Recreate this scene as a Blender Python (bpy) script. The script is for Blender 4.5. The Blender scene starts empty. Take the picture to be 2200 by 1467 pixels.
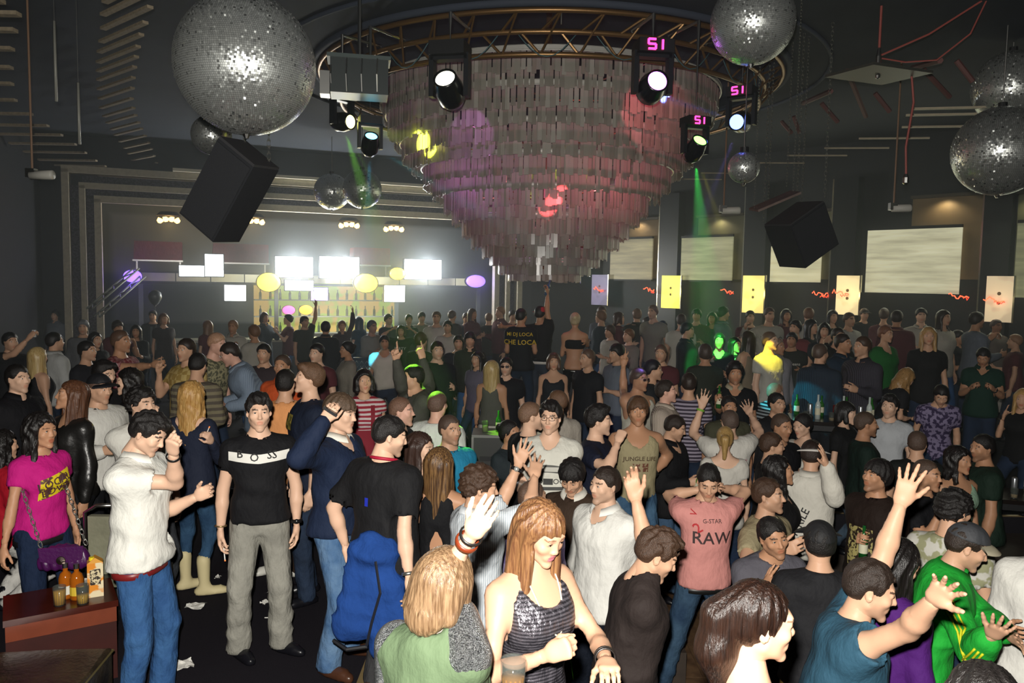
import bpy, math, random
import numpy as np
from mathutils import Vector, Matrix
from mathutils.bvhtree import BVHTree

scene = bpy.context.scene
COL = scene.collection
R_ = math.radians
# ------------------------------------------------------------------ camera
FPX, PITCH, ROLL, CAMZ = 1660.0, R_(4.41), R_(1.0), 2.55
cam_data = bpy.data.cameras.new('camera')
cam_data.sensor_width = 36.0
cam_data.lens = 36.0 * FPX / 2200.0
cam_data.clip_start, cam_data.clip_end = 0.05, 200
cam = bpy.data.objects.new('camera', cam_data)
COL.objects.link(cam)
_cp, _sp, _cr, _sr = math.cos(PITCH), math.sin(PITCH), math.cos(ROLL), math.sin(ROLL)
_fw, _rt, _up = Vector((0, _cp, -_sp)), Vector((1, 0, 0)), Vector((0, _sp, _cp))
_rt2, _up2 = _rt * _cr + _up * _sr, _up * _cr - _rt * _sr
cam.matrix_world = Matrix(((_rt2.x, _up2.x, -_fw.x, 0), (_rt2.y, _up2.y, -_fw.y, 0), (_rt2.z, _up2.z, -_fw.z, CAMZ), (0, 0, 0, 1)))
scene.camera = cam

def ray(px, py):
    """direction through a pixel of the 2200x1467 frame, scaled so that y (depth) is 1"""
    u, v = px - 1100.0, 733.5 - py
    u, v = u * _cr - v * _sr, u * _sr + v * _cr
    y = FPX * _cp + v * _sp
    return np.array([u / y, 1.0, (v * _cp - FPX * _sp) / y])

CAM0 = np.array([0, 0, CAMZ])
def at_depth(px, py, d): return CAM0 + ray(px, py) * d
def at_z(px, py, z):
    r = ray(px, py)
    return CAM0 + r * ((z - CAMZ) / r[2])

# ------------------------------------------------------------------ light and exposure
scene.view_settings.view_transform = 'Standard'
scene.view_settings.look = 'None'
scene.view_settings.exposure = 0.0
scene.view_settings.gamma = 1.0
scene.view_settings.use_curve_mapping = False
world = bpy.data.worlds.new('world')
scene.world = world
world.use_nodes = True
world.node_tree.nodes['Background'].inputs[0].default_value = (0.30, 0.36, 0.42, 1)
world.node_tree.nodes['Background'].inputs[1].default_value = 0.016
scene.cycles.max_bounces = 4
scene.cycles.diffuse_bounces = 1
scene.cycles.glossy_bounces = 2
scene.cycles.transmission_bounces = 4
scene.cycles.transparent_max_bounces = 6
scene.cycles.volume_bounces = 0
scene.cycles.caustics_reflective = False
scene.cycles.caustics_refractive = False

def lamp(name, kind, loc, energy, color=(1, 1, 1), target=None, size=None, spot=None, blend=0.3):
    l = bpy.data.lights.new(name, kind)
    l.energy = energy
    l.color = color
    if kind == 'SPOT':
        l.spot_size = R_(spot or 40); l.spot_blend = blend
    if size is not None:
        if kind == 'AREA': l.size = size
        else: l.shadow_soft_size = size
    o = bpy.data.objects.new(name, l)
    o.location = Vector(loc)
    if target is not None:
        o.rotation_euler = (Vector(target) - Vector(loc)).to_track_quat('-Z', 'Y').to_euler()
    COL.objects.link(o)
    return o

# the photographer's flash gun, on top of the camera
FLASH = lamp('camera_flash_offscreen', 'SPOT', (-0.06, -0.02, 2.55 + 0.17), 1400, (1.0, 0.96, 0.89), target=(0.2, 8.0, 1.9), size=0.03, spot=105, blend=0.5)

# ------------------------------------------------------------------ materials
MATS = {}
def nodes_of(name):
    m = bpy.data.materials.new(name)
    m.use_nodes = True
    nt = m.node_tree
    return m, nt, nt.nodes, nt.links, nt.nodes['Principled BSDF']

def lin(c):
    """sRGB 0..255 triple (or hex int) to linear rgba"""
    if isinstance(c, int): c = ((c >> 16) & 255, (c >> 8) & 255, c & 255)
    return tuple(((v / 255) / 12.92 if v / 255 <= 0.04045 else ((v / 255 + 0.055) / 1.055) ** 2.4) for v in c) + (1.0,)

def mat(color, kind='plain', rough=0.6, metal=0.0, emit=0.0, bump=0.0, scale=40, var=0.0, color2=None, alpha=1.0, trans=0.0, spec=0.5, dirv=None, coat=0.0):
    key = (color, kind, rough, metal, emit, bump, scale, var, color2, alpha, trans, spec, dirv, coat)
    if key in MATS: return MATS[key]
    m, nt, N, Lk, P = nodes_of('%s_material_%d' % (kind, len(MATS)))
    MATS[key] = m
    c = lin(color)
    P.inputs['Base Color'].default_value = c
    P.inputs['Roughness'].default_value = rough
    P.inputs['Metallic'].default_value = metal
    P.inputs['Specular IOR Level'].default_value = spec
    P.inputs['Coat Weight'].default_value = coat
    if emit:
        P.inputs['Emission Color'].default_value = c
        P.inputs['Emission Strength'].default_value = emit
    P.inputs['Alpha'].default_value = alpha
    P.inputs['Transmission Weight'].default_value = trans
    tc = N.new('ShaderNodeTexCoord')
    def mapping(sc):
        mp = N.new('ShaderNodeMapping'); mp.inputs['Scale'].default_value = sc
        Lk.new(tc.outputs['Object'], mp.inputs['Vector'])
        return mp.outputs['Vector']
    def mix(fac, a, b):
        mx = N.new('ShaderNodeMix'); mx.data_type = 'RGBA'
        Lk.new(fac, mx.inputs[0])
        for k, x in ((6, a), (7, b)):
            if isinstance(x, tuple): mx.inputs[k].default_value = x
            else: Lk.new(x, mx.inputs[k])
        return mx.outputs[2]
    def ramp(fac, p0, p1):
        r = N.new('ShaderNodeMapRange'); r.inputs[1].default_value = p0; r.inputs[2].default_value = p1
        Lk.new(fac, r.inputs[0])
        return r.outputs[0]
    def noise(vec, sc, det=3):
        n = N.new('ShaderNodeTexNoise'); n.inputs['Scale'].default_value = sc; n.inputs['Detail'].default_value = det
        Lk.new(vec, n.inputs['Vector'])
        return n.outputs['Fac']
    base = None
    o = mapping((1, 1, 1))
    if kind in ('fabric', 'denim', 'leather', 'plain') and (var or kind == 'denim'):
        c2 = lin(color2) if color2 is not None else tuple(x * (1 - var) for x in c[:3]) + (1,)
        base = mix(ramp(noise(o, 7 if kind != 'plain' else scale, 5), 0.35, 0.7), c, c2)
    elif kind in ('stripe', 'stripe_v'):
        w = N.new('ShaderNodeTexWave'); w.wave_type = 'BANDS'; w.bands_direction = 'Z' if kind == 'stripe' else 'X'
        w.inputs['Scale'].default_value = scale; w.inputs['Distortion'].default_value = 1.2; w.inputs['Detail Scale'].default_value = 0.6
        Lk.new(o, w.inputs['Vector'])
        base = mix(ramp(w.outputs['Fac'], 0.45, 0.55), c, lin(color2))
    elif kind == 'blotch':
        base = mix(ramp(noise(o, scale, 2), 0.47, 0.53), c, lin(color2))
    elif kind == 'check':
        w = N.new('ShaderNodeTexChecker'); w.inputs['Scale'].default_value = scale
        Lk.new(o, w.inputs['Vector'])
        base = mix(w.outputs['Fac'], c, lin(color2))
    elif kind == 'hair':
        st = mapping(dirv or (90, 90, 6))
        c2 = lin(color2) if color2 is not None else tuple(min(1, x * 1.8 + 0.004) for x in c[:3]) + (1,)
        base = mix(ramp(noise(st, 1.6, 4), 0.35, 0.7), c, c2)
    if base is not None: Lk.new(base, P.inputs['Base Color'])
    if base is not None and emit: Lk.new(base, P.inputs['Emission Color'])
    if bump:
        b = N.new('ShaderNodeBump'); b.inputs['Strength'].default_value = bump; b.inputs['Distance'].default_value = 0.01
        if kind == 'hair': h = noise(mapping(dirv or (90, 90, 6)), 2.0, 5)
        elif kind in ('fabric', 'denim', 'stripe', 'stripe_v', 'check'): h = noise(mapping((1, 1, 0.55)), 17, 5); b.inputs['Distance'].default_value = 0.04
        else: h = noise(o, scale, 4)
        Lk.new(h, b.inputs['Height']); Lk.new(b.outputs['Normal'], P.inputs['Normal'])
    return m

def glow(color, strength, name='glow'):
    key = ('glow', color, strength)
    if key in MATS: return MATS[key]
    m, nt, N, Lk, P = nodes_of('%s_material_%d' % (name, len(MATS)))
    P.inputs['Base Color'].default_value = lin(color)
    P.inputs['Emission Color'].default_value = lin(color)
    P.inputs['Emission Strength'].default_value = strength
    MATS[key] = m
    return m

# ------------------------------------------------------------------ mesh helpers
def build_mesh(name, V, polys, mats=(), mi=None, smooth=True, colors=None):
    """polys: list of (n,k) int arrays; mi: per-polygon material index array"""
    me = bpy.data.meshes.new(name)
    V = np.asarray(V, dtype=np.float32)
    polys = [np.asarray(p, dtype=np.int32) for p in polys if len(p)]
    me.vertices.add(len(V)); me.vertices.foreach_set('co', V.ravel())
    nl = sum(p.size for p in polys); npoly = sum(len(p) for p in polys)
    me.loops.add(nl); me.polygons.add(npoly)
    if npoly:
        me.loops.foreach_set('vertex_index', np.concatenate([p.ravel() for p in polys]))
        tot = np.concatenate([np.full(len(p), p.shape[1], np.int32) for p in polys])
        start = np.concatenate([[0], np.cumsum(tot)[:-1]]).astype(np.int32)
        me.polygons.foreach_set('loop_start', start)
        me.polygons.foreach_set('loop_total', tot)
        me.polygons.foreach_set('use_smooth', np.full(npoly, smooth, dtype=bool))
    for m in mats: me.materials.append(m)
    if mi is not None and npoly: me.polygons.foreach_set('material_index', np.asarray(mi, dtype=np.int32))
    if colors is not None:
        a = me.color_attributes.new('Col', 'FLOAT_COLOR', 'POINT')
        a.data.foreach_set('color', np.asarray(colors, dtype=np.float32).ravel())
    me.update(calc_edges=True)
    return me

class MB:
    """collects simple shapes into one mesh"""
    def __init__(s): s.v, s.p, s.n, s.m = [], {}, 0, {}
    def add(s, V, polys, mi=0):
        V = np.asarray(V, dtype=float)
        for p in polys:
            p = np.asarray(p, dtype=np.int32)
            if p.size == 0: continue
            s.p.setdefault(p.shape[1], []).append(p + s.n)
            s.m.setdefault(p.shape[1], []).append(np.full(len(p), mi))
        s.v.append(V); s.n += len(V)
        return s
    def box(s, c, h, M=None, mi=0):
        q = np.array([[x, y, z] for x in (-1, 1) for y in (-1, 1) for z in (-1, 1)], float) * np.asarray(h)
        if M is not None: q = q @ np.asarray(M).T
        return s.add(q + np.asarray(c), [[[0, 1, 3, 2], [4, 6, 7, 5], [0, 4, 5, 1], [2, 3, 7, 6], [0, 2, 6, 4], [1, 5, 7, 3]]], mi)
    def tube(s, pts, r, n=8, closed=False, cap=True, mi=0, flat=None):
        P = np.asarray(pts, float); k = len(P)
        r = np.broadcast_to(np.asarray(r, float), (k,))
        T = np.gradient(P, axis=0) if not closed else np.roll(P, -1, 0) - np.roll(P, 1, 0)
        T /= np.maximum(np.linalg.norm(T, axis=1, keepdims=True), 1e-9)
        ref = np.array([0, 0, 1.0]) if abs(T[:, 2]).mean() < 0.8 else np.array([1.0, 0, 0])
        A = np.cross(T, ref); A /= np.maximum(np.linalg.norm(A, axis=1, keepdims=True), 1e-9)
        B = np.cross(T, A)
        a = np.linspace(0, 2 * np.pi, n, endpoint=False)
        fl = 1.0 if flat is None else flat
        V = P[:, None, :] + r[:, None, None] * (np.cos(a)[None, :, None] * A[:, None, :] + fl * np.sin(a)[None, :, None] * B[:, None, :])
        idx = np.arange(k * n).reshape(k, n)
        i0 = idx if closed else idx[:-1]; i1 = np.roll(idx, -1, 0) if closed else idx[1:]
        q = np.stack([i0, i1, np.roll(i1, -1, 1), np.roll(i0, -1, 1)], -1).reshape(-1, 4)
        polys = [q]
        if cap and not closed: polys += [idx[:1, :], idx[-1:, ::-1]]
        return s.add(V.reshape(-1, 3), polys, mi)
    def lathe(s, prof, n=16, M=None, c=(0, 0, 0), mi=0):
        pr = np.asarray(prof, float); a = np.linspace(0, 2 * np.pi, n, endpoint=False)
        V = np.stack([pr[:, 0, None] * np.cos(a), pr[:, 0, None] * np.sin(a), np.broadcast_to(pr[:, 1, None], (len(pr), n))], -1).reshape(-1, 3)
        if M is not None: V = V @ np.asarray(M).T
        idx = np.arange(len(pr) * n).reshape(-1, n)
        q = np.stack([idx[:-1], np.roll(idx[:-1], -1, 1), np.roll(idx[1:], -1, 1), idx[1:]], -1).reshape(-1, 4)
        return s.add(V + np.asarray(c), [q], mi)
    def quad(s, a, b, c, d, mi=0): return s.add([a, b, c, d], [[[0, 1, 2, 3]]], mi)
    def prism(s, poly, d, mi=0, M=None, c=(0, 0, 0)):
        """polygon in xz extruded by +-d in y"""
        poly = np.asarray(poly, float); n = len(poly)
        V = np.concatenate([np.stack([poly[:, 0], np.full(n, -d), poly[:, 1]], 1), np.stack([poly[:, 0], np.full(n, d), poly[:, 1]], 1)])
        if M is not None: V = V @ np.asarray(M).T
        i = np.arange(n); j = (i + 1) % n
        return s.add(V + np.asarray(c), [[list(range(n))], [list(range(2 * n - 1, n - 1, -1))], np.stack([i, i + n, j + n, j], 1)], mi)
    def mesh(s, name, mats, smooth=False):
        if not isinstance(mats, (list, tuple)): mats = [mats]
        polys = [np.concatenate(v) for v in s.p.values()]
        mi = np.concatenate([np.concatenate(v) for v in s.m.values()])
        return build_mesh(name, np.concatenate(s.v), polys, mats, mi, smooth)
    def obj(s, name, mats, parent=None, smooth=False, loc=None):
        return link(name, s.mesh(name, mats, smooth), parent, loc)

def link(name, data, parent=None, loc=None):
    o = bpy.data.objects.new(name, data)
    COL.objects.link(o)
    if parent is not None: o.parent = parent
    if loc is not None: o.location = Vector(loc)
    return o

def tag(o, label, cat=None, group=None, kind=None):
    o['label'] = label
    if cat: o['category'] = cat
    if group: o['group'] = group
    if kind: o['kind'] = kind
    return o

def thing(name, label, cat, loc=(0, 0, 0), group=None):
    return tag(link(name, None, None, loc), label, cat, group)

def struct(o):
    o['kind'] = 'structure'
    return o

def copy_tree(o, parent=None):
    c = o.copy(); COL.objects.link(c)
    if parent is not None: c.parent = parent
    for ch in list(o.children): copy_tree(ch, c)
    return c

def rotz(a):
    c, s = math.cos(a), math.sin(a)
    return np.array([[c, -s, 0], [s, c, 0], [0, 0, 1.0]])
def rotx(a):
    c, s = math.cos(a), math.sin(a)
    return np.array([[1, 0, 0], [0, c, -s], [0, s, c.real]])
def roty(a):
    c, s = math.cos(a), math.sin(a)
    return np.array([[c, 0, s], [0, 1, 0], [-s, 0, c]])
def unit(v):
    v = np.asarray(v, float); return v / max(np.linalg.norm(v), 1e-9)
def frame_z(z, hint=(0, 0, 1)):
    """matrix whose columns are x,y,z axes with z along the vector"""
    z = unit(z); h = np.asarray(hint, float)
    if abs(np.dot(z, h)) > 0.97: h = np.array([1.0, 0, 0])
    x = unit(np.cross(h, z)); y = np.cross(z, x)
    return np.stack([x, y, z], 1)
# ------------------------------------------------------------------ implicit surfaces
class Field:
    def __init__(s, lo, hi, v):
        s.v = v; s.lo = np.asarray(lo, float) - 2 * v
        n = np.ceil((np.asarray(hi, float) + 2 * v - s.lo) / v).astype(int) + 1
        s.ax = [s.lo[i] + v * np.arange(n[i]) for i in range(3)]
        s.n = n
        s.F = np.full(n, 0.5, np.float32)
    def blk(s, lo, hi):
        sl = []
        for i in range(3):
            a = max(0, int((lo[i] - s.lo[i]) / s.v)); b = min(s.n[i], int((hi[i] - s.lo[i]) / s.v) + 2)
            if b <= a: return None, None
            sl.append(slice(a, b))
        X = [s.ax[i][sl[i]].astype(np.float32) for i in range(3)]
        return tuple(sl), (X[0][:, None, None], X[1][None, :, None], X[2][None, None, :])
    def put(s, sl, d, k, op='u'):
        A = s.F[sl]
        if op == 'u':
            if k: h = np.maximum(k - np.abs(A - d), 0) / k; s.F[sl] = np.minimum(A, d) - h * h * k * 0.25
            else: s.F[sl] = np.minimum(A, d)
        elif op == 's':
            d = -d
            if k: h = np.maximum(k - np.abs(A - d), 0) / k; s.F[sl] = np.maximum(A, d) + h * h * k * 0.25
            else: s.F[sl] = np.maximum(A, d)
    def cap(s, a, b, ra, rb, k=0.02, op='u', n=None, fl=1.0):
        a = np.asarray(a, float); b = np.asarray(b, float)
        m = max(ra, rb) + k + 3 * s.v
        sl, X = s.blk(np.minimum(a, b) - m, np.maximum(a, b) + m)
        if sl is None: return
        ab = b - a; L2 = max(float(ab @ ab), 1e-9)
        q = [X[i] - np.float32(a[i]) for i in range(3)]
        t = np.clip((q[0] * ab[0] + q[1] * ab[1] + q[2] * ab[2]) / L2, 0, 1)
        q = [q[i] - t * np.float32(ab[i]) for i in range(3)]
        if n is not None:
            e = (q[0] * n[0] + q[1] * n[1] + q[2] * n[2]) * (1 / fl - 1)
            q = [q[i] + e * np.float32(n[i]) for i in range(3)]
        d = np.sqrt(q[0] ** 2 + q[1] ** 2 + q[2] ** 2) - (ra + (rb - ra) * t)
        if n is not None: d = d * (0.5 + 0.5 * fl)
        s.put(sl, d.astype(np.float32), k, op)
    def ell(s, c, r, k=0.02, op='u', M=None):
        c = np.asarray(c, float); r = np.asarray(r, float)
        m = r.max() + k + 3 * s.v
        sl, X = s.blk(c - m, c + m)
        if sl is None: return
        q = [X[i] - np.float32(c[i]) for i in range(3)]
        if M is not None: q = [q[0] * M[0][i] + q[1] * M[1][i] + q[2] * M[2][i] for i in range(3)]
        k0 = np.sqrt((q[0] / r[0]) ** 2 + (q[1] / r[1]) ** 2 + (q[2] / r[2]) ** 2)
        k1 = np.sqrt((q[0] / r[0] ** 2) ** 2 + (q[1] / r[1] ** 2) ** 2 + (q[2] / r[2] ** 2) ** 2)
        s.put(sl, (k0 * (k0 - 1) / np.maximum(k1, 1e-6)).astype(np.float32), k, op)
    def plane(s, p, n, k=0.0):
        """keep what lies on the negative side of the plane"""
        n = unit(n); p = np.asarray(p, float)
        d = (s.ax[0][:, None, None] - p[0]) * n[0] + (s.ax[1][None, :, None] - p[1]) * n[1] + (s.ax[2][None, None, :] - p[2]) * n[2]
        s.put((slice(None),) * 3, -d.astype(np.float32), k, 's')
    def grid(s): return s.ax[0][:, None, None], s.ax[1][None, :, None], s.ax[2][None, None, :]
    def mesh(s, shift=0.0):
        F = s.F + shift if shift else s.F
        S = F < 0
        c = S.astype(np.int8)
        c = c[:-1] + c[1:]; c = c[:, :-1] + c[:, 1:]; c = c[:, :, :-1] + c[:, :, 1:]
        act = (c > 0) & (c < 8)
        I = np.argwhere(act)
        if len(I) == 0: return np.zeros((0, 3)), np.zeros((0, 4), int)
        cid = np.full(act.shape, -1, np.int32); cid[act] = np.arange(len(I))
        off = np.array([[0, 0, 0], [1, 0, 0], [0, 1, 0], [1, 1, 0], [0, 0, 1], [1, 0, 1], [0, 1, 1], [1, 1, 1]])
        val = np.stack([F[I[:, 0] + o[0], I[:, 1] + o[1], I[:, 2] + o[2]] for o in off], 1)
        acc = np.zeros((len(I), 3)); cnt = np.zeros(len(I))
        for a, b in ((0, 1), (2, 3), (4, 5), (6, 7), (0, 2), (1, 3), (4, 6), (5, 7), (0, 4), (1, 5), (2, 6), (3, 7)):
            fa, fb = val[:, a], val[:, b]
            x = (fa < 0) != (fb < 0)
            t = np.where(x, fa / np.where(x, fa - fb, 1), 0)
            acc += np.where(x[:, None], off[a] + t[:, None] * (off[b] - off[a]), 0); cnt += x
        V = (I + acc / cnt[:, None]) * s.v + s.lo
        Q = []
        for ax in range(3):
            u, w = (ax + 1) % 3, (ax + 2) % 3
            sl0 = [slice(None)] * 3; sl1 = [slice(None)] * 3
            sl0[ax] = slice(0, -1); sl1[ax] = slice(1, None)
            for q in (sl0, sl1): q[u] = slice(1, -1); q[w] = slice(1, -1)
            A, B = S[tuple(sl0)], S[tuple(sl1)]
            for flip in (0, 1):
                e = np.argwhere((A & ~B) if not flip else (~A & B))
                if not len(e): continue
                e = e.copy(); e[:, u] += 1; e[:, w] += 1
                def g(du, dw):
                    x = e.copy(); x[:, u] += du; x[:, w] += dw
                    return cid[x[:, 0], x[:, 1], x[:, 2]]
                q = np.stack([g(-1, -1), g(0, -1), g(0, 0), g(-1, 0)], 1)
                Q.append(q if not flip else q[:, ::-1])
        return V, np.concatenate(Q)

def relax(V, Q, it=2, w=0.5):
    a = Q.ravel(); b = np.roll(Q, -1, 1).ravel()
    for _ in range(it):
        n = np.bincount(a, minlength=len(V)) + np.bincount(b, minlength=len(V))
        S = np.stack([np.bincount(a, V[b, i], len(V)) + np.bincount(b, V[a, i], len(V)) for i in range(3)], 1)
        V = V + w * (S / np.maximum(n, 1)[:, None] - V)
    return V

def wob(X, Y, Z, sd, f=1.0):
    """cloth folds: soft waves plus narrow ridges running aslant"""
    r = np.random.RandomState(sd)
    a = r.uniform(-1, 1, (6, 3)) * np.array([10, 10, 15]) * f; p = r.uniform(0, 6, 6)
    w = np.sin(a[0, 0] * X + a[0, 1] * Y + a[0, 2] * Z + p[0])
    o = 0.6 * np.sin(a[1, 0] * X + a[1, 1] * Y + a[1, 2] * 2 * Z + p[1] + 1.8 * w)
    for k in (2, 3, 4):
        q = np.abs(np.sin(a[k, 0] * X + a[k, 1] * Y + a[k, 2] * 1.3 * Z + p[k] + 1.6 * w))
        o = o - 0.75 * (1 - q) ** 3 * np.clip(np.sin(a[5, k - 2] * (X + Y + Z) + p[k]) + 0.55, 0, 1.2)
    return o * 0.8

# ------------------------------------------------------------------ head
_HEADS = {}
def head_mesh(sex, v, variant=0):
    """head around the origin, facing -Y, chin about z=-0.12, crown 0.11; returns V,Q,mask(0 skin,1 lips,2 brow,3 stubble)"""
    key = (sex, v, variant)
    if key in _HEADS: return _HEADS[key]
    f = Field((-0.1, -0.14, -0.2), (0.1, 0.13, 0.13), v)
    r = np.random.RandomState(variant * 7 + (3 if sex == 'f' else 0))
    j = lambda a: r.uniform(-a, a)
    w = 1.0 if sex == 'm' else 0.94
    jw = (0.047 + j(0.004)) if sex == 'm' else 0.040 + j(0.003)
    f.ell((0, 0.014, 0.028), (0.075 * w, 0.096, 0.084), 0)
    f.ell((0, -0.032, -0.03), (0.06 * w, 0.06, 0.075), 0.03)
    chz = -0.112 + j(0.004) if sex == 'm' else -0.106
    for sx in (-1, 1):
        f.cap((sx * jw * 1.1, -0.002, -0.056), (sx * 0.013, -0.072, chz + 0.006), 0.021 if sex == 'm' else 0.018, 0.015 if sex == 'm' else 0.012, 0.025)
        f.ell((sx * 0.042 * w, -0.066, -0.022), (0.02, 0.016, 0.016), 0.03)
    f.ell((0, -0.078, chz), (0.019 if sex == 'm' else 0.014, 0.014, 0.013), 0.02)
    f.cap((-0.036, -0.081, 0.026), (0.036, -0.081, 0.026), 0.008, 0.008, 0.02 if sex == 'm' else 0.03)
    for sx in (-1, 1):
        f.ell((sx * 0.031, -0.101, 0.008), (0.019, 0.0165, 0.0105), 0.014, 's')
        f.ell((sx * 0.031, -0.0775, 0.009), (0.0165, 0.0135, 0.0115), 0.004)
        f.ell((sx * 0.031, -0.0935, 0.0065), (0.0135, 0.006, 0.0042), 0.003, 's')
    nl = (0.108 if sex == 'm' else 0.104) + j(0.004)
    f.cap((0, -0.088, 0.014), (0, -nl + 0.003, -0.024), 0.0075, 0.010, 0.012)
    f.ell((0, -nl + 0.002, -0.029), (0.0115, 0.0105, 0.0095), 0.008)
    for sx in (-1, 1):
        f.ell((sx * 0.012, -0.0945, -0.031), (0.0078, 0.0105, 0.0075), 0.007)
        f.ell((sx * 0.0062, -0.1, -0.0395), (0.0035, 0.004, 0.003), 0.003, 's')
    mw = 0.023 if sex == 'm' else 0.021
    th = 0.0045 if sex == 'm' else 0.0058
    f.ell((0, -0.08, -0.063), (0.031, 0.0115, 0.02), 0.014)
    f.ell((0, -0.0885, -0.0575), (mw, 0.0065, th), 0.006)
    f.ell((0, -0.0872, -0.0695), (mw * 0.84, 0.0068, th * 1.2), 0.006)
    f.cap((-mw, -0.091, -0.0634), (mw, -0.091, -0.0634), 0.0016, 0.0016, 0.004, 's')
    f.cap((0, -0.0975, -0.063), (0, -0.098, -0.0632), 0.0022, 0.0022, 0.004, 's')
    for sx in (-1, 1):
        M = rotz(sx * 0.35) @ rotx(-0.18)
        f.ell((sx * 0.0765 * w, 0.012, -0.008), (0.0075, 0.018, 0.031), 0.006, M=M)
        f.ell((sx * 0.0845 * w, 0.008, -0.004), (0.005, 0.009, 0.016), 0.004, 's', M=M)
    f.cap((0, 0.018, -0.05), (0, 0.030, -0.17), 0.054 * w if sex == 'm' else 0.046, 0.058 if sex == 'm' else 0.047, 0.03)
    V, Q = f.mesh()
    m = np.zeros(len(V), int)
    x, y, z = V.T
    fr = y < -0.055
    lips = fr & ((((x / (mw * 1.02)) ** 2 + ((z + 0.0575) / (th * 1.5)) ** 2) < 1) | (((x / (mw * .92)) ** 2 + ((z + 0.0695) / (th * 1.7)) ** 2) < 1)) & (y < -0.082)
    m[lips] = 1
    ax_ = np.abs(x); bz = 0.0275 + 0.16 * np.minimum(ax_ - 0.012, 0.024) - 0.5 * np.maximum(ax_ - 0.036, 0)
    bt = 0.0042 if sex == 'm' else 0.003
    m[fr & (np.abs(z - bz) < bt) & (np.abs(x) > 0.012) & (np.abs(x) < 0.05)] = 2
    st = np.clip((-0.03 - z) / 0.035, 0, 1) * np.clip((z + 0.14) / 0.02, 0, 1) * np.clip((0.02 - y) / 0.05, 0, 1) * (m != 1)
    st = np.maximum(st, 0.8 * np.clip(1 - np.abs(z + 0.049) / 0.008, 0, 1) * (np.abs(x) < 0.026) * (y < -0.08) * (m != 1))
    st = np.maximum(st, np.clip(1 - np.abs(y + 0.005) / 0.015, 0, 1) * (np.abs(x) > 0.06) * (z < 0.01) * (z > -0.05))
    _HEADS[key] = (V, Q, m, st)
    return _HEADS[key]

def uv_ball(n=8, m=6):
    a = np.linspace(0, 2 * np.pi, n, endpoint=False); b = np.linspace(0, np.pi, m + 1)
    V = np.array([[math.sin(t) * math.cos(p), math.sin(t) * math.sin(p), math.cos(t)] for t in b for p in a])
    i = np.arange((m + 1) * n).reshape(m + 1, n)
    return V, np.stack([i[:-1], i[1:], np.roll(i[1:], -1, 1), np.roll(i[:-1], -1, 1)], -1).reshape(-1, 4)
BALL = uv_ball(10, 8)

# ------------------------------------------------------------------ hands (right hand, fingers +Z, palm to -Y, thumb +X)
_HANDS = {}
CURL = {'open': ((5, 8, 5), (4, 8, 5), (5, 8, 6), (8, 10, 8), 0.16, 0), 'relax': ((20, 28, 15), (25, 32, 18), (30, 36, 20), (34, 38, 22), 0.05, 15),
        'fist': ((70, 95, 60), (75, 98, 60), (78, 98, 60), (80, 95, 60), 0.0, 50), 'grip': ((45, 60, 35), (48, 62, 35), (52, 62, 35), (55, 60, 35), 0.03, 25),
        'point': ((4, 5, 4), (70, 95, 60), (75, 98, 60), (78, 95, 60), 0.02, 45), 'vsign': ((4, 5, 4), (4, 5, 4), (75, 98, 60), (78, 95, 60), 0.2, 50)}
def hand_mesh(pose, v):
    key = (pose, v)
    if key in _HANDS: return _HANDS[key]
    f = Field((-0.09, -0.11, -0.05), (0.11, 0.05, 0.22), v)
    c = CURL[pose]
    f.cap((0, 0, -0.03), (0, 0.0, 0.02), 0.026, 0.027, 0.02, n=np.array([0, 1.0, 0]), fl=0.72)
    for x in (-0.03, -0.01, 0.01, 0.028):
        f.cap((x * 0.55, 0, 0.02), (x, 0, 0.09 if abs(x) < 0.02 else 0.084), 0.018, 0.0125, 0.018, n=np.array([0, 1.0, 0]), fl=0.8)
    f.ell((0.024, -0.008, 0.035), (0.018, 0.014, 0.028), 0.015)
    lens = ((0.028, 0.084, (0.040, 0.025, 0.021), 0.0092), (0.0095, 0.090, (0.044, 0.028, 0.022), 0.0094), (-0.0105, 0.087, (0.041, 0.026, 0.021), 0.0088), (-0.029, 0.079, (0.032, 0.02, 0.018), 0.0078))
    for i, (x, z, ls, r) in enumerate(lens):
        p = np.array([x, 0, z]); a = 0
        sp = c[4] * (1.5 - i) * 1.2
        for q in range(3):
            a += R_(c[i][q])
            d = np.array([math.sin(sp) * math.cos(a), -math.sin(a), math.cos(sp) * math.cos(a)])
            e = p + d * ls[q]
            f.cap(p, e, r * (1 - 0.06 * q), r * (0.94 - 0.08 * q), 0.006)
            p = e
    t = c[5]
    p = np.array([0.024, -0.008, 0.03])
    d1 = unit([0.75 - 0.004 * t, -0.25 - 0.008 * t, 0.65]); d2 = unit([0.5 - 0.016 * t, -0.25 - 0.012 * t, 0.85])
    e = p + d1 * 0.04; f.cap(p, e, 0.014, 0.0115, 0.012)
    p, e = e, e + d2 * 0.03; f.cap(p, e, 0.0112, 0.0098, 0.006)
    p, e = e, e + d2 * 0.024; f.cap(p, e, 0.0098, 0.0082, 0.006)
    _HANDS[key] = f.mesh()
    return _HANDS[key]

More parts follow.
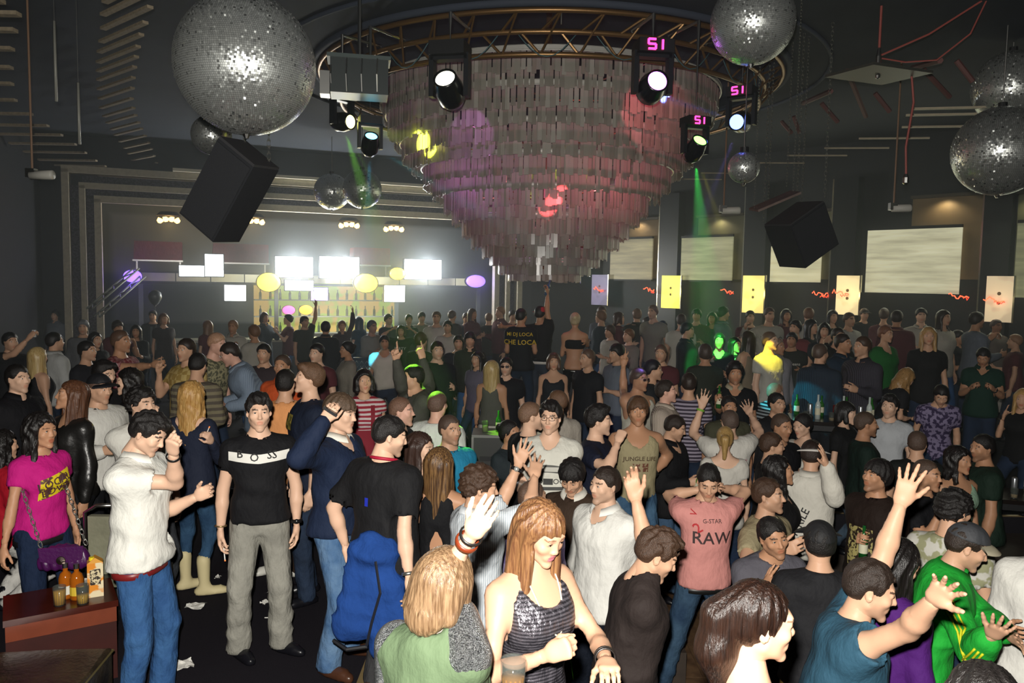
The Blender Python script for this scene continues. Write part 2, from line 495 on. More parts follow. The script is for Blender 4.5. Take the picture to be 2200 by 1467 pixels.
# ------------------------------------------------------------------ hair (head frame)
_HAIR = {}
def hair_mesh(style, v, seed, sex='m', L=0.3):
    key = (style, v, seed, sex, L)
    if key in _HAIR: return _HAIR[key]
    bang = style.endswith('_b'); style = style[:-2] if bang else style
    w = 1.0 if sex == 'm' else 0.95
    down = {'short': 0.06, 'spiky': 0.06, 'buzz': 0.06, 'curly': 0.08, 'swept': 0.08, 'pony': 0.2, 'bun': 0.1, 'long': 0.1 + L, 'bob': 0.16, 'wavy': 0.1 + L, 'mop': 0.1, 'half': 0.1 + L, 'tail': 0.3}[style]
    f = Field((-0.16, -0.16, -down - 0.05), (0.16, 0.22, 0.19), v)
    X, Y, Z = f.grid()
    th = {'short': 0.012, 'spiky': 0.016, 'buzz': 0.005, 'curly': 0.028, 'swept': 0.016, 'pony': 0.008, 'bun': 0.008, 'long': 0.015, 'bob': 0.019, 'wavy': 0.02, 'mop': 0.021, 'half': 0.014, 'tail': 0.010}[style]
    th = max(th, v * 0.7)
    f.ell((0, 0.016, 0.03), (0.075 * w + th, 0.095 + th, 0.084 + th * 1.25), 0)
    f.ell((0, 0.05, -0.02), (0.062 * w + th * 0.8, 0.052 + th * 0.6, 0.05), 0.03)
    if style == 'swept': f.ell((0.01, -0.062, 0.088), (0.062, 0.04, 0.032), 0.03)
    if style == 'spiky': f.ell((0, -0.02, 0.1), (0.06, 0.075, 0.034), 0.03)
    S = 1e3
    # keep the hair above a hairline that climbs from the nape over the ear to the forehead
    hl = np.interp(Y, [-0.2, -0.085, -0.06, -0.03, 0.005, 0.03, 0.07, 0.2],
                   {'buzz': [.085, .082, .06, .0, -.012, -.03, -.066, -.08]}.get(style, [.075, .072, .05, -.01, -.02, -.04, -.075, -.09] if sex == 'm' else [.078, .074, .045, -.01, -.03, -.05, -.075, -.09]))
    if style == 'mop': hl = np.interp(Y, [-0.2, -0.085, -0.05, 0.0, 0.06], [.036, .036, .02, -.035, -.085])
    if style in ('bob', 'long', 'wavy', 'half') and bang: hl = np.interp(Y, [-0.2, -0.085, -0.06, -0.03, 0.005, 0.03, 0.2], [.042, .04, .035, -.01, -.035, -.06, -.1])
    hl = hl + 0.006 * np.sin(X * 90 + seed) + 0 * Z
    if style in ('short', 'spiky', 'swept', 'buzz', 'curly'):
        hl = np.where((np.abs(X) > 0.055) & (Y > -0.03) & (Y < 0.03), np.maximum(hl, -0.005 - 0 * Y), hl)
    hl = hl + 0.004 * np.sin(np.arctan2(X, Y) * 31 + seed) + 0.003 * np.sin(np.arctan2(X, Y) * 57)
    if style in ('short', 'spiky', 'swept', 'buzz', 'curly'): f.F = f.F + (min(th, 0.013) * 0.75 * np.clip(1 - (Z - hl) / 0.045, 0, 1) * (Y > -0.07)).astype(np.float32)
    f.F = np.maximum(f.F, ((hl - Z) * 0.8).astype(np.float32))
    if style in ('long', 'wavy', 'bob', 'half'):
        LL = 0.085 if style == 'bob' else 0.09 + L
        n = np.array([0, 1.0, 0])
        f.cap((0, 0.075, 0.0), (0, 0.085, -LL), 0.085, 0.075 if style != 'bob' else 0.08, 0.03, n=n, fl=0.5)
        for sx in (-1, 1):
            f.cap((sx * 0.07, 0.03, 0.02), (sx * 0.082, 0.05, -LL * 0.96), 0.034, 0.03, 0.03)
            if style != 'half':
                f.cap((sx * 0.07, -0.012, 0.03), (sx * (0.084 if style != 'bob' else 0.076), -0.03, -LL * (0.8 if style != 'bob' else 1.0)), 0.024, 0.022 if style != 'bob' else 0.03, 0.03)
    if style in ('pony', ):
        f.cap((0, 0.1, 0.05), (0, 0.14, 0.02), 0.022, 0.03, 0.015)
        f.cap((0, 0.14, 0.02), (0, 0.145, -0.16), 0.042, 0.02, 0.02)
    if style == 'tail':
        f.cap((0, 0.1, 0.045), (0, 0.135, 0.01), 0.04, 0.035, 0.02)
        f.cap((0, 0.135, 0.01), (0, 0.125, -0.1), 0.045, 0.062, 0.03)
        f.cap((0, 0.125, -0.1), (0.01, 0.09, -0.24), 0.06, 0.025, 0.03)
    if style == 'bun': f.ell((0, 0.115, 0.05), (0.038, 0.035, 0.038), 0.012)
    r = np.random.RandomState(seed)
    amp = {'short': 0.004, 'spiky': 0.008, 'buzz': 0.001, 'curly': 0.011, 'swept': 0.005, 'pony': 0.002, 'bun': 0.002, 'long': 0.005, 'bob': 0.0022, 'wavy': 0.009, 'mop': 0.006, 'half': 0.005, 'tail': 0.004}[style]
    ang = np.arctan2(X, Y + 0.01)
    if style in ('long', 'bob', 'half', 'wavy', 'mop', 'pony', 'tail'):
        fq = 1.7 if style == 'bob' else 1
        nz = np.sin(ang * 13 * fq + seed + (14 * Z if style != 'wavy' else 3 * np.sin(Z * 26 + ang * 2))) + 0.6 * np.sin(ang * 29 * fq + 2 * seed + 22 * Z)
    elif style == 'curly':
        nz = np.sin(X * 150 + 2 * np.sin(Z * 60)) * np.sin(Y * 150 + 2 * np.sin(X * 70)) + np.sin(Z * 150 + 2 * np.sin(Y * 60))
    else:
        nz = np.sin(X * 130 + 2.4 * np.sin(Y * 50 + seed)) + 0.8 * np.sin(Y * 90 + 2 * np.sin(X * 80 + Z * 60))
    fade = np.clip((Z + 0.02) / 0.08, 0.15, 1) if style in ('short', 'spiky', 'swept') else 1.0
    f.F = f.F + (amp * 0.6 * nz * fade).astype(np.float32)
    _HAIR[key] = f.mesh()
    return _HAIR[key]

# ------------------------------------------------------------------ skeleton and person
PROF = {'m': np.array([[-.2, .145, .10, 0], [-.06, .165, .115, -.01], [.06, .165, .118, -.008], [.28, .148, .108, .004], [.5, .158, .116, .008], [.7, .178, .124, .01], [.84, .186, .118, .0], [.93, .165, .098, -.012], [1.0, .09, .075, -.022], [1.06, .055, .055, -.02]]),
        'f': np.array([[-.2, .14, .105, -.005], [-.06, .168, .118, -.018], [.06, .16, .112, -.012], [.28, .122, .09, .004], [.5, .136, .10, .012], [.66, .152, .128, .03], [.78, .152, .118, .02], [.9, .15, .09, -.004], [.98, .09, .068, -.02], [1.06, .045, .047, -.02]])}
SKIN = {'fair': (226, 184, 156), 'mid': (210, 165, 135), 'tan': (190, 142, 110), 'pink': (228, 178, 156), 'deep': (150, 104, 78)}
_sk, _nt, _N, _Lk, _P = nodes_of('skin_material')
_a = _N.new('ShaderNodeVertexColor'); _a.layer_name = 'Col'
_Lk.new(_a.outputs['Color'], _P.inputs['Base Color'])
_P.inputs['Roughness'].default_value = 0.48; _P.inputs['Specular IOR Level'].default_value = 0.28
_b = _N.new('ShaderNodeBump'); _b.inputs['Strength'].default_value = 0.06; _b.inputs['Distance'].default_value = 0.004
_n = _N.new('ShaderNodeTexNoise'); _n.inputs['Scale'].default_value = 160
_Lk.new(_n.outputs['Fac'], _b.inputs['Height']); _Lk.new(_b.outputs['Normal'], _P.inputs['Normal'])
SKINMAT = _sk

ARMS = {'down': ((.2, .0, -1), (.05, .2, -1)), 'hip': ((.6, -.1, -.8), (-.6, .3, -.6)), 'bent': ((.16, .1, -1), (-.25, .95, .25)), 'phone': ((.2, .3, -1), (-.4, .85, .45)),
        'up': ((.35, .1, 1), (.0, .1, 1)), 'uphigh': ((.5, .25, .8), (-.1, .2, 1)), 'head': ((.95, .15, .5), (-.75, -.35, .5)), 'cross': ((.05, .3, -.95), (-.95, .5, .12)), 'face': ((.15, .6, -.75), (-.25, .2, .95)),
        'reach': ((.15, .9, -.35), (0, 1, .1)), 'wide': ((.8, .3, -.2), (.3, .8, .5)), 'drink': ((.25, .5, -.7), (-.35, .55, .75)), 'over': ((.8, .2, .05), (.7, .3, .0)), 'pocket': ((.25, -.15, -1), (-.1, .3, -1)), 'fwd': ((.2, .35, -.9), (.05, 1, -.15)), 'back': ((.25, -.35, -.9), (-.3, .1, -.9))}

def bend(a, c, l1, l2, pole):
    """middle joint of a two-bone chain from a to c"""
    a, c = np.asarray(a, float), np.asarray(c, float)
    d = c - a; D = min(np.linalg.norm(d), (l1 + l2) * 0.999); u = unit(d)
    x = (l1 * l1 - l2 * l2 + D * D) / (2 * D); h = math.sqrt(max(l1 * l1 - x * x, 0))
    p = unit(np.asarray(pole) - u * np.dot(pole, u))
    return a + u * x + p * h

def ray_ball(px, py, c, r, sgn):
    """the point on the pixel's line of sight at distance r from c; sgn -1 nearer, +1 farther"""
    d = ray(px, py); d = d / np.linalg.norm(d)
    oc = CAM0 - c; b = oc @ d; q = b * b - (oc @ oc - r * r)
    if q < 0:
        p = CAM0 - d * b
        return c + unit(p - c) * r
    return CAM0 + d * (-b + sgn * math.sqrt(q))

class Sk: pass

def add_part(name, V, polys, mats, par, mi=None, colors=None, smooth=True):
    return link(name, build_mesh(name, V, polys, mats, mi, smooth, colors), par)

NPERSON = [0]
PLACED = []
CAST = []
NUDGE = {'woman with long black hair in a purple top behind the teal tee': (-0.01, -0.01),
         'man in black seen from behind with a black cap and studded belt': (0.01, -0.07),
         'man resting his cheek on his hand before the black cap': (-0.01, 0.07),
         'man in a brown track jacket with white piping looking down': (0.15, 0.07),
         'man in a pink printed tee with both hands behind his head': (-0.03, 0.02),
         'man in a khaki ringer tee with a yellow printed badge': (0.01, -0.08),
         'man in a white tee with a fist raised beside his face': (-0.00, 0.03),
         'man in a black baseball cap and white zip jacket': (0.01, -0.02),
         'laughing woman with long brown hair in a black leather jacket': (0.05, -0.04),
         'woman with long dark curls in a red top beside the magenta tee': (-0.05, 0.03),
         'dark-haired woman being kissed on the cheek': (-0.01, 0.05),
         'man in a red patterned shirt reaching out with a glass': (-0.06, 0.04),
         'person in a yellow plaid shirt pointing up': (0.06, -0.06),
         'bald man in a pale floral shirt leaning towards a friend': (0.00, 0.02),
         'man in a pale blue striped shirt bending forward': (0.00, -0.11),
         'person with a brown bob between the balloon and the bar': (-0.22, -0.60),
         'man lit neon green seen from behind in a white shirt': (0.02, 0.00),
         'man in a turquoise tee glancing sideways': (0.02, -0.01),
         'woman in a black open-backed dress with highlighted brown hair': (0.01, -0.03),
         'dark-haired woman in black facing the open-backed dress': (-0.01, 0.03),
         'man with black-framed glasses in a white V-neck car print tee': (-0.06, 0.00),
         'balding man in a black tee turned towards the glasses': (-0.01, 0.06),
         'woman with pinned dark hair behind the balding man': (-0.01, 0.04),
         'man in a navy tee raising his fist beside a red beam': (0.02, -0.00),
         'fair-haired man in a khaki printed tank top holding a dark drink': (0.07, 0.12),
         'man in a black open-necked shirt smiling downwards': (-0.08, 0.09),
         'man in a purple and white striped tee seen from behind': (0.06, 0.03),
         'man in aviator sunglasses and a white vest making a V sign': (-0.05, -0.01),
         'blonde woman with a low braid in a white tee seen from behind': (0.02, -0.03),
         'man with raised eyebrows between two raised palms': (-0.03, -0.01),
         'man with a ginger beam across his face and a crew cut beside the bar': (0.03, 0.01),
         'person in a turquoise striped tee bending over the bar': (-0.09, 0.11),
         'man in black in profile under a yellow beam': (0.03, 0.13),
         'woman with black ringlets lifting her chin in a black jacket': (-0.02, 0.04),
         'man hiding behind the raised collar of a white track top': (0.04, 0.02),
         'man in a brown tee with gold print holding out a bottle': (0.02, -0.08),
         'woman with a black fringe bob in a black tee and jeans': (-0.07, -0.01),
         'man in profile in a dark green jacket by the woman with a fringe': (-0.01, 0.03),
         'slim man in a white tee beside the bottle table': (-0.11, 0.15),
         'man with cropped hair seen from behind beyond the raised arm': (0.01, -0.03),
         'man in a dark printed tee resting on a ledge': (0.01, 0.07),
         'man in a dark pinstriped shirt leaning to a friend': (-0.10, -0.03),
         'man in a blue lit shirt holding a silver can': (0.01, 0.15),
         'man in a dark striped shirt seen from behind': (-0.05, -0.01),
         'man in a grey tee printed with white script': (-0.02, -0.01),
         'person in a pale top leaning over with a paper bag': (0.02, -0.01),
         'man holding a drink in a dark red top near the neon': (-0.06, 0.03),
         'pale woman beside the dark red top': (0.05, -0.06),
         'woman with long black hair in profile near the dark red top': (0.03, 0.03),
         'person in violet camouflage leaning on the table': (0.10, -0.16),
         'dancing person with tossed fair hair': (0.04, 0.05),
         'podium dancer in a black tee with yellow lettering on the back': (-0.01, -0.08),
         'podium dancer in a red cap lifting a bottle high': (0.01, 0.08),
         'blonde girl in a grey top and white trousers before the podium': (-0.01, -0.02),
         'man in a black tee and necklace beside the blonde girl': (0.01, 0.02),
         'man in black just behind the podium dancers': (-0.03, -0.04),
         'girl in violet lit by a green beam on the steps': (-0.03, -0.02),
         'man with shaggy hair in a maroon tee by the cream jambs': (-0.00, -0.03),
         'woman with long hair in a black sweater by the cream jambs': (0.00, 0.03),
         'woman with bobbed hair in a slate shirt along the bar': (-0.07, 0.01),
         'woman with pinned hair in a maroon tee along the bar': (0.07, -0.01),
         'woman with pinned hair in a black shirt beside the podium': (-0.01, -0.03),
         'man with shaggy hair in a beige sweater beside the podium': (0.01, 0.03),
         'man with cropped hair in a plum tee beside the podium': (-0.03, -0.01),
         'man with short hair in a slate sweater beside the podium': (0.02, 0.02),
         'woman with long hair in a maroon shirt beside the podium': (0.01, -0.03),
         'man with cropped hair in a olive tee beside the podium': (-0.00, 0.06),
         'man with cropped hair in a maroon shirt beside the podium': (-0.01, -0.05),
         'man with shaggy hair in a maroon sweater beside the podium': (0.02, 0.02),
         'woman with pinned hair in a grey blue shirt under the lit posters': (-0.15, 0.08),
         'woman with bobbed hair in a maroon shirt under the lit posters': (-0.05, -0.09),
         'man with shaggy hair in a olive shirt under the lit posters': (0.07, -0.07),
         'woman with long hair in a slate shirt under the lit posters': (0.10, 0.09),
         'man with shaggy hair in a maroon sweater under the lit posters': (-0.07, 0.02),
         'man with shaggy hair in a grey blue shirt under the lit posters': (-0.06, -0.06),
         'man with short hair in a maroon tee under the lit posters': (0.13, 0.04),
         'man with short hair in a maroon shirt along the wall of screens': (-0.11, -0.02),
         'man with short hair in a pale shirt along the wall of screens': (0.09, 0.09),
         'woman with long hair in a pale tee along the wall of screens': (-0.04, -0.06),
         'man with shaggy hair in a grey blue sweater along the wall of screens': (0.04, -0.07),
         'man with shaggy hair in a grey blue tee under the lit posters': (0.03, 0.04),
         'man with short hair in a plum tee along the bar': (-0.00, 0.11)}      # small steps apart for neighbours in the crowd
def person(label, head=None, h=None, sex='m', yaw=0, d=None, z0=0.0, pos=None, lean=0, side=0, hyaw=None, pitch=0, tilt=0, la='down', ra='down', lh='relax', rh='relax', lp=None, rp=None,
           top=None, bot=None, hair=None, shoes=0x15151a, skin='mid', build=1.0, feet=None, fyaw=None, lod=None, extras=(), group=None, stubble=0.25, kneel=0, turn=0, lipc=None, _try=0, _sep=0, _d0=None, _wall=0):
    """one standing figure. head=(px,py): pixel of the crown of the head; its depth follows from the floor it stands on and its height unless d is given"""
    rng = random.Random(hash(label) % 9999 if False else sum(map(ord, label)) * 31 % 99991)
    args = dict(locals()); args.pop('rng')
    sd = NPERSON[0] + 1
    h = h or (1.77 if sex == 'm' else 1.67)
    s = h / 1.75
    up = np.array([0, 0, 1.0])
    fy = R_(yaw)
    F = np.array([math.sin(fy), -math.cos(fy), 0]); L = np.array([-F[1], F[0], 0])
    U = unit(up + math.tan(R_(lean)) * F + math.tan(R_(side)) * L)
    hipz = 0.93 * s - kneel * 0.35 * s
    P = np.array([0, 0, hipz]) - F * math.tan(R_(lean)) * 0.1
    Lt = 0.55 * s
    # the upper body may twist against the hips
    fy2 = fy + R_(turn)
    F2 = np.array([math.sin(fy2), -math.cos(fy2), 0]); F2 = unit(F2 - U * (F2 @ U)); L2 = np.cross(U, F2) * -1
    L2 = unit(np.cross(F2, U)) * -1 if False else unit(np.cross(U, F2)) * 1.0
    if L2 @ np.array([-F2[1], F2[0], 0]) < 0: L2 = -L2
    N = P + U * Lt
    hy = fy2 if hyaw is None else R_(hyaw)
    hF = np.array([math.sin(hy), -math.cos(hy), 0]); hL = np.array([-hF[1], hF[0], 0])
    pt = R_(pitch)
    hf = hF * math.cos(pt) - up * math.sin(pt); hu = up * math.cos(pt) + hF * math.sin(pt)
    tl = R_(tilt); hl, hu = hL * math.cos(tl) - hu * math.sin(tl), hu * math.cos(tl) + hL * math.sin(tl)
    HM = np.stack([hl, -hf, hu], 1)                     # head frame columns: x=person's left, y=back, z=up
    nv = unit(U * 0.8 + hu * 0.5 + F2 * 0.12)
    HS = (0.5 * s + 0.5) * 0.96
    HC = N + nv * 0.125 * s + hu * 0.045 * s
    crown = HC + hu * 0.112 * HS
    # where it stands
    if pos is not None: base = np.array([pos[0], pos[1], z0])
    else:
        if d is not None:
            r = ray(*head); tgt = CAM0 + r * d; base = tgt - crown
            dz = (tgt[2] - z0) - crown[2]
            if dz > 0.004 and not _try: return person(**{**args, 'h': h * (tgt[2] - z0) / crown[2], '_try': 1})
            if dz > 0.004: dz = 0
            sh = np.array([0, 0, min(dz, 0)])
            P, N, HC, crown = P + sh, N + sh, HC + sh, crown + sh
            base[2] = z0
        else:
            base = at_z(head[0], head[1], z0 + crown[2]) - crown
            base[2] = z0
    if pos is None and _sep < 14:
        for q in PLACED:
            if (q[0] - base[0]) ** 2 + (q[1] - base[1]) ** 2 < 0.40 ** 2:
                dn = base[1] + crown[1] - CAM0[1]
                off = (0.16, -0.16, 0.32, -0.32, 0.48, -0.48, 0.64, 0.8, 1.0, -0.7, -0.95, -1.2, -1.5, -1.8)
                d0_ = args.get('_d0') or dn
                return person(**{**args, 'd': d0_ + off[_sep], '_d0': d0_, '_sep': _sep + 1, '_try': 0})
    if z0 == 0 and pos is None and _wall < 8 and (base[:2] - Q0) @ nR < 1.75 and base[1] > 8: return person(**{**args, 'd': base[1] + crown[1] - .3, '_wall': _wall + 1, '_try': 0})
    PLACED.append((base[0], base[1])); NPERSON[0] += 1
    shown = NUDGE.get(label, (0, 0)); base_px = base; base = base + np.array([shown[0], shown[1], 0])
    dist = base[1] + crown[1]
    if lod is None: lod = 0 if dist < 4.4 else 1 if dist < 5.9 else 2 if dist < 8.2 else 3 if dist < 12 else 4
    vb = (0.0155, 0.021, 0.028, 0.037, 0.046)[lod]
    vk = (0.02, 0.025, 0.031, 0.035, 0.037)[lod]
    vh = (0.0054, 0.008, 0.0115, 0.0165, 0.024)[lod]
    vhand = (0.0056, 0.0082, 0.0104, 0.0135, 0.0165)[lod]
    root = thing('person', label, 'person', base, group)
    # limbs
    k = Sk()
    sw = (0.17 if sex == 'm' else 0.147) * s * (0.5 + 0.5 * build)
    arm = {}
    for sg, spec, nm in ((1, la, 'l'), (-1, ra, 'r')):
        S0 = N - U * 0.075 * s + L2 * sg * sw - F2 * 0.012
        lu, lf = 0.285 * s, 0.25 * s
        if isinstance(spec, str): spec = ARMS[spec]
        if spec[0] == 'p':
            E = ray_ball(spec[1], spec[2], S0 + base_px, lu, spec[3]) - base_px
            if (E - S0)[2] > 0.1: S0 = S0 + U * 0.035 * s - L2 * sg * 0.01; E = ray_ball(spec[1], spec[2], S0 + base_px, lu, spec[3]) - base_px
            W = ray_ball(spec[4], spec[5], E + base_px, lf, spec[6]) - base_px
        else:
            u, f_ = [unit(v[0] * sg * L2 + v[1] * F2 + v[2] * U) for v in spec]
            if u @ U > 0.15: S0 = S0 + U * 0.04 * s * min(1, u @ U * 1.3) - L2 * sg * 0.012
            E = S0 + u * lu; W = E + f_ * lf
        arm[nm] = (S0, E, W)
    legs = {}
    ft = feet or ((0.11, 0.04), (0.11, -0.03))
    for sg, nm, q in ((1, 'l', 0), (-1, 'r', 1)):
        Hp = P + L * sg * 0.088 * s - up * 0.03 * s
        A = L * sg * ft[q][0] * s + F * ft[q][1] * s + up * 0.085 * s
        if q < len(ft) and len(ft[q]) > 2: A = A + up * ft[q][2]
        K = bend(Hp, A, 0.422 * s, 0.405 * s, F + L * sg * 0.25)
        legs[nm] = (Hp, K, A)
    k.__dict__.update(locals())
    prof = PROF[sex].copy()
    prof[:, 1:3] *= s * build; prof[:, 3] *= s
    # ---- helpers on the fields
    def bbox(pts, m): pts = np.array(pts); return pts.min(0) - m, pts.max(0) + m
    def torso(f, e, t0, t1, straight=0.0, k_=0.02, sd=None, amp=0.0):
        lo, hi = bbox([P + U * (t0 * Lt), P + U * (t1 * Lt), P, N], 0.30 * s)
        lo = np.minimum(lo, P + U * (t0 * Lt) - 0.22)
        sl, X = f.blk(lo, hi)
        q = [X[i] - np.float32(P[i]) for i in range(3)]
        t = (q[0] * U[0] + q[1] * U[1] + q[2] * U[2]) / Lt
        tt = t
        # hips keep the facing of the legs, the chest takes the twist
        g = np.clip(t / 0.7, 0, 1)
        Lx = [L[i] + (L2[i] - L[i]) * g for i in range(3)]; Fx = [F[i] + (F2[i] - F[i]) * g for i in range(3)]
        x = q[0] * Lx[0] + q[1] * Lx[1] + q[2] * Lx[2]; y = q[0] * Fx[0] + q[1] * Fx[1] + q[2] * Fx[2]
        w = np.interp(t, prof[:, 0], prof[:, 1]); dd = np.interp(t, prof[:, 0], prof[:, 2]); of = np.interp(t, prof[:, 0], prof[:, 3])
        if straight:
            g2 = np.clip((0.72 - t) / 0.5, 0, 1) * straight
            hw = 0.168 + 0.022 * np.clip((0.3 - t) / 0.3, 0, 1)
            w = w + g2 * np.maximum(hw * s * build - w, 0) ; dd = dd + g2 * np.maximum((hw - 0.046) * s * build - dd, 0)
        w, dd = w + e, dd + e
        rr = (np.abs(x / w) ** 2.35 + np.abs((y - of) / dd) ** 2.35) ** (1 / 2.35)
        dist_ = (rr - 1) * np.minimum(w, dd) * 0.85
        if amp: dist_ = dist_ + amp * wob(X[0], X[1], X[2], sd) * np.clip((0.95 - t) * 2, 0.25, 1)
        dist_ = np.maximum(dist_, np.maximum((t - t1) * Lt, (t0 - t) * Lt))
        f.put(sl, dist_.astype(np.float32), k_)
    def limb_arm(f, nm, e, upto, k_=0.03, loose=0.0, amp=0.0):
        """sleeve or bare arm; upto: 1 = elbow, 2 = wrist"""
        S0, E, W = arm[nm]; b = s * (0.4 + 0.6 * build) * (1 if sex == 'm' else 0.82)
        f.cap(S0 - U * 0.005, S0 + (E - S0) * 0.25, 0.052 * b + e, 0.050 * b + e, k_ + 0.02)
        q = min(upto, 1.0)
        f.cap(S0, S0 + (E - S0) * q, 0.050 * b + e, (0.050 - 0.009 * q) * b + e + loose, k_)
        if upto > 1:
            q = upto - 1
            mid = E + (W - E) * min(q, 0.35)
            f.cap(E, mid, 0.042 * b + e + loose, 0.0445 * b + e + loose, 0.02)
            if q > 0.35: f.cap(mid, E + (W - E) * q, 0.0445 * b + e + loose, (0.0445 - 0.0165 * (q - .35) / .65) * b + e + loose, 0.02)
    # ---- skin
    sc = np.array(lin(SKIN[skin])[:3]) * (0.94 + 0.1 * rng.random())
    top = top or ('tee', 0x202024)
    tk, tc = top[0], top[1]
    topo = top[2] if len(top) > 2 else {}
    bare = tk in ('tank', 'bra', 'strap', 'openback') or 'v' in topo or 'deep' in topo
    apts = [p for a_ in arm.values() for p in a_]
    cover = {'tee': 0.62, 'polo': 0.62, 'long': 1.97, 'jacket': 1.97, 'shirt': 1.95, 'rolled': 1.15, 'tank': 0, 'bra': 0, 'strap': 0, 'vest': 0.3, 'openback': 0.0}[tk]
    cover = topo.get('sleeve', cover)
    lo, hi = bbox(apts + [N + nv * 0.08, P] if bare or True else apts, 0.12)
    f = Field(lo, hi, vk)
    torso(f, -0.014 if not bare else -0.003, -0.05 if bare else 0.66, 1.08)
    f.cap(N - U * 0.05 * s - F2 * 0.012, HC - hu * 0.09 * HS + HM[:, 1] * 0.02, (0.062 if sex == 'm' else 0.05) * s, (0.054 if sex == 'm' else 0.044) * s, 0.035)
    for nm, sg in (('l', 1), ('r', -1)):
        f.cap(N - U * 0.005 * s - F2 * 0.02, arm[nm][0] + U * 0.01, 0.045 * s, 0.05 * s, 0.04)
        limb_arm(f, nm, 0.0, 2.0)
    if sex == 'f' and tk in ('tank', 'bra', 'strap'):
        for sg in (1, -1): f.ell(P + U * Lt * 0.66 + F2 * 0.085 * s + L2 * sg * 0.068 * s, np.array([.055, .055, .055]) * s, 0.03)
    if bot and bot[0] in ('skirt', 'shorts', 'dress'):
        pass
    V, Q = f.mesh()
    Vs, Qs, Cs = [V], [Q], [np.tile(sc, (len(V), 1))]
    n0 = len(V)
    hv, hq, hm, hst = head_mesh(sex, vh, sd % 4)
    wv = 1 + 0.05 * (rng.random() - .5); zv = 1 + 0.05 * (rng.random() - .5)
    hv2 = (hv * np.array([wv, 1, zv]) * HS) @ HM.T + HC
    hc = hair[1] if hair else 0x201812
    hcol = np.array(lin(hc)[:3])
    cc = np.tile(sc, (len(hv), 1))
    lc = np.array(lin(lipc)[:3]) if lipc else sc * (np.array([.86, .66, .64]) if sex == 'm' else np.array([.86, .56, .55]))
    cc[hm == 1] = lc
    cc[hm == 2] = hcol * 0.8 + sc * (0.08 if sex == 'm' else 0.2)
    if sex == 'm': cc = cc * (1 - (stubble * hst)[:, None]) + (stubble * hst)[:, None] * (hcol * .7 + sc * np.array([.2, .2, .21]))
    Vs.append(hv2); Qs.append(hq + n0); Cs.append(cc); n0 += len(hv2)
    for nm, sg, pose, pal in (('l', 1, lh, lp), ('r', -1, rh, rp)):
        S0, E, W = arm[nm]
        D = unit(W - E)
        if pal is None: n_ = -L2 * sg
        elif isinstance(pal, str): n_ = {'fwd': F2, 'back': -F2, 'down': -up, 'up': up, 'in': -L2 * sg, 'out': L2 * sg, 'cam': unit(CAM0 - base - W), 'away': -unit(CAM0 - base - W)}[pal]
        else: n_ = np.asarray(pal, float)
        n_ = n_ - D * (n_ @ D)
        if np.linalg.norm(n_) < 0.15: n_ = F2 - D * (F2 @ D)
        n_ = unit(n_)
        xx = np.cross(-n_, D)
        M = np.stack([xx, -n_, D], 1)
        gv, gq = hand_mesh(pose, vhand)
        gv = gv * np.array([1 if sg < 0 else -1, 1, 1])
        if sg > 0: M[:, 0] = np.cross(-n_, D); gq = gq[:, ::-1]
        gs = s * (1.0 if sex == 'm' else 0.92)
        gv = (gv * gs) @ M.T + W + D * 0.012 * s
        arm[nm + 'h'] = (W + D * 0.075 * s - n_ * -0.03 * s, D, n_, xx * (1 if sg < 0 else -1))
        Vs.append(gv); Qs.append(gq + n0); Cs.append(np.tile(sc, (len(gv), 1))); n0 += len(gv)
    if bot and bot[0] in ('skirt', 'shorts', 'dress'):
        lo, hi = bbox([p for l_ in legs.values() for p in l_], 0.14)
        f = Field(lo, hi, vb * 1.2)
        for Hp, K, A in legs.values():
            f.cap(Hp, K, .085 * s, .055 * s, .02); f.cap(K, K + (A - K) * .35, .055 * s, .056 * s, .02); f.cap(K + (A - K) * .35, A, .054 * s, .036 * s, .02)
        V, Q = f.mesh(); Vs.append(V); Qs.append(Q + n0); Cs.append(np.tile(sc, (len(V), 1))); n0 += len(V)
    nb = sum(len(q) for q in Qs)
    mi = [np.zeros(nb, int)]
    if lod < 4:
        ew, ei = BALL if lod < 2 else uv_ball(6, 5)
        for sx in (-1, 1):
            for r_, o, idx in ((0.0108, (0, 0, 0), 1), (0.0062, (0, -0.0058, 0), 2)):
                v = ew * r_ + np.array([sx * 0.031, -0.0792, 0.0065]) + np.array(o)
                v = (v * np.array([wv, 1, zv]) * HS) @ HM.T + HC
                Vs.append(v); Qs.append(ei + n0); Cs.append(np.tile(sc, (len(v), 1))); n0 += len(v); mi.append(np.full(len(ei), idx))
        if lod < 2:
            for sx in (-1, 1):
                tt = np.linspace(-1, 1, 7)
                pts = np.stack([sx * 0.031 + 0.0135 * tt, -0.0905 + 0.0035 * tt ** 2, 0.0065 + 0.0048 * (1 - tt ** 2)], 1)
                mb = MB().tube(pts, [.0006, .0012, .0014, .0014, .0014, .0012, .0006], 5)
                v = (np.concatenate(mb.v) * np.array([wv, 1, zv]) * HS) @ HM.T + HC
                q = mb.p[4][0]; Vs.append(v); Qs.append(q + n0); Cs.append(np.tile(sc, (len(v), 1))); n0 += len(v); mi.append(np.full(len(q), 2))
    C = np.concatenate(Cs); C = np.concatenate([C, np.ones((len(C), 1))], 1)
    add_part('body', np.concatenate(Vs), [np.concatenate(Qs)], [SKINMAT, mat(0xd8d4cc, rough=0.2), mat(0x1c120c, rough=0.15)], root, np.concatenate(mi), C)
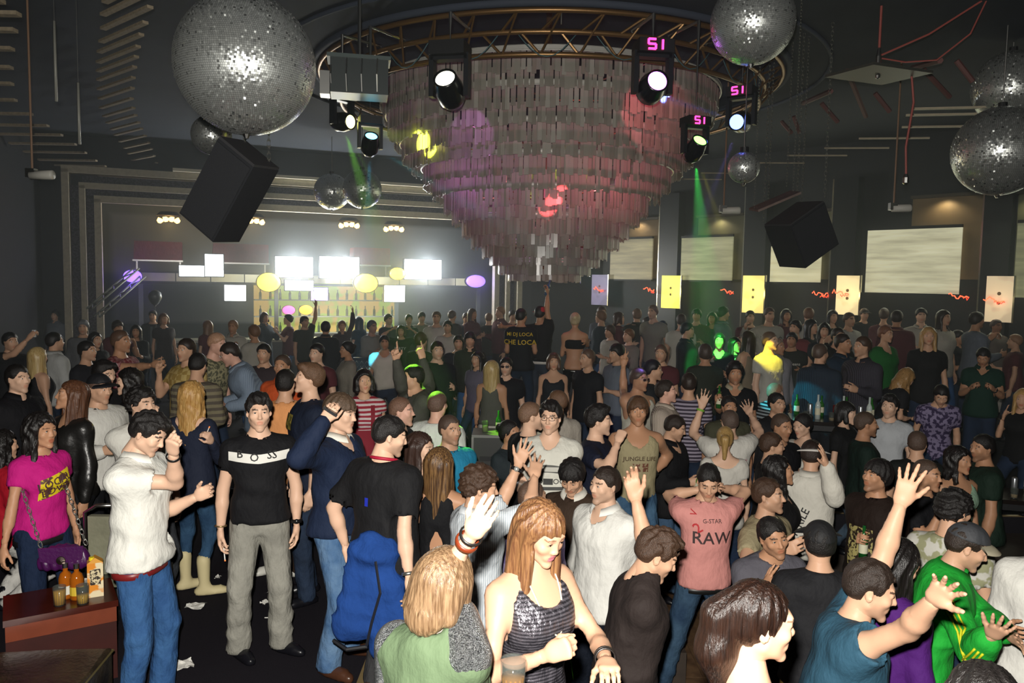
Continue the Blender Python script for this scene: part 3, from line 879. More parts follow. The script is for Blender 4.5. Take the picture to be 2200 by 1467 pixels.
    # ---- hair
    if hair and hair[0] != 'none':
        if hair[0] == 'buzz': a_, b_ = [np.array(((c_ >> 16) & 255, (c_ >> 8) & 255, c_ & 255)) if isinstance(c_, int) else np.array(c_) for c_ in (hc, SKIN[skin])]; hc = tuple(int(v) for v in a_ * .72 + b_ * .28)
        st = hair[0]; HLn = hair[2] if len(hair) > 2 else 0.3
        V, Q = hair_mesh(st, vh * 1.2, sd % 5 if lod else sd % 7, sex, HLn)
        V = (V * np.array([wv, 1, zv]) * HS) @ HM.T + HC
        if st[:4] in ('long', 'wavy', 'half'):          # long hair hangs by gravity, not along the head
            below = np.clip(-(V - HC)[:, 2] - 0.03, 0, 1)
            V = V + (np.outer(below, -up) - np.outer(below, -hu)) * 0.8
        c2 = hair[3] if len(hair) > 3 else None
        long_ = st.split('_')[0] in ('long', 'wavy', 'half', 'bob', 'pony', 'tail')
        add_part('hair', V, [Q], [mat(hc, 'hair', rough=0.38 if long_ else 0.5, bump=0.55 if lod < 3 else 0.2, color2=c2, dirv=(80, 80, 5) if long_ else (110, 110, 60), spec=0.45)], root)
    # ---- top garment
    amp = topo.get('amp', 0.009 if lod < 2 else 0.006)
    e = topo.get('e', 0.014) * (1 if tk not in ('tank', 'bra', 'strap', 'openback') else 0.6)
    e = max(e, vb * 0.45)
    t0 = topo.get('hem', -0.17 if tk not in ('tank', 'openback', 'strap') else 0.0); t1 = 1.04
    lo, hi = bbox(apts + [N + U * .06, P + U * (t0 * Lt)], 0.14)
    lo = np.minimum(lo, P + U * t0 * Lt - 0.23); hi = np.maximum(hi, P + U * t0 * Lt + 0.23)
    lo[2] = min(lo[2], (P + U * t0 * Lt)[2] - 0.1)
    f = Field(lo, hi, vb)
    sleeveless = tk in ('tank', 'bra', 'strap', 'openback')
    torso(f, e, t0, {'tank': .96, 'bra': .8, 'strap': .78, 'openback': 0.97}.get(tk, t1), topo.get('straight', 0.0 if sleeveless else (0.85 if sex == 'm' else 0.35)), 0.0, sd, amp)
    if sex == 'f' and tk != 'jacket':
        for sg in (1, -1): f.ell(P + U * Lt * 0.66 + F2 * 0.082 * s + L2 * sg * 0.066 * s, np.array([.057, .057, .057]) * s + e * .7, 0.03)
    if not sleeveless:
        for nm, sg in (('l', 1), ('r', -1)):
            f.cap(N - U * 0.012 * s - F2 * 0.02, arm[nm][0] + U * 0.01, 0.042 * s + e, 0.05 * s + e, 0.04)
            lo_ = {'tee': 0.012, 'polo': 0.012, 'jacket': 0.012, 'long': 0.006, 'shirt': 0.01, 'rolled': 0.012, 'vest': .01}[tk]
            limb_arm(f, nm, e * 0.75, cover, 0.03, lo_)
            S0, E, W = arm[nm]                              # cut the sleeve off square
            if cover <= 1.02:
                c_ = S0 + (E - S0) * cover; dv = unit(E - S0)
                f.cap(c_ + dv * 0.055, E + dv * 0.1, 0.085 * s, 0.085 * s, 0.0, 's')
        if amp:
            X, Y, Z = f.grid()
            f.F = f.F + (amp * 0.6 * wob(X, Y, Z, sd + 5, 1.9)).astype(np.float32)
    else:
        for nm, sg in (('l', 1), ('r', -1)):              # arm holes
            if tk in ('tank', 'openback'):
                f.cap(arm[nm][0] + L2 * sg * 0.02 - U * 0.12 * s, arm[nm][0] + L2 * sg * 0.012 + U * 0.12, 0.062 * s, 0.075 * s, 0.01, 's')
    # neckline
    nr = (0.068 if sex == 'm' else 0.06) * s
    nb_ = N - F2 * 0.01
    if tk in ('tee', 'polo', 'long', 'jacket', 'shirt', 'rolled', 'vest', 'tank', 'openback'):
        f.cap(nb_ + U * 0.015 * s, nb_ + U * 0.2, nr, nr + 0.03, 0.008, 's')
        if tk == 'tank': f.ell(nb_ + F2 * 0.075 * s - U * 0.03 * s, np.array([0.085, 0.085, 0.10]) * s, 0.01, 's')
        if tk == 'tank': f.ell(nb_ - F2 * 0.08 * s + U * 0.0 * s, np.array([0.085, 0.085, 0.08]) * s, 0.01, 's')
        if 'v' in topo:
            vz = topo['v']
            f.cap(nb_ + F2 * 0.1 * s - U * vz, nb_ + F2 * 0.06 * s + U * 0.03, 0.012, 0.075 * s, 0.008, 's')
        if 'deep' in topo: f.ell(nb_ + F2 * 0.06 * s, np.array([.095, .095, topo['deep']]) * s, 0.01, 's')
        if 'scoop' in topo: f.ell(nb_ - F2 * 0.03 * s + U * .01, np.array([.12, .12, topo['scoop']]) * s, 0.01, 's')
    if tk == 'openback':
        f.ell(P + U * Lt * 0.36 - F2 * 0.12 * s, np.array([.062, .062, .085]) * s, 0.004, 's', M=np.stack([L2, F2, U], 1))
        f.cap(P + U * Lt * 0.5 - F2 * 0.11 * s, P + U * Lt * .66 - F2 * .12 * s, .035 * s, .01, .004, 's')
    if tk in ('bra', 'strap'):
        for sg in (1, -1):
            a0 = P + U * Lt * .74 + F2 * .115 * s + L2 * sg * .08 * s; a1 = N - U * .012 + L2 * sg * .085 * s; a2 = P + U * Lt * .74 - F2 * .095 * s + L2 * sg * .06 * s
            f.cap(a0, a1 + F2 * .03, .014, .012, 0.0); f.cap(a1 + F2 * .03, a1 - F2 * .05, .012, .012, 0.0); f.cap(a1 - F2 * .05, a2, .012, .014, 0.0)
    V, Q = f.mesh()
    V = relax(V, Q, 2 if lod < 2 else 1)
    gm = topo.get('mat') or mat(tc, topo.get('kind', 'fabric'), rough=topo.get('rough', 0.8), bump=0.42 if lod < 3 else 0.25, var=0.12, color2=topo.get('c2'), scale=topo.get('scale', 40), spec=0.25)
    nm_ = {'tee': 'shirt', 'polo': 'shirt', 'long': 'sweater', 'jacket': 'jacket', 'shirt': 'shirt', 'rolled': 'shirt', 'tank': 'tank_top', 'bra': 'crop_top', 'strap': 'camisole', 'vest': 'vest', 'openback': 'dress_top'}[tk]
    k.topobj = add_part(nm_, V, [Q], [gm], root)
    k.topVQ = (V, Q)
    # collar and opening
    if tk in ('polo', 'shirt', 'rolled') or topo.get('collar'):
        cm = mat(topo.get('collar') if isinstance(topo.get('collar'), int) else tc, 'fabric', rough=0.8, spec=0.2)
        a = np.linspace(R_(22), R_(338), 18)
        ring = lambda r_, z_: np.array([nb_ + U * z_ + (F2 * math.cos(t) + L2 * math.sin(t)) * (r_ * s) + F2 * (0.016 * s * max(0, math.cos(t))) - U * (0.03 * max(0, math.cos(t)) ** 2) for t in a])
        r0, r1, r2 = ring(0.066, 0.03), ring(0.072, 0.062), ring(0.098, 0.022)
        v = np.concatenate([r0, r1, r2, r2 - U * 0.006]); i = np.arange(17)
        q = np.concatenate([np.stack([i + o, i + o + 1, i + o + 19, i + o + 18], 1) for o in (0, 18, 36)])
        add_part('collar', v, [q], [cm], root)
    # ---- trousers
    if bot is None: bot = ('jeans', 0x27364e)
    bk, bc = bot[0], bot[1]; bo = bot[2] if len(bot) > 2 else {}
    vt = (0.026, 0.026, 0.042, 0.054, 0.062)[lod]
    if bk in ('jeans', 'trousers', 'slim', 'shorts'):
        pts = [p for l_ in legs.values() for p in l_] + [P + U * .12]
        lo, hi = bbox(pts, 0.2 * s); lo[2] = min(q[2][2] for q in legs.values()) - 0.085
        f = Field(lo, hi, vt)
        torso(f, 0.008, -0.16, bo.get('waist', 0.1), 0.0, 0.02)
        wd = {'jeans': 1.0, 'trousers': 1.05, 'slim': 0.84, 'shorts': 1.1}[bk] * s * (0.5 + 0.5 * build)
        for Hp, K, A in legs.values():
            f.cap(Hp, K, .098 * wd, .073 * wd, .03)
            if bk == 'shorts': continue
            B = A - up * bo.get('drop', 0.045) * s
            fl = bo.get('flare', 1.0)
            f.cap(K, B, .072 * wd, .068 * wd * fl if bk != 'slim' else .055 * wd, .02)
        X, Y, Z = f.grid()
        f.F = f.F + (0.010 * wob(X, Y, Z, sd + 2, 1.6) * np.clip(1.25 - np.abs(Z / s - 0.22) * 2.2, 0.25, 1.3)).astype(np.float32)
        f.plane((0, 0, min(q[2][2] for q in legs.values()) - 0.052), (0, 0, -1))
        V, Q = f.mesh()
        den = bk in ('jeans', 'slim') and bo.get('denim', True)
        tm = bo.get('mat') or mat(bc, 'denim' if den else 'fabric', rough=bo.get('rough', 0.85), bump=0.7 if lod < 3 else 0, var=0.3, color2=bo.get('c2'), spec=0.2)
        k.botobj = add_part('trousers', V, [Q], [tm], root)
    elif bk in ('skirt', 'dress'):
        L_ = bo.get('len', 0.4); a = np.linspace(0, 2 * np.pi, 28, endpoint=False); rows = []
        for q_ in np.linspace(0, 1, 8):
            c_ = P + U * 0.07 * (1 - q_) - up * L_ * q_
            w0 = 0.15 + (0.04 + bo.get('flare', .05)) * q_; d0 = 0.115 + (0.04 + bo.get('flare', .05)) * q_
            rows.append(np.array([c_ + (L * math.cos(t) * w0 + F * math.sin(t) * d0) * s * (1 + 0.05 * q_ * math.sin(7 * t + sd)) for t in a]))
        v = np.concatenate(rows); i = np.arange(8 * 28).reshape(8, 28)
        q = np.stack([i[:-1], i[1:], np.roll(i[1:], -1, 1), np.roll(i[:-1], -1, 1)], -1).reshape(-1, 4)
        k.botobj = add_part('skirt', v, [q], [mat(bc, 'fabric', rough=.8, var=.12)], root)
    if bo.get('belt') is not None:
        a = np.linspace(0, 2 * np.pi, 30, endpoint=False); tb = min(bo.get('waist', 0.1) * 0.72, t0 - 0.035)
        w0 = max(np.interp(tb, prof[:, 0], prof[:, 1]) + .014, (.186 if tb < 0 else 0) * s); d0 = np.interp(tb, prof[:, 0], prof[:, 2]) + .014; o0 = np.interp(tb, prof[:, 0], prof[:, 3])
        c_ = P + U * tb * Lt + F * o0
        sup = lambda t: (np.sign(math.cos(t)) * abs(math.cos(t)) ** .85 * L * w0 + np.sign(math.sin(t)) * abs(math.sin(t)) ** .85 * F * d0)
        v = np.concatenate([np.array([c_ + sup(t) * g + U * z_ for t in a]) for z_, g in ((-.02, 1), (-.018, 1.03), (.018, 1.03), (.02, 1))]); i = np.arange(120).reshape(4, 30)
        q = np.stack([i[:-1], np.roll(i[:-1], -1, 1), np.roll(i[1:], -1, 1), i[1:]], -1).reshape(-1, 4)
        bl = add_part('belt', v, [q], [mat(bo['belt'], rough=.4)], root)
        if bo.get('buckle'):
            MB().box(c_ + F * (d0 * 1.04), (.028, .004, .02), np.stack([L, F, U], 1)).obj('buckle', mat(bo['buckle'], metal=1, rough=.25), bl)
    # ---- shoes
    if shoes is not None:
        for nm, sg in (('l', 1), ('r', -1)):
            Hp, K, A = legs[nm]
            fa = (fy if fyaw is None else R_(fyaw)) + sg * 0.18
            fF = np.array([math.sin(fa), -math.cos(fa), 0]); fL = np.array([-fF[1], fF[0], 0])
            flr = A[2] - 0.085 * s
            boot = isinstance(shoes, tuple)
            c_ = shoes[0] if boot else shoes
            o = np.array([A[0], A[1], flr])
            f = Field(*bbox([o - fF * .1, o + fF * .24, o + up * (.3 if boot else .1)], .06), (0.02, 0.0175, 0.027, 0.036, 0.04)[lod])
            f.cap(o - fF * .045 * s + up * .035, o + fF * .17 * s + up * .022, .04 * s, .034 * s, .01)
            f.cap(o + fF * .02 + up * .03, o + fF * .12 * s + up * .035, .043 * s, .042 * s, .02)
            f.cap(o + up * .05, o - fF * .005 + up * (.30 if boot else .085) * s, .042 * s, (.056 if boot else .042) * s, .03)
            f.plane(o + up * 0.002, (0, 0, -1))
            V, Q = f.mesh()
            add_part('boot' if boot else 'shoe', V, [Q], [mat(c_, rough=.3 if not boot else .6, spec=.4)], root)
    k.root, k.base, k.arm, k.legs, k.U, k.L2, k.F2, k.N, k.P, k.HC, k.HM, k.HS, k.Lt, k.s, k.sd, k.lod = root, base, arm, legs, U, L2, F2, N, P, HC, HM, HS, Lt, s, sd, lod
    k.label = label; CAST.append(k)
    for ex in extras: ex(k)
    return k

# ------------------------------------------------------------------ things worn
def wrist_band(side, color, w=0.022, face=None, metal=0.0, at=0.93, name='watch'):
    def f(k):
        S0, E, W = k.arm[side]; D = unit(W - E); c = E + (W - E) * at; r = 0.034 * k.s
        M = frame_z(D); a = np.linspace(0, 2 * np.pi, 20, endpoint=False)
        mb = MB().lathe([(r, -w / 2), (r + .004, -w / 2), (r + .006, 0), (r + .004, w / 2), (r, w / 2)], 20, M, c)
        o = mb.obj(name, mat(color, rough=.35, metal=metal), k.root, True)
        if face:
            t = unit(CAM0 - k.base - c); t = unit(t - D * (t @ D)); M2 = frame_z(t)
            MB().lathe([(0, .013), (.013, .013), (.017, .008), (.017, 0)], 16, M2, c + t * (r - .002)).obj('watch_face', mat(face, rough=.2, metal=.6), o, True)
    return f
def cap_hat(color, yaw=0, visor=None, stripe=None):
    def f(k):
        fld = Field((-.12, -.13, -.04), (.12, .14, .16), max(.006, .004 * (1 + k.lod)))
        fld.ell((0, .012, .028), (.091, .112, .106), 0)
        fld.plane((0, 0, .046), (0, -.16, -1))
        V, Q = fld.mesh(); V = relax(V, Q)
        M = k.HM @ rotz(R_(yaw))
        cap = add_part('cap', V * k.HS @ M.T + k.HC, [Q], [mat(color, 'fabric', rough=.7, bump=.3, var=.2)], k.root)
        a = np.linspace(-1.15, 1.15, 13)
        rows = [np.stack([np.sin(a) * r_ * .95, -.012 - np.cos(a) * r_ * 1.02 + .015, z_ - .02 * np.sin(a) ** 2], 1) for r_, z_ in ((.085, .062), (.12, .06), (.155, .048), (.155, .043), (.085, .055))]
        v = np.concatenate(rows); i = np.arange(13 * 5).reshape(5, 13)
        q = np.stack([i[:-1, :-1], i[1:, :-1], i[1:, 1:], i[:-1, 1:]], -1).reshape(-1, 4)
        add_part('visor', v * k.HS @ M.T + k.HC, [q], [mat(visor or color, rough=.6)], cap)
    return f
def glasses(dark=True, color=0x101010):
    def f(k):
        mb = MB(); lens = MB()
        for sx in (-1, 1):
            a = np.linspace(0, 2 * np.pi, 16, endpoint=False)
            pts = np.stack([sx * .031 + .023 * np.sign(np.cos(a)) * np.abs(np.cos(a)) ** .7, np.full(16, -.101) + .006 * (np.cos(a) * sx > .3), .006 + .0155 * np.sign(np.sin(a)) * np.abs(np.sin(a)) ** .7], 1)
            mb.tube(pts, .0022, 5, closed=True)
            mb.tube([(sx * .053, -.096, .011), (sx * .073, -.05, .012), (sx * .08, .01, .006)], .0022, 5)
            lens.add(np.concatenate([pts, pts + [0, .0015, 0]]), [[list(range(16))], [list(range(31, 15, -1))]])
        mb.tube([(-.009, -.102, .01), (0, -.104, .012), (.009, -.102, .01)], .0022, 5)
        tr = lambda b: [setattr(b, 'v', [v * k.HS @ k.HM.T + k.HC for v in b.v]), b][1]
        o = tr(mb).obj('glasses', mat(color, rough=.3), k.root, True)
        if dark: tr(lens).obj('lens', mat(0x2a1412, rough=.08, spec=.8), o)
    return f
_BV = {}
def conform(k, pts, back=False, off=0.004, obj=None):
    """press points given as (across, up, 0) chest coordinates onto the garment"""
    o = obj or k.topobj
    if o.name not in _BV:
        me = o.data; n = len(me.vertices); co = np.empty(n * 3, np.float32); me.vertices.foreach_get('co', co)
        _BV[o.name] = BVHTree.FromPolygons([Vector(c) for c in co.reshape(-1, 3)], [tuple(p.vertices) for p in me.polygons])
    bv = _BV[o.name]; out = []; off = off + 0.0035 * k.lod
    D = -k.F2 if back else k.F2
    A = k.L2 * (1 if not back else -1)
    for x, z in pts:
        p = k.P + k.U * z * k.s + A * x * k.s
        h = bv.ray_cast(Vector(p + D * 0.6), Vector(-D), 1.2)
        q = np.array(h[0]) if h[0] is not None else p + D * 0.1
        out.append(q + D * off)
    return np.array(out)
def patch(name, x0, x1, z0, z1, m, back=False, n=(14, 6), fn=None, off=0.004):
    """a printed panel on the garment, in metres across and above the hips"""
    def f(k):
        xs, zs = np.linspace(x0, x1, n[0]), np.linspace(z0, z1, n[1])
        g = [(x, z + (fn(x) if fn else 0)) for z in zs for x in xs]
        V = conform(k, g, back, off); i = np.arange(n[0] * n[1]).reshape(n[1], n[0])
        q = np.stack([i[:-1, :-1], i[:-1, 1:], i[1:, 1:], i[1:, :-1]], -1).reshape(-1, 4)
        if back: q = q[:, ::-1]
        add_part(name, V, [q], [m], k.root)
    return f
def lettering(txt, z, size, color, x=0.0, back=False, bold=True, arc=0.0, rot=0.0, emit=0, off=0.006):
    def f(k):
        V, polys = text_poly(txt, size)
        if bold: pass
        pts = []
        for a, b in V:
            if arc: b = b - arc * (a / max(size, 1e-3)) ** 2 * size
            c, s_ = math.cos(rot), math.sin(rot)
            pts.append((x + a * c - b * s_, z + a * s_ + b * c))
        W = conform(k, pts, back, off)
        me = bpy.data.meshes.new('lettering'); me.from_pydata([tuple(v) for v in W], [], polys)
        me.materials.append(mat(color, rough=.7)); me.update()
        link('lettering', me, k.root)
    return f
def text_poly(txt, size):
    cu = bpy.data.curves.new('t', 'FONT'); cu.body = txt; cu.size = size; cu.align_x = 'CENTER'; cu.align_y = 'CENTER'; cu.resolution_u = 2; cu.offset = 0.012 * size
    o = bpy.data.objects.new('t', cu); COL.objects.link(o)
    dg = bpy.context.evaluated_depsgraph_get(); dg.update()
    me = bpy.data.meshes.new_from_object(o.evaluated_get(dg))
    V = [(v.co.x, v.co.y) for v in me.vertices]; P = [tuple(p.vertices) for p in me.polygons]
    bpy.data.objects.remove(o); bpy.data.curves.remove(cu); bpy.data.meshes.remove(me)
    return V, P
def chain_neck(color=0xcfc8b8, drop=0.12, r=0.002, metal=.8):
    def f(k):
        a = np.linspace(0, 2 * np.pi, 40, endpoint=False)
        c = k.N + k.U * .0
        pts = np.array([c + k.L2 * math.sin(t) * .07 * k.s + k.F2 * (math.cos(t) * .075 + .035) * k.s - k.U * (drop * max(0, math.cos(t)) ** 1.6 - .03 * (math.cos(t) < 0)) + k.F2 * .05 * max(0, math.cos(t)) for t in a])
        MB().tube(pts, r, 5, closed=True).obj('necklace', mat(color, metal=metal, rough=.3), k.root, True)
    return f

def sleeve_stripes(side, color, n=3, upto=2.0, gap=.02, w=.006):
    """bands sewn along the outside of a sleeve"""
    def f(k):
        S0, E, W_ = k.arm[side]; sg = 1 if side == 'l' else -1
        for q in range(n):
            pts = []
            for a, b, t0, t1 in ((S0, E, .0, 1), (E, W_, .06, upto - 1)):
                D = unit(b - a); o = unit(k.L2 * sg - D * (D @ k.L2) * sg + 1e-3 * k.F2); side_ = np.cross(D, o)
                vd = unit(CAM0 - k.base - a); vd = unit(vd - D * (vd @ D)); o = unit(o * .55 + vd * .8); side_ = np.cross(D, o)
                for t in np.linspace(t0, t1, 7): pts.append(a + (b - a) * t + o * (.062 + .012 * (1 - abs(t - .5))) * k.s + side_ * (q - (n - 1) / 2) * gap)
            obj_pts = np.array(pts)
            if k.topobj.name not in _BV: conform(k, [(0, .3)])
            bv = _BV[k.topobj.name]; out = []
            for p in obj_pts:
                h = bv.find_nearest(Vector(p)); out.append(np.array(h[0]) + np.array(h[1]) * .003)
            MB().tube(out, w, 5).obj('sleeve_stripe', mat(color, rough=.6), k.root, True)
    return f
# ------------------------------------------------------------------ the hall
CEIL = 5.7
CH = np.array([0.5, 12.5, 0.0])                    # the chandelier hangs over this point
M_DARK = mat(0x14181d, 'plain', rough=.85, bump=.15, scale=3, var=.35)
M_CEIL = mat(0x2c323c, 'plain', rough=.9, bump=.2, scale=1.2, var=.3)
M_CARPET = mat(0x1c1a20, 'plain', rough=.95, bump=.8, scale=260, var=.5, color2=0x2e2b31, spec=.1)
M_WOODF = mat(0x6a5138, 'plain', rough=.6, bump=.25, scale=9, var=.5, color2=0x4a3524)
M_CREAM = mat(0xb6ae98, 'plain', rough=.7, bump=.1, scale=14, var=.2)
M_STEEL = mat(0xb8b8b4, metal=1, rough=.3)
M_BLACK = mat(0x131417, rough=.55, bump=.1, scale=60)
M_RIG = mat(0x8a6a44, metal=.7, rough=.38)
M_SLAT = mat(0x9c8f78, 'plain', rough=.7, bump=.2, scale=24, var=.3)

# floor: dark carpet on the upper level, a sunken plank dance floor with a step along two sides
PX0, PX1, PY0, PY1, PIT, STEP = -.92, 6.4, 3.02, 8.6, -.5, -.2
fl = MB()
for x0, x1, y0, y1 in ((-20, PX0, -6, 28), (PX1, 20, -6, 28), (PX0, PX1, -6, PY0), (PX0, PX1, PY1, 28)):
    fl.box(((x0 + x1) / 2, (y0 + y1) / 2, -.35), ((x1 - x0) / 2, (y1 - y0) / 2, .35))
struct(fl.obj('floor', M_CARPET))
df = thing('dance_floor', 'sunken brown worn plank dance floor edged by a pale strip beside the carpet', 'floor')
df['kind'] = 'structure'
MB().box(((PX0 + PX1) / 2, (PY0 + PY1) / 2, PIT - .06), ((PX1 - PX0) / 2, (PY1 - PY0) / 2, .05)).obj('subfloor', mat(0x2a2018, rough=.9), df)
pl = MB().box((0, 0, 0), (.11, .695, .006)).mesh('plank', M_WOODF)
for i in range(33):
    for j in range(4):
        link('plank', pl, df, (PX0 + .11 + .2235 * i, PY0 + .7 + 1.395 * j, PIT - .006 - .0012 * ((i * 7 + j * 3) % 3)))
stm = mat(0x3a3028, 'plain', rough=.7, var=.3, scale=10)
for x0, x1, y0, y1 in ((PX0, .05, 4.0, 5.6), (PX0, 1.35, 5.6, PY1), (1.35, PX1, 7.8, PY1)):
    MB().box(((x0 + x1) / 2, (y0 + y1) / 2, (PIT + STEP) / 2), ((x1 - x0) / 2, (y1 - y0) / 2, (STEP - PIT) / 2)).obj('step', stm, df)
MB().box((PX0, (PY0 + PY1) / 2, .003), (.025, (PY1 - PY0) / 2, .006)).obj('edge_strip', mat(0xa08a60, rough=.4, metal=.4), df)
MB().box(((PX0 + PX1) / 2, PY0, .003), ((PX1 - PX0) / 2, .02, .006)).obj('edge_strip', mat(0xa08a60, rough=.4, metal=.4), df)
MB().box(((PX0 + PX1) / 2, PY1, .003), ((PX1 - PX0) / 2, .02, .006)).obj('edge_strip', mat(0xa08a60, rough=.4, metal=.4), df)

# ceiling with the round well above the chandelier
a = np.linspace(0, 2 * np.pi, 72, endpoint=False)
RH = 3.6
ring = lambda r_, z_: np.stack([CH[0] + r_ * np.cos(a), CH[1] + r_ * np.sin(a), np.full(72, z_)], 1)
outer = np.stack([CH[0] + 22 * np.cos(a), CH[1] + 22 * np.sin(a), np.full(72, CEIL)], 1)
i = np.arange(72); rows = [outer, ring(RH, CEIL), ring(RH, CEIL + .06), ring(RH + .25, CEIL + .3), ring(RH + .25, CEIL + 1.5)]
V = np.concatenate(rows); q = [np.stack([i + 72 * k, (i + 1) % 72 + 72 * k, (i + 1) % 72 + 72 * (k + 1), i + 72 * (k + 1)], 1) for k in range(4)]
struct(link('ceiling', build_mesh('ceiling', V, [np.concatenate(q), [list(range(288, 360))]], [M_CEIL], smooth=False)))
# curved lip of the well
mb = MB()
for r_, z_, t in ((RH, CEIL - .02, .05), (RH + .55, CEIL - .015, .03)):
    mb.tube(ring(r_, z_), t, 8, closed=True)
struct(mb.obj('trim_1', mat(0x3c4350, rough=.8), smooth=True))

# walls
def wall(name, pts, h=CEIL, m=M_DARK, t=.1):
    mb = MB()
    for p, q_ in zip(pts[:-1], pts[1:]):
        p, q_ = np.array(p), np.array(q_); dv = unit(q_ - p); n = np.array([-dv[1], dv[0]]) * t
        c = (p + q_) / 2; L = np.linalg.norm(q_ - p) / 2
        mb.box((c[0], c[1], h / 2), (L, t, h / 2), rotz(math.atan2(dv[1], dv[0])))
    return struct(mb.obj(name, m))
A = np.array([-9.6, 18.0]); B = np.array([-.5, 21.7]); uW = unit(B - A); nW = np.array([uW[1], -uW[0]])
LW = np.linalg.norm(B - A)
def W(s, z, off=0.0):
    p = A + uW * s + nW * off
    return np.array([p[0], p[1], z])
Q0, Q1 = np.array([3.35, 21.4]), np.array([8.3, 16.0]); uR = unit(Q1 - Q0); nR = np.array([uR[1], -uR[0]])
if nR @ (-Q0) < 0: nR = -nR
def at_wall(px, py, off=0.0):
    r = ray(px, py); n = np.array([nR[0], nR[1], 0]); p0 = np.array([Q0[0], Q0[1], 0]) + n * off
    return CAM0 + r * (((p0 - CAM0) @ n) / (r @ n))
def at_back(px, py, off=0.0):
    r = ray(px, py); n = np.array([nW[0], nW[1], 0]); p0 = np.array([A[0], A[1], 0]) + n * off
    return CAM0 + r * (((p0 - CAM0) @ n) / (r @ n))
RW_END = Q0 + uR * 17
wall('wall_right', [Q0 - uR * 1.2 - nR * .1, RW_END - nR * .1], m=mat(0x0f1419, 'plain', rough=.6, bump=.1, scale=3, var=.4))
wall('wall_back', [B + uW * .9 + nW * -.2, (Q0 - uR * 1.2 - nR * .1)], m=M_DARK)
wall('wall_left', [(-10.8, 17.6), (-7.6, 6.0), (-6.6, -3)], m=M_DARK)
wall('wall_front', [(-6.6, -3), (13, -3)], m=M_DARK)
wall('wall_side', [tuple(RW_END), (15.6, 4), (13, -3)], m=M_DARK)
# the stage recess behind the proscenium
Cc, Dd = A - nW * 3.4 - uW * 1.6, B - nW * 3.4 + uW * 1.6
wall('wall_recess', [tuple(A - uW * 1.6), tuple(Cc), tuple(Dd), tuple(B + uW * 1.6)], m=mat(0x2a3540, 'plain', rough=.9, scale=2, var=.3))
mb = MB()
for s0, s1, z0_, z1_ in ((-1.8, .0, 0, CEIL), (LW, LW + 1.2, 0, CEIL), (-1.8, LW + 1.2, 5.0, CEIL)):
    c = (W(s0, z0_) + W(s1, z1_)) / 2
    mb.box(c - np.append(nW, 0) * .12, ((s1 - s0) / 2, .1, (z1_ - z0_) / 2), rotz(math.atan2(uW[1], uW[0])))
struct(mb.obj('wall_proscenium', M_DARK))
# proscenium frame: nested cream mouldings with dark carved bands between
RW = rotz(math.atan2(uW[1], uW[0]))
pf = thing('proscenium_frame', 'cream nested moulded frame around the bar stage with dark carved bands', 'frame')
pf['kind'] = 'structure'
M_BAND = mat(0x4a4650, 'blotch', rough=.9, bump=.6, scale=26, color2=0x2a2830)
for q, (o, zt, w, dp) in enumerate(((0.0, 4.28, .07, .1), (.3, 4.56, .06, .16), (.62, 4.9, .07, .22))):
    for s_ in (0 - o, LW + o):
        MB().box((W(s_, 0, dp / 2) + W(s_, zt, dp / 2)) / 2, (w, dp, zt / 2), RW).obj('jamb', M_CREAM, pf)
    MB().box((W(-o, zt, dp / 2) + W(LW + o, zt, dp / 2)) / 2, (LW / 2 + o + w, dp, w * 1.1), RW).obj('cornice', M_CREAM, pf)
    if q < 2:
        for s_ in (-o - .155, LW + o + .155):
            MB().box((W(s_, 0, .03) + W(s_, zt, .03)) / 2, (.09, .05, zt / 2), RW).obj('carved_band', M_BAND, pf)
        MB().box((W(0, zt + .15, .03) + W(LW, zt + .15, .03)) / 2, (LW / 2 + .3, .05, .085), RW).obj('carved_band', M_BAND, pf)
MB().box((W(1.6, 5.02, .25) + W(LW, 5.02, .25)) / 2, (LW / 2 - .8, .2, .035), RW).obj('ledge', mat(0xd6d0b8, rough=.6), pf)

# ---- bar under the stage opening
RWl = RW
def onback(px0, py0, px1, py1, off):
    a_, b_ = at_back(px0, py0, off), at_back(px1, py1, off)
    return (a_ + b_) / 2, abs((b_ - a_)[:2] @ uW) / 2, abs(b_[2] - a_[2]) / 2
cn = thing('bar_canopy', 'long overhead bar canopy of pale lit panels across the stage', 'canopy')
c, hw, hh = onback(300, 589, 1035, 618, -.6)
npan = 11; s0 = (c - W(0, 0, -.6))[:2] @ uW - hw
zc = 2.52
for k in range(npan):
    s_ = s0 + (k + .5) * 2 * hw / npan
    MB().box(W(s_, zc, -.6), (hw / npan - .012, .04, .1), RWl).obj('canopy_panel', mat(0xcfc9a8, 'plain', rough=.5, var=.15, scale=3), cn)
MB().box(W(s0 + hw, zc - .14, -.75), (hw, .2, .03), RWl).obj('canopy_rail', M_BLACK, cn)
MB().box(W(s0 + hw, zc + .13, -.75), (hw, .2, .02), RWl).obj('canopy_rail', M_BLACK, cn)
for k in (0, 4, 8, 11):
    s_ = s0 + k * 2 * hw / npan
    MB().box(W(s_, zc / 2 - .06, -.9), (.05, .05, zc / 2 - .07), RWl).obj('post', mat(0x5a5f62, rough=.5, metal=.4), cn)

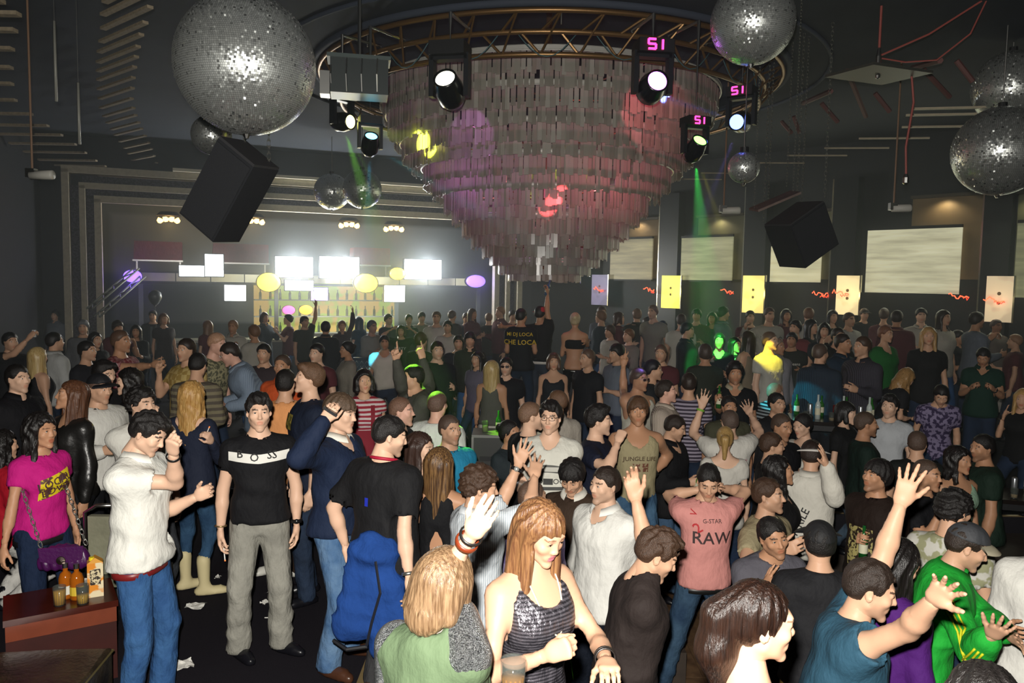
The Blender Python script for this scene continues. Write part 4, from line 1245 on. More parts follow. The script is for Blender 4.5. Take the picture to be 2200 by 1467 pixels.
def light_box(px0, py0, px1, py1, off, color, st, label, rnd=False, power=0, nm='light_box'):
    c, hw_, hh_ = onback(px0, py0, px1, py1, off)
    t = thing(nm, label, 'light', c - np.array([0, 0, hh_]), 'light boxes over the bar')
    z = np.array([0, 0, hh_])
    if rnd:
        M = RWl @ rotx(math.pi / 2)
        MB().lathe([(0, -.06), (1.05, -.06), (1.05, .05), (.98, .05)], 24, M @ np.diag([hw_, hh_, 1]), z).obj('housing', M_BLACK, t)
        MB().lathe([(0, .075), (.6, .07), (.97, .05), (.97, .0)], 24, M @ np.diag([hw_, hh_, 1]), z).obj('diffuser', glow(color, st), t, True)
    else:
        MB().box(z - np.append(nW, 0) * -.0, (hw_ + .02, .06, hh_ + .02), RWl).obj('housing', M_BLACK, t)
        MB().box(z + np.append(nW, 0) * .065, (hw_, .012, hh_), RWl).obj('diffuser', glow(color, st), t)
    if power:
        p = c + np.append(nW, 0) * .35
        lamp('light_box_glow', 'POINT', p, power, tuple(lin(color)[:3]), size=.15)
LB = [(385, 570, 440, 594, 'low white light box under the round one'), (440, 546, 480, 594, 'tall white light box at the step of the bar canopy'), (591, 551, 671, 596, 'large white light box above the yellow lamp'),
      (686, 551, 770, 598, 'large white light box beside its twin over the bar'), (868, 557, 946, 600, 'large white light box towards the end of the canopy'), (482, 612, 528, 646, 'small white light box hung below the canopy near the amber wall'),
      (825, 613, 868, 648, 'small white light box hung below the canopy by the curtain'), (612, 602, 672, 624, 'narrow white light box under the twin boxes')]
for k, (x0, y0, x1, y1, lb) in enumerate(LB):
    light_box(x0, y0, x1, y1, (-.35 if y0 < 600 else -.3) + (.15 if k % 2 else 0), 0xf4fbff, 5.0, lb, power=230 if k in (2, 3, 4) else 0)
for x, y, r_, lb in ((577, 606, 26, 'round yellow lamp on the canopy near the white box'), (785, 608, 26, 'round yellow lamp on the canopy beside the lilac panel'), (853, 588, 17, 'small round pale yellow lamp before the end light box')):
    light_box(x - r_, y - r_ * .8, x + r_, y + r_ * .8, -.0, 0xffe040, 4.0, lb, True, 25, 'round_lamp')
for x, y, lb in ((285, 593, 'violet neon lamp at the staircase end of the canopy'), (1021, 604, 'violet neon lamp at the chandelier end of the canopy')):
    light_box(x - 21, y - 14, x + 21, y + 14, -.3, 0x7a5cff, 4.0, lb, True, 12, 'neon_lamp')
light_box(668, 618, 703, 645, -.5, 0xb9a4ff, 3.2, 'lilac light panel hung below the canopy')
light_box(606, 656, 634, 676, -.6, 0xff5aa8, 2.2, 'pink glowing display on the back bar', True)
light_box(642, 655, 672, 676, -.6, 0xffb020, 2.6, 'orange glowing display on the back bar', True)
# amber wall washers above the stage
for x, y, lb in ((362, 478, 'amber wall washer lamp throwing a long streak'), (545, 482, 'amber wall washer lamp beside the hanging speaker'), (750, 490, 'amber wall washer lamp over the middle of the bar'), (846, 498, 'amber wall washer lamp next to the curtain end')):
    p = at_back(x, y - 14, -1.2); t = thing('wall_washer', lb, 'light', p, 'amber wall washers')
    MB().lathe([(.0, .1), (.2, .1), (.3, 0), (.27, 0)], 16).obj('housing', M_BLACK, t)
    for k in range(4): MB().lathe([(0, -.13), (.06, -.1), (.08, -.02), (.0, .01)], 10, roty((k - 1.5) * -.5), c=((k - 1.5) * .12, 0, -.0 - .05 * abs(k - 1.5))).obj('bulb', glow(0xffc060, 9), t, True)
    b = at_back(x, y + 30, -3.2)
    lamp('washer_glow', 'SPOT', p + np.array([0, 0, -.2]), 160, (1, .62, .22), target=tuple(b), size=.05, spot=110)
# red awnings above the canopy
for x0, x1, y0, y1, lb in ((288, 392, 518, 560, 'dull red box awning near the staircase'), (455, 575, 523, 566, 'dull red box awning beside the hanging speaker'), (755, 832, 532, 570, 'dull red box awning beside the end light box')):
    c, hw_, hh_ = onback(x0, y0, x1, y1, -1.6)
    t = thing('awning', lb, 'awning', c - np.array([0, 0, hh_]), 'red awnings above the bar')
    MB().prism([(-hw_, 0), (hw_, 0), (hw_, 2 * hh_), (-hw_ * .96, 2 * hh_)], .35, M=RWl).obj('canvas', mat(0x7a2428, 'fabric', rough=.8, var=.3, bump=.3), t)
    MB().box((0, 0, -.02), (hw_ + .02, .37, .02), RWl).obj('rail', M_STEEL, t)
    for s_ in (-1, 1): MB().box(np.append(uW * s_ * hw_ * .9, -.28), (.02, .02, .26), RWl).obj('bracket', M_STEEL, t)
# amber back wall of the bar, shelves, bottles, counter
c, hw_, hh_ = onback(545, 628, 850, 705, -1.8)
t = thing('back_bar', 'amber lit back bar with glass shelves under the canopy', 'bar', (c[0], c[1], 0))
c0 = np.array([c[0], c[1], 0])
M_AMB = mat(0xd0b060, 'blotch', rough=.6, emit=.55, scale=1.6, color2=0xa8c050)
MB().box((0, 0, 1.6), (hw_, .03, 1.0), RWl).obj('lit_panel', M_AMB, t)
for z_ in (1.05, 1.5, 1.95): MB().box(np.append(nW * .18, z_), (hw_, .14, .015), RWl).obj('shelf', mat(0xc8d0c8, rough=.15, spec=.8), t)
MB().box(np.append(nW * .18, .52), (hw_, .16, .52), RWl).obj('cupboard', mat(0x2a2420, rough=.5), t)
bottle_cols = [0x3a5a20, 0x6a3a14, 0xc8d8d8, 0x204828, 0x8a5a20, 0xd8c060]
def bottle(mb, c, h=.28, r=.036, mi=0):
    mb.lathe([(0, 0), (r, 0), (r, h * .55), (r * .9, h * .62), (r * .38, h * .74), (r * .36, h), (0, h)], 10, c=c, mi=mi); return mb
BM = [bottle(MB(), (0, 0, 0)).mesh('bottle', mat(c_, rough=.12, alpha=.9, spec=.8), True) for c_ in bottle_cols]
nb = 0
for z_ in (1.066, 1.516, 1.966):
    for k in range(15):
        p = c0 + np.append(nW * .2 + uW * (hw_ * .92 * (k / 7 - 1)), z_)
        o = link('bottle', BM[(k * 5 + nb) % 6], None, p); nb += 1
        tag(o, 'bottle standing on the %s shelf of the amber back bar' % {1.066: 'lowest', 1.516: 'middle', 1.966: 'top'}[z_], 'bottle', 'bottles on the back bar, %s shelf' % {1.066: 'lowest', 1.516: 'middle', 1.966: 'top'}[z_])
lamp('back_bar_glow', 'AREA', tuple(c0 + np.append(nW * .36, 1.6)), 60, (1, .86, .4), target=tuple(c0 + np.append(nW * 4, 1.6)), size=1.6)
c, hw_, hh_ = onback(330, 690, 900, 740, 1.0)
t = thing('bar_counter', 'long dark bar counter with a pale top in front of the back bar', 'counter', (c[0], c[1], 0))
MB().box((0, 0, .52), (hw_, .28, .52), RWl).obj('front_panel', mat(0x2b2f33, rough=.6), t)
MB().box((0, 0, 1.07), (hw_ + .05, .34, .03), RWl).obj('counter_top', mat(0x8a8a78, rough=.25), t)
# white lattice booth panels
p = at_depth(797, 765, 14.2)
t = thing('booth_front', 'dark DJ booth front with two white diamond lattice panels', 'booth', (p[0], p[1], 0))
MB().box((0, .1, .55), (.34, .06, .55)).obj('backing', M_BLACK, t)
for sx in (-1, 1):
    mb = MB().box((sx * .17, .02, .55), (.15, .01, .5)); la = MB()
    for r_ in range(7):
        for c_ in range(3):
            x, z = sx * .17 + (c_ - 1) * .095, .12 + r_ * .143
            la.tube([(x - .045, 0, z), (x, 0, z + .068), (x + .045, 0, z), (x, 0, z - .068)], .008, 4, closed=True)
    pn = mb.obj('panel', mat(0x3a4648, rough=.7), t); la.obj('lattice', mat(0xd0d4c8, rough=.6), pn)
# truss staircase beside the stage
pA, pB = at_back(200, 672, .8), at_back(300, 585, .2)
t = thing('truss_ramp', 'pale square lattice truss climbing to the canopy beside the cream jambs', 'truss', pA)
d_ = pB - pA; M = frame_z(d_)
for ox, oy in ((-.12, -.12), (.12, -.12), (.12, .12), (-.12, .12)):
    o_ = M[:, 0] * ox + M[:, 1] * oy
    MB().tube([o_, o_ + d_], .022, 6).obj('chord', mat(0x9aa098, rough=.5, metal=.5), t, True)
for k in range(9):
    q0, q1 = d_ * k / 9, d_ * (k + 1) / 9; sg = 1 if k % 2 else -1
    for oy in (-.12, .12): MB().tube([q0 + M[:, 0] * .12 * sg + M[:, 1] * oy, q1 - M[:, 0] * .12 * sg + M[:, 1] * oy], .014, 5).obj('brace', mat(0x9aa098, rough=.5, metal=.5), t, True)
p = at_depth(333, 640, 16.5)
t = thing('balloon', 'single pale grey balloon floating above the crowd near the stage', 'balloon', p - np.array([0, 0, .17]))
MB().lathe([(0, -.02), (.02, -.005), (.012, .0), (.07, .05), (.125, .14), (.14, .2), (.12, .28), (.07, .325), (0, .34)], 20).obj('balloon_skin', mat(0x6a7078, rough=.35), t, True)
MB().tube([(0, 0, -.02), (.03, 0, -.3), (-.01, 0, -.6), (.0, 0, -.95)], .003, 4).obj('string', mat(0xb0b0a8), t)

# ---- screens and lit panels on the long wall of pillars
def onwall(px0, py0, px1, py1, off):
    a_, b_ = at_wall(px0, (py0 + py1) / 2, off), at_wall(px1, (py0 + py1) / 2, off)
    m_ = (px0 + px1) / 2
    t_, bt = at_wall(m_, py0, off), at_wall(m_, py1, off)
    c_ = (a_ + b_) / 2
    return np.array([c_[0], c_[1], (t_[2] + bt[2]) / 2]), np.linalg.norm((b_ - a_)[:2]) / 2, abs(t_[2] - bt[2]) / 2
RR = rotz(math.atan2(uR[1], uR[0]))
nR3 = np.append(nR, 0)
def screen_mat(c1, c2, em):
    m, nt, N, Lk, P_ = nodes_of('screen_material_%d' % len(MATS)); MATS[('scr', c1, em)] = m
    tc = N.new('ShaderNodeTexCoord'); mp = N.new('ShaderNodeMapping'); mp.inputs['Scale'].default_value = (.5, .5, 5)
    nz = N.new('ShaderNodeTexNoise'); nz.inputs['Scale'].default_value = 1.6; nz.inputs['Detail'].default_value = 5
    mx = N.new('ShaderNodeMix'); mx.data_type = 'RGBA'
    mr = N.new('ShaderNodeMapRange'); mr.inputs[1].default_value = .35; mr.inputs[2].default_value = .65
    Lk.new(tc.outputs['Object'], mp.inputs['Vector']); Lk.new(mp.outputs['Vector'], nz.inputs['Vector']); Lk.new(nz.outputs['Fac'], mr.inputs[0]); Lk.new(mr.outputs[0], mx.inputs[0])
    mx.inputs[6].default_value = lin(c1); mx.inputs[7].default_value = lin(c2)
    Lk.new(mx.outputs[2], P_.inputs['Base Color']); Lk.new(mx.outputs[2], P_.inputs['Emission Color']); P_.inputs['Emission Strength'].default_value = em
    return m
SCR = [screen_mat(0xb8b08c, 0x8e866a, .42), screen_mat(0xb4b490, 0x8e8e6c, .5), screen_mat(0xdcd8b0, 0xbcb894, .7), screen_mat(0xd8d6b4, 0xaca88a, .68), screen_mat(0x989a74, 0x74745a, .4)]
FRM = [mat(c_, 'plain', rough=.7, scale=1.5, var=.3) for c_, e_ in ((0x8a7454, .30), (0x6a6848, .22), (0x7a7654, .30), (0x8a7450, .38), (0x6c7050, .2))]
scr = [(1312, 514, 1402, 600), (1464, 510, 1574, 602), (1656, 528, 1764, 606), (1862, 492, 2064, 630), (2182, 478, 2278, 640)]
frm = [(1338, 474, 1420, 598), (1500, 466, 1601, 600), (1722, 456, 1790, 600), (1958, 424, 2112, 600), (2184, 415, 2280, 600)]
bay = ['tan', 'olive', 'pale olive', 'light brown', 'grey green']
for k in range(5):
    c_, hw_, hh_ = onwall(*frm[k], .12)
    t = thing('lit_niche', '%s lit wall niche %s' % (bay[k], ('closest to the chandelier tip', 'with a small clamp lamp before it', 'behind the hanging dark speaker', 'around the largest screen', 'at the end past the last pillar')[k]), 'niche', c_ - np.array([0, 0, hh_]))
    MB().box((0, 0, hh_), (hw_, .03, hh_), RR).obj('back_panel', FRM[k], t)
    MB().box((0, 0, 2 * hh_ + .03) + nR3 * .06, (hw_, .1, .03), RR).obj('lintel', mat(0x4a4234, rough=.6), t)
    lamp('niche_fill', 'SPOT', tuple(c_ + np.array([0, 0, hh_ - .04]) + nR3 * .2), 9, (1, .86, .6), target=tuple(c_ - np.array([0, 0, hh_])), size=.05, spot=150, blend=.6)  # unseen lamp added under the lintel to brighten the niche panel
    c2, hw2, hh2 = onwall(*scr[k], .22)
    s_ = thing('projection_screen', 'glowing %s screen %s' % (('dim yellowish', 'grey green', 'bright pale', 'large cream', 'dim green')[k], ('beside the chandelier tip', 'between two chrome edged pillars', 'half hidden by the hanging speaker', 'with a dark border at its foot', 'cut off past the last pillar')[k]), 'screen', c2 - np.array([0, 0, hh2]))
    MB().box((0, 0, hh2), (hw2, .02, hh2), RR).obj('screen_face', SCR[k], s_)
    MB().box((0, 0, -.02), (hw2, .03, .02), RR).obj('bottom_bar', M_BLACK, s_)
    MB().box((0, 0, 2 * hh2 + .03), (hw2, .04, .03), RR).obj('roller', M_BLACK, s_)
    lamp('screen_glow', 'AREA', tuple(c2 + nR3 * .3), 14, (.9, .95, .72), target=tuple(c2 + nR3 * 4), size=1.4)
# pillars with bright metal edges, and the lit posters at their feet
edge = [(1422, 474, 592), (1604, 474, 592), (1791, 452, 592), (2113, 428, 592), (2290, 380, 592)]
wide = [40, 46, 52, 60, 80]
pst = [(1422, 592, 1462, 662, 0xf0e860, 1.3, 'bright yellow'), (1596, 592, 1642, 672, 0xf0dc80, 1.2, 'warm yellow'), (1797, 592, 1846, 676, 0xe8d4a0, 1.0, 'cream'), (2118, 593, 2176, 692, 0xd8c4a0, .7, 'pale brown'), (1272, 590, 1306, 655, 0x9088a8, .35, 'dim lilac')]
for k, (x, y0, y1) in enumerate(edge):
    c_, hw_, _ = onwall(x, 500, x + wide[k], 600, .16)
    t = thing('pillar', 'dark square pillar with a chrome edge beside the %s niche' % bay[k], 'pillar', (c_[0], c_[1], 0)); t['kind'] = 'structure'
    MB().box((0, 0, CEIL / 2 - .4), (hw_, .14, CEIL / 2 - .4), RR).obj('shaft', mat(0x14181d, rough=.35), t)
    MB().box(np.append(-uR * (hw_ + .012), CEIL / 2 - .4) + nR3 * .13, (.014, .014, CEIL / 2 - .4), RR).obj('chrome_edge', mat(0xd8d4c0, metal=1, rough=.2), t)
def poster_mat(c_, em):
    m = mat(c_, 'blotch', rough=.4, emit=em, scale=2.2, color2=tuple(int(v * .9) for v in ((c_ >> 16) & 255, (c_ >> 8) & 255, c_ & 255)))
    return m
for x0, y0, x1, y1, c_, em, nm in pst:
    c2, hw_, hh_ = onwall(x0, y0, x1, y1, .34)
    t = thing('lit_poster', '%s backlit poster on the foot of a pillar' % nm, 'poster', c2 - np.array([0, 0, hh_]), 'backlit posters on the pillars')
    MB().box((0, 0, hh_), (hw_, .02, hh_), RR).obj('poster_face', poster_mat(c_, em), t)
    for z_ in (.42, .62): MB().lathe([(0, 0), (.035, 0)], 8, RR @ rotx(math.pi / 2), nR3 * .024 + np.array([0, 0, hh_ * 2 * z_])).obj('printed_mark', mat(0x6a6040), t)
    MB().box(np.append(uR * (hw_ + .02), hh_), (.014, .03, hh_ * 1.02), RR).obj('frame_edge', mat(0xd8d0b8, metal=1, rough=.2), t)
    lamp('poster_glow', 'POINT', tuple(c2 + nR3 * .4), 5 * em, tuple(lin(c_)[:3]), size=.1)
for x, y, lb in ((1286, 618, 'red light trail built as a tube on the lilac poster'), (1394, 620, 'red light trail built as a tube beside the bright yellow poster'), (1562, 622, 'red light trail built as a tube beside the warm yellow poster'), (1762, 628, 'red light trail built as a tube beside the cream poster'), (1806, 626, 'red light trail built as a tube across the cream poster'), (2060, 633, 'red light trail built as a tube under the large cream screen'), (2136, 640, 'red light trail built as a tube across the pale brown poster')):  # red light trails along the wall, modelled as glowing tubes
    p = at_wall(x, y, .42); rg = random.Random(x); t = thing('light_trail', lb, 'light trail', p, 'red light trails')
    pts = [np.append(uR * (k * .035 - .18), .05 * rg.uniform(-1, 1) - .006 * k) for k in range(11)]
    MB().tube(pts, .011, 5).obj('trail_tube', glow(0xff5a38, 3.0), t, True)
    pts = [np.append(uR * (k * .03 + .0), .05 * rg.uniform(-1, 1) - .07) for k in range(7)]
    MB().tube(pts, .009, 5).obj('trail_tube', glow(0xff4028, 2.2), t, True)
p = at_wall(1228, 628, .4); t = thing('light_trail', 'green laser scribble built as a tube below the chandelier tip', 'light trail', p)  # green laser trail, modelled as a glowing tube
rg = random.Random(4); MB().tube([np.append(uR * (k * .03 - .15), .09 * rg.uniform(-1, 1)) for k in range(14)], .008, 5).obj('trail_tube', glow(0x30ff50, 2.5), t, True)

# ---- ceiling slats
sm = MB().box((0, 0, 0), (.5, .045, .018)).mesh('slat', M_SLAT)
sl = thing('slat_row', 'row of pale wooden ceiling slats curving along the dark side wall', 'ceiling slats', (0, 0, 0)); sl['kind'] = 'structure'
ends = [(35, 30), (28, 65), (22, 105), (20, 145), (22, 180), (30, 215), (65, 245), (100, 270), (130, 290), (160, 310), (182, 328), (205, 345), (225, 357), (245, 370), (258, 380), (268, 389), (-20, -30), (0, 2)]
for x, y in ends:
    p = at_z(x, y, 5.0); o = link('slat', sm, sl, (p[0] - .6, p[1], 5.0)); o.scale = (1.25, 1, 1)
sl = thing('slat_row', 'row of thin slanted ceiling slats fanning out beside the big mirror ball', 'ceiling slats', (0, 0, 0)); sl['kind'] = 'structure'
lo_ = [(226, 5), (222, 32), (222, 62), (218, 90), (214, 112), (212, 134), (212, 153), (212, 172), (213, 192), (215, 212), (217, 232), (224, 250), (231, 264), (240, 278), (248, 290), (258, 304), (268, 318), (276, 330), (284, 344), (292, 358)]
for k, (x, y) in enumerate(lo_):
    p = at_z(x, y, 5.2); o = link('slat', sm, sl, (p[0] + .42, p[1] - .36, 5.2)); o.rotation_euler = (0, 0, R_(-40)); o.scale = (1.1, .7, .8)
sl = thing('baffle_row', 'row of pale flat ceiling baffles hung towards the wall of screens', 'ceiling baffles', (0, 0, 0)); sl['kind'] = 'structure'
bm_ = MB().box((0, 0, 0), (.5, .1, .012)).mesh('baffle', mat(0xb0a488, 'plain', rough=.6, var=.2, scale=8))
for x, y in ((1668, 350), (1755, 334), (1840, 318), (1920, 297), (2020, 272), (2035, 246), (1560, 372), (1500, 385), (2052, 232), (2198, 292)):
    p = at_z(x, y, 4.9); o = link('baffle', bm_, sl, (p[0], p[1], 4.9)); o.rotation_euler = (R_(8), R_(3), R_(-25)); o.scale = (1.0, 1.0, 1)
sl = thing('strut_row', 'row of thin dull red diagonal struts under the ceiling', 'ceiling struts', (0, 0, 0)); sl['kind'] = 'structure'
for (xa, ya), (xb, yb) in (((1820, 152), (1860, 250)), ((1765, 222), (1800, 262)), ((1880, 200), (1912, 240)), ((1985, 150), (2040, 208)), ((1725, 222), (1785, 196)), ((1960, 146), (2020, 130)), ((2055, 130), (2090, 175)), ((1705, 250), (1718, 286)), ((1680, 262), (1700, 285))):
    MB().tube([at_z(xa, ya, 5.4), at_z(xb, yb, 5.15)], .035, 6).obj('strut', mat(0x6a4440, rough=.7), sl)
# haze of the hall is added at the end
# ------------------------------------------------------------------ chandelier
rng = random.Random(7)
m_, nt, N, Lk, P_ = nodes_of('acrylic_material')
P_.inputs['Base Color'].default_value = lin(0xc6c3b8); P_.inputs['Roughness'].default_value = .22; P_.inputs['Specular IOR Level'].default_value = .7; P_.inputs['Alpha'].default_value = .74
P_.inputs['Transmission Weight'].default_value = 0.0
tl_ = N.new('ShaderNodeBsdfTranslucent'); tl_.inputs[0].default_value = lin(0xd2cdc0); mx_ = N.new('ShaderNodeMixShader'); mx_.inputs[0].default_value = .4
Lk.new(P_.outputs[0], mx_.inputs[1]); Lk.new(tl_.outputs[0], mx_.inputs[2]); Lk.new(mx_.outputs[0], N['Material Output'].inputs['Surface'])
ACR = [m_]
for c_, al in ((0xd8d6cc, .8), (0xb4b0a6, .68), (0xc0bcb2, .7)):
    m2 = m_.copy(); m2.name = 'acrylic_material_%d' % len(ACR); p2 = m2.node_tree.nodes['Principled BSDF']; p2.inputs['Base Color'].default_value = lin(c_); p2.inputs['Alpha'].default_value = al; ACR.append(m2)
ch = thing('chandelier', 'giant tiered chandelier of clear acrylic strips narrowing to a point above the dancers', 'chandelier', (CH[0], CH[1], 2.5))
Z0 = 2.5
tiers = [(2.62, 5.44), (2.5, 5.05), (2.28, 4.64), (1.95, 4.28), (1.62, 3.88), (1.33, 3.5), (1.0, 3.13), (.74, 2.86), (.4, 2.62)]
sm_ = [MB().box((0, 0, -.5), (.5, .5, .5)).mesh('strip', a_) for a_ in ACR]
front, rest = [], []
for t_, (R, z) in enumerate(tiers[:-1]):
    zn = tiers[t_ + 1][1]
    mb = MB()
    an = np.linspace(0, 2 * np.pi, 80, endpoint=False)
    Rr = R + .035
    rr = np.stack([Rr * np.cos(an), Rr * np.sin(an), np.full(80, z - Z0)], 1)
    for dz in (0, .05): mb.tube(rr + [0, 0, dz], .014, 6, closed=True)
    v = np.concatenate([rr * [1.004, 1.004, 1] + [0, 0, .0], rr * [1.004, 1.004, 1] + [0, 0, .055]]); i = np.arange(80)
    mb.add(v, [np.stack([i, (i + 1) % 80, (i + 1) % 80 + 80, i + 80], 1)])
    mb.obj('rim', mat(0xd0cec6, metal=.3, rough=.4), ch)
    for row in (0, 1):
        hgt = (z - zn) / 2 + .07
        r_ = R - (.0 if row == 0 else max(.03, (R - tiers[t_ + 1][0]) * .45))
        n = int(2 * math.pi * r_ / (.062 if t_ < 5 else .056))
        for k in range(n):
            th = 2 * math.pi * (k + rng.uniform(-.25, .25)) / n
            zt = z - Z0 - (0.0 if row == 0 else (z - zn) / 2 - .02) + rng.uniform(-.012, .008)
            w = rng.uniform(.045, .075); hl_ = hgt * rng.uniform(.9, 1.1)
            vis = math.sin(th) < -.1
            if rng.random() < .01: continue
            (front if vis else rest).append((r_ * math.cos(th), r_ * math.sin(th), zt, th + math.pi / 2 + rng.uniform(-.16, .16), w, hl_, rng.choice((0, 0, 0, 1, 2, 2, 3))))
front.sort(key=lambda q: -q[4] * q[5] * (-math.sin(math.atan2(q[1], q[0])) + .3))
for x, y, z, a_, w, hl_, mi in front[:300]:
    o = link('strip', sm_[mi], ch, (x, y, z)); o.rotation_euler = (0, 0, a_); o.scale = (w, .006, hl_)
mbs = MB()
for x, y, z, a_, w, hl_, mi in front[300:] + rest:
    mbs.box((x, y, z - hl_ / 2), (w / 2, .003, hl_ / 2), rotz(a_), mi)
o = mbs.obj('strip_mass', ACR, ch); o['kind'] = 'stuff'
# core stem and spokes
MB().tube([(0, 0, .12), (0, 0, CEIL + 1.4 - Z0)], .05, 8).obj('stem', M_RIG, ch)
for R, z in tiers[:-1:2]:
    for k in range(6):
        t_ = k * math.pi / 3
        MB().tube([(0, 0, z - Z0), (R * math.cos(t_), R * math.sin(t_), z - Z0)], .012, 5).obj('spoke', M_RIG, ch)
lamp('chandelier_lamp', 'POINT', (CH[0] + .55, CH[1] - 1.0, 4.1), 24, (1, .2, .28), size=.1)
lamp('chandelier_lamp', 'POINT', (CH[0] - .9, CH[1] - .9, 4.1), 13, (.75, .25, 1), size=.08)

# ------------------------------------------------------------------ circular truss
tr = thing('ring_truss', 'copper brown circular lighting truss of tubes and zigzag struts around the chandelier', 'truss', (CH[0], CH[1], 5.2))
def rpt(R, z, t_): return np.array([R * math.cos(t_), R * math.sin(t_), z - 5.2])
RT = [(3.27, 5.46), (3.2, 5.22), (3.52, 5.62)]
for R, z in RT: MB().tube([rpt(R, z, t_) for t_ in np.linspace(0, 2 * np.pi, 96, endpoint=False)], .032, 10, closed=True).obj('chord', M_RIG, tr, True)
nz = 44
for k in range(nz):
    t0, t1, t2 = [2 * math.pi * (k + q) / nz for q in (0, .5, 1)]
    MB().tube([rpt(*RT[0], t0), rpt(*RT[1], t1)], .016, 6).obj('strut', M_RIG, tr)
    MB().tube([rpt(*RT[0], t1), rpt(*RT[2], t2)], .016, 6).obj('strut', M_RIG, tr)
    MB().tube([rpt(*RT[1], t1), rpt(*RT[2], t2)], .013, 6).obj('strut', M_RIG, tr)
cb = mat(0x4a6a70, rough=.6)
for k in range(9):
    t0 = -math.pi * (.12 + .09 * k); pts = []
    for q in range(9):
        s_ = q / 8; pts.append(rpt(3.25, 5.46, t0 - s_ * .22) - np.array([0, 0, .28 * math.sin(math.pi * s_)]))
    MB().tube(pts, .007, 5).obj('cable', cb, tr, True)
for t_ in np.linspace(0, 2 * np.pi, 8, endpoint=False): MB().tube([rpt(3.4, 5.5, t_), rpt(3.4, CEIL + .3, t_)], .01, 5).obj('hanger', M_STEEL, tr)

# ------------------------------------------------------------------ mirror balls
def ball_mat():
    m, nt, N, Lk, P_ = nodes_of('mirror_tile_material')
    P_.inputs['Metallic'].default_value = .78; P_.inputs['Roughness'].default_value = .34; P_.inputs['Base Color'].default_value = lin(0xd8dcd8)
    P_.inputs['Anisotropic'].default_value = .55
    tg = N.new('ShaderNodeTangent'); tg.direction_type = 'RADIAL'; tg.axis = 'Z'
    Lk.new(tg.outputs[0], P_.inputs['Tangent'])
    return m
M_TILE = ball_mat()
def mirror_ball(px, py, rpx, dia, label, rows=58, chains=0, group='mirror balls under the ceiling'):
    d = dia * FPX / (2 * rpx); c = at_depth(px, py, d); r = dia / 2
    t = thing('mirror_ball', label, 'mirror ball', c - np.array([0, 0, r]), group)
    V, Q = uv_ball(28, 20)
    add_part('core', V * r * .985 + [0, 0, r], [Q], [mat(0x3a3c3c, rough=.5)], t)
    vs, qs, n = [], [], 0
    rg = np.random.RandomState(int(px))
    for k in range(1, rows):
        la = math.pi * (k / rows - .5); cnt = max(6, int(2 * rows * math.cos(la)))
        lo = 2 * np.pi * np.arange(cnt) / cnt
        cN = np.stack([np.cos(lo) * math.cos(la), np.sin(lo) * math.cos(la), np.full(cnt, math.sin(la))], 1)
        e1_ = np.stack([-np.sin(lo), np.cos(lo), np.zeros(cnt)], 1)
        wl = np.where(rg.rand(cnt, 1) < .14, .32, .05); j = rg.normal(0, 1, (cnt, 1)) * wl * 1.3; j2 = rg.normal(0, 1, (cnt, 1)) * wl * .5
        e2_ = np.cross(cN, e1_)
        nn = cN + e2_ * j + e1_ * j2; nn /= np.linalg.norm(nn, axis=1, keepdims=True)
        e2_ = np.cross(nn, e1_); e2_ /= np.linalg.norm(e2_, axis=1, keepdims=True)
        hh = r * math.pi / rows * .45; ww = r * math.pi * math.cos(la) / cnt * .9
        for sx, sy in ((-1, -1), (1, -1), (1, 1), (-1, 1)): vs.append(cN * r + e1_ * sx * ww + e2_ * sy * hh)
        b = n + np.arange(cnt); qs.append(np.stack([b, b + cnt, b + 2 * cnt, b + 3 * cnt], 1)); n += 4 * cnt
    add_part('mirror_tiles', np.concatenate(vs) + [0, 0, r], [np.concatenate(qs)], [M_TILE], t, smooth=False)
    MB().lathe([(0, 2 * r + .05), (.05, 2 * r + .05), (.05, 2 * r - .01), (.07, 2 * r - .02)], 12).obj('motor', M_BLACK, t)
    MB().tube([(0, 0, 2 * r + .04), (0, 0, CEIL - c[2] + r)], .008, 6).obj('hanging_rod', M_STEEL, t)
    MB().lathe([(.03, .0), (.015, -.03), (0, -.03)], 8).obj('end_cap', M_STEEL, t)
    return c
mirror_ball(528, 140, 143, 1.0, 'largest mirror ball hung above the tilted black speaker', 104)
mirror_ball(1617, 48, 86, .8, 'mirror ball hung high between the ring truss and the red cable', 76)
mirror_ball(2172, 188, 74, .9, 'upper mirror ball of the pair over the wall of screens', 70)
mirror_ball(2148, 325, 92, 1.05, 'lower bigger mirror ball of the pair over the wall of screens', 80)
mirror_ball(454, 290, 41, .5, 'small mirror ball tucked under the largest one', 44)
mirror_ball(1598, 360, 33, .36, 'small mirror ball below the green beam lamp', 42)
mirror_ball(778, 406, 41, .8, 'mirror ball over the bar with the cyan beam through it', 36)
mirror_ball(713, 412, 38, .8, 'mirror ball over the bar nearer the big speaker', 34)

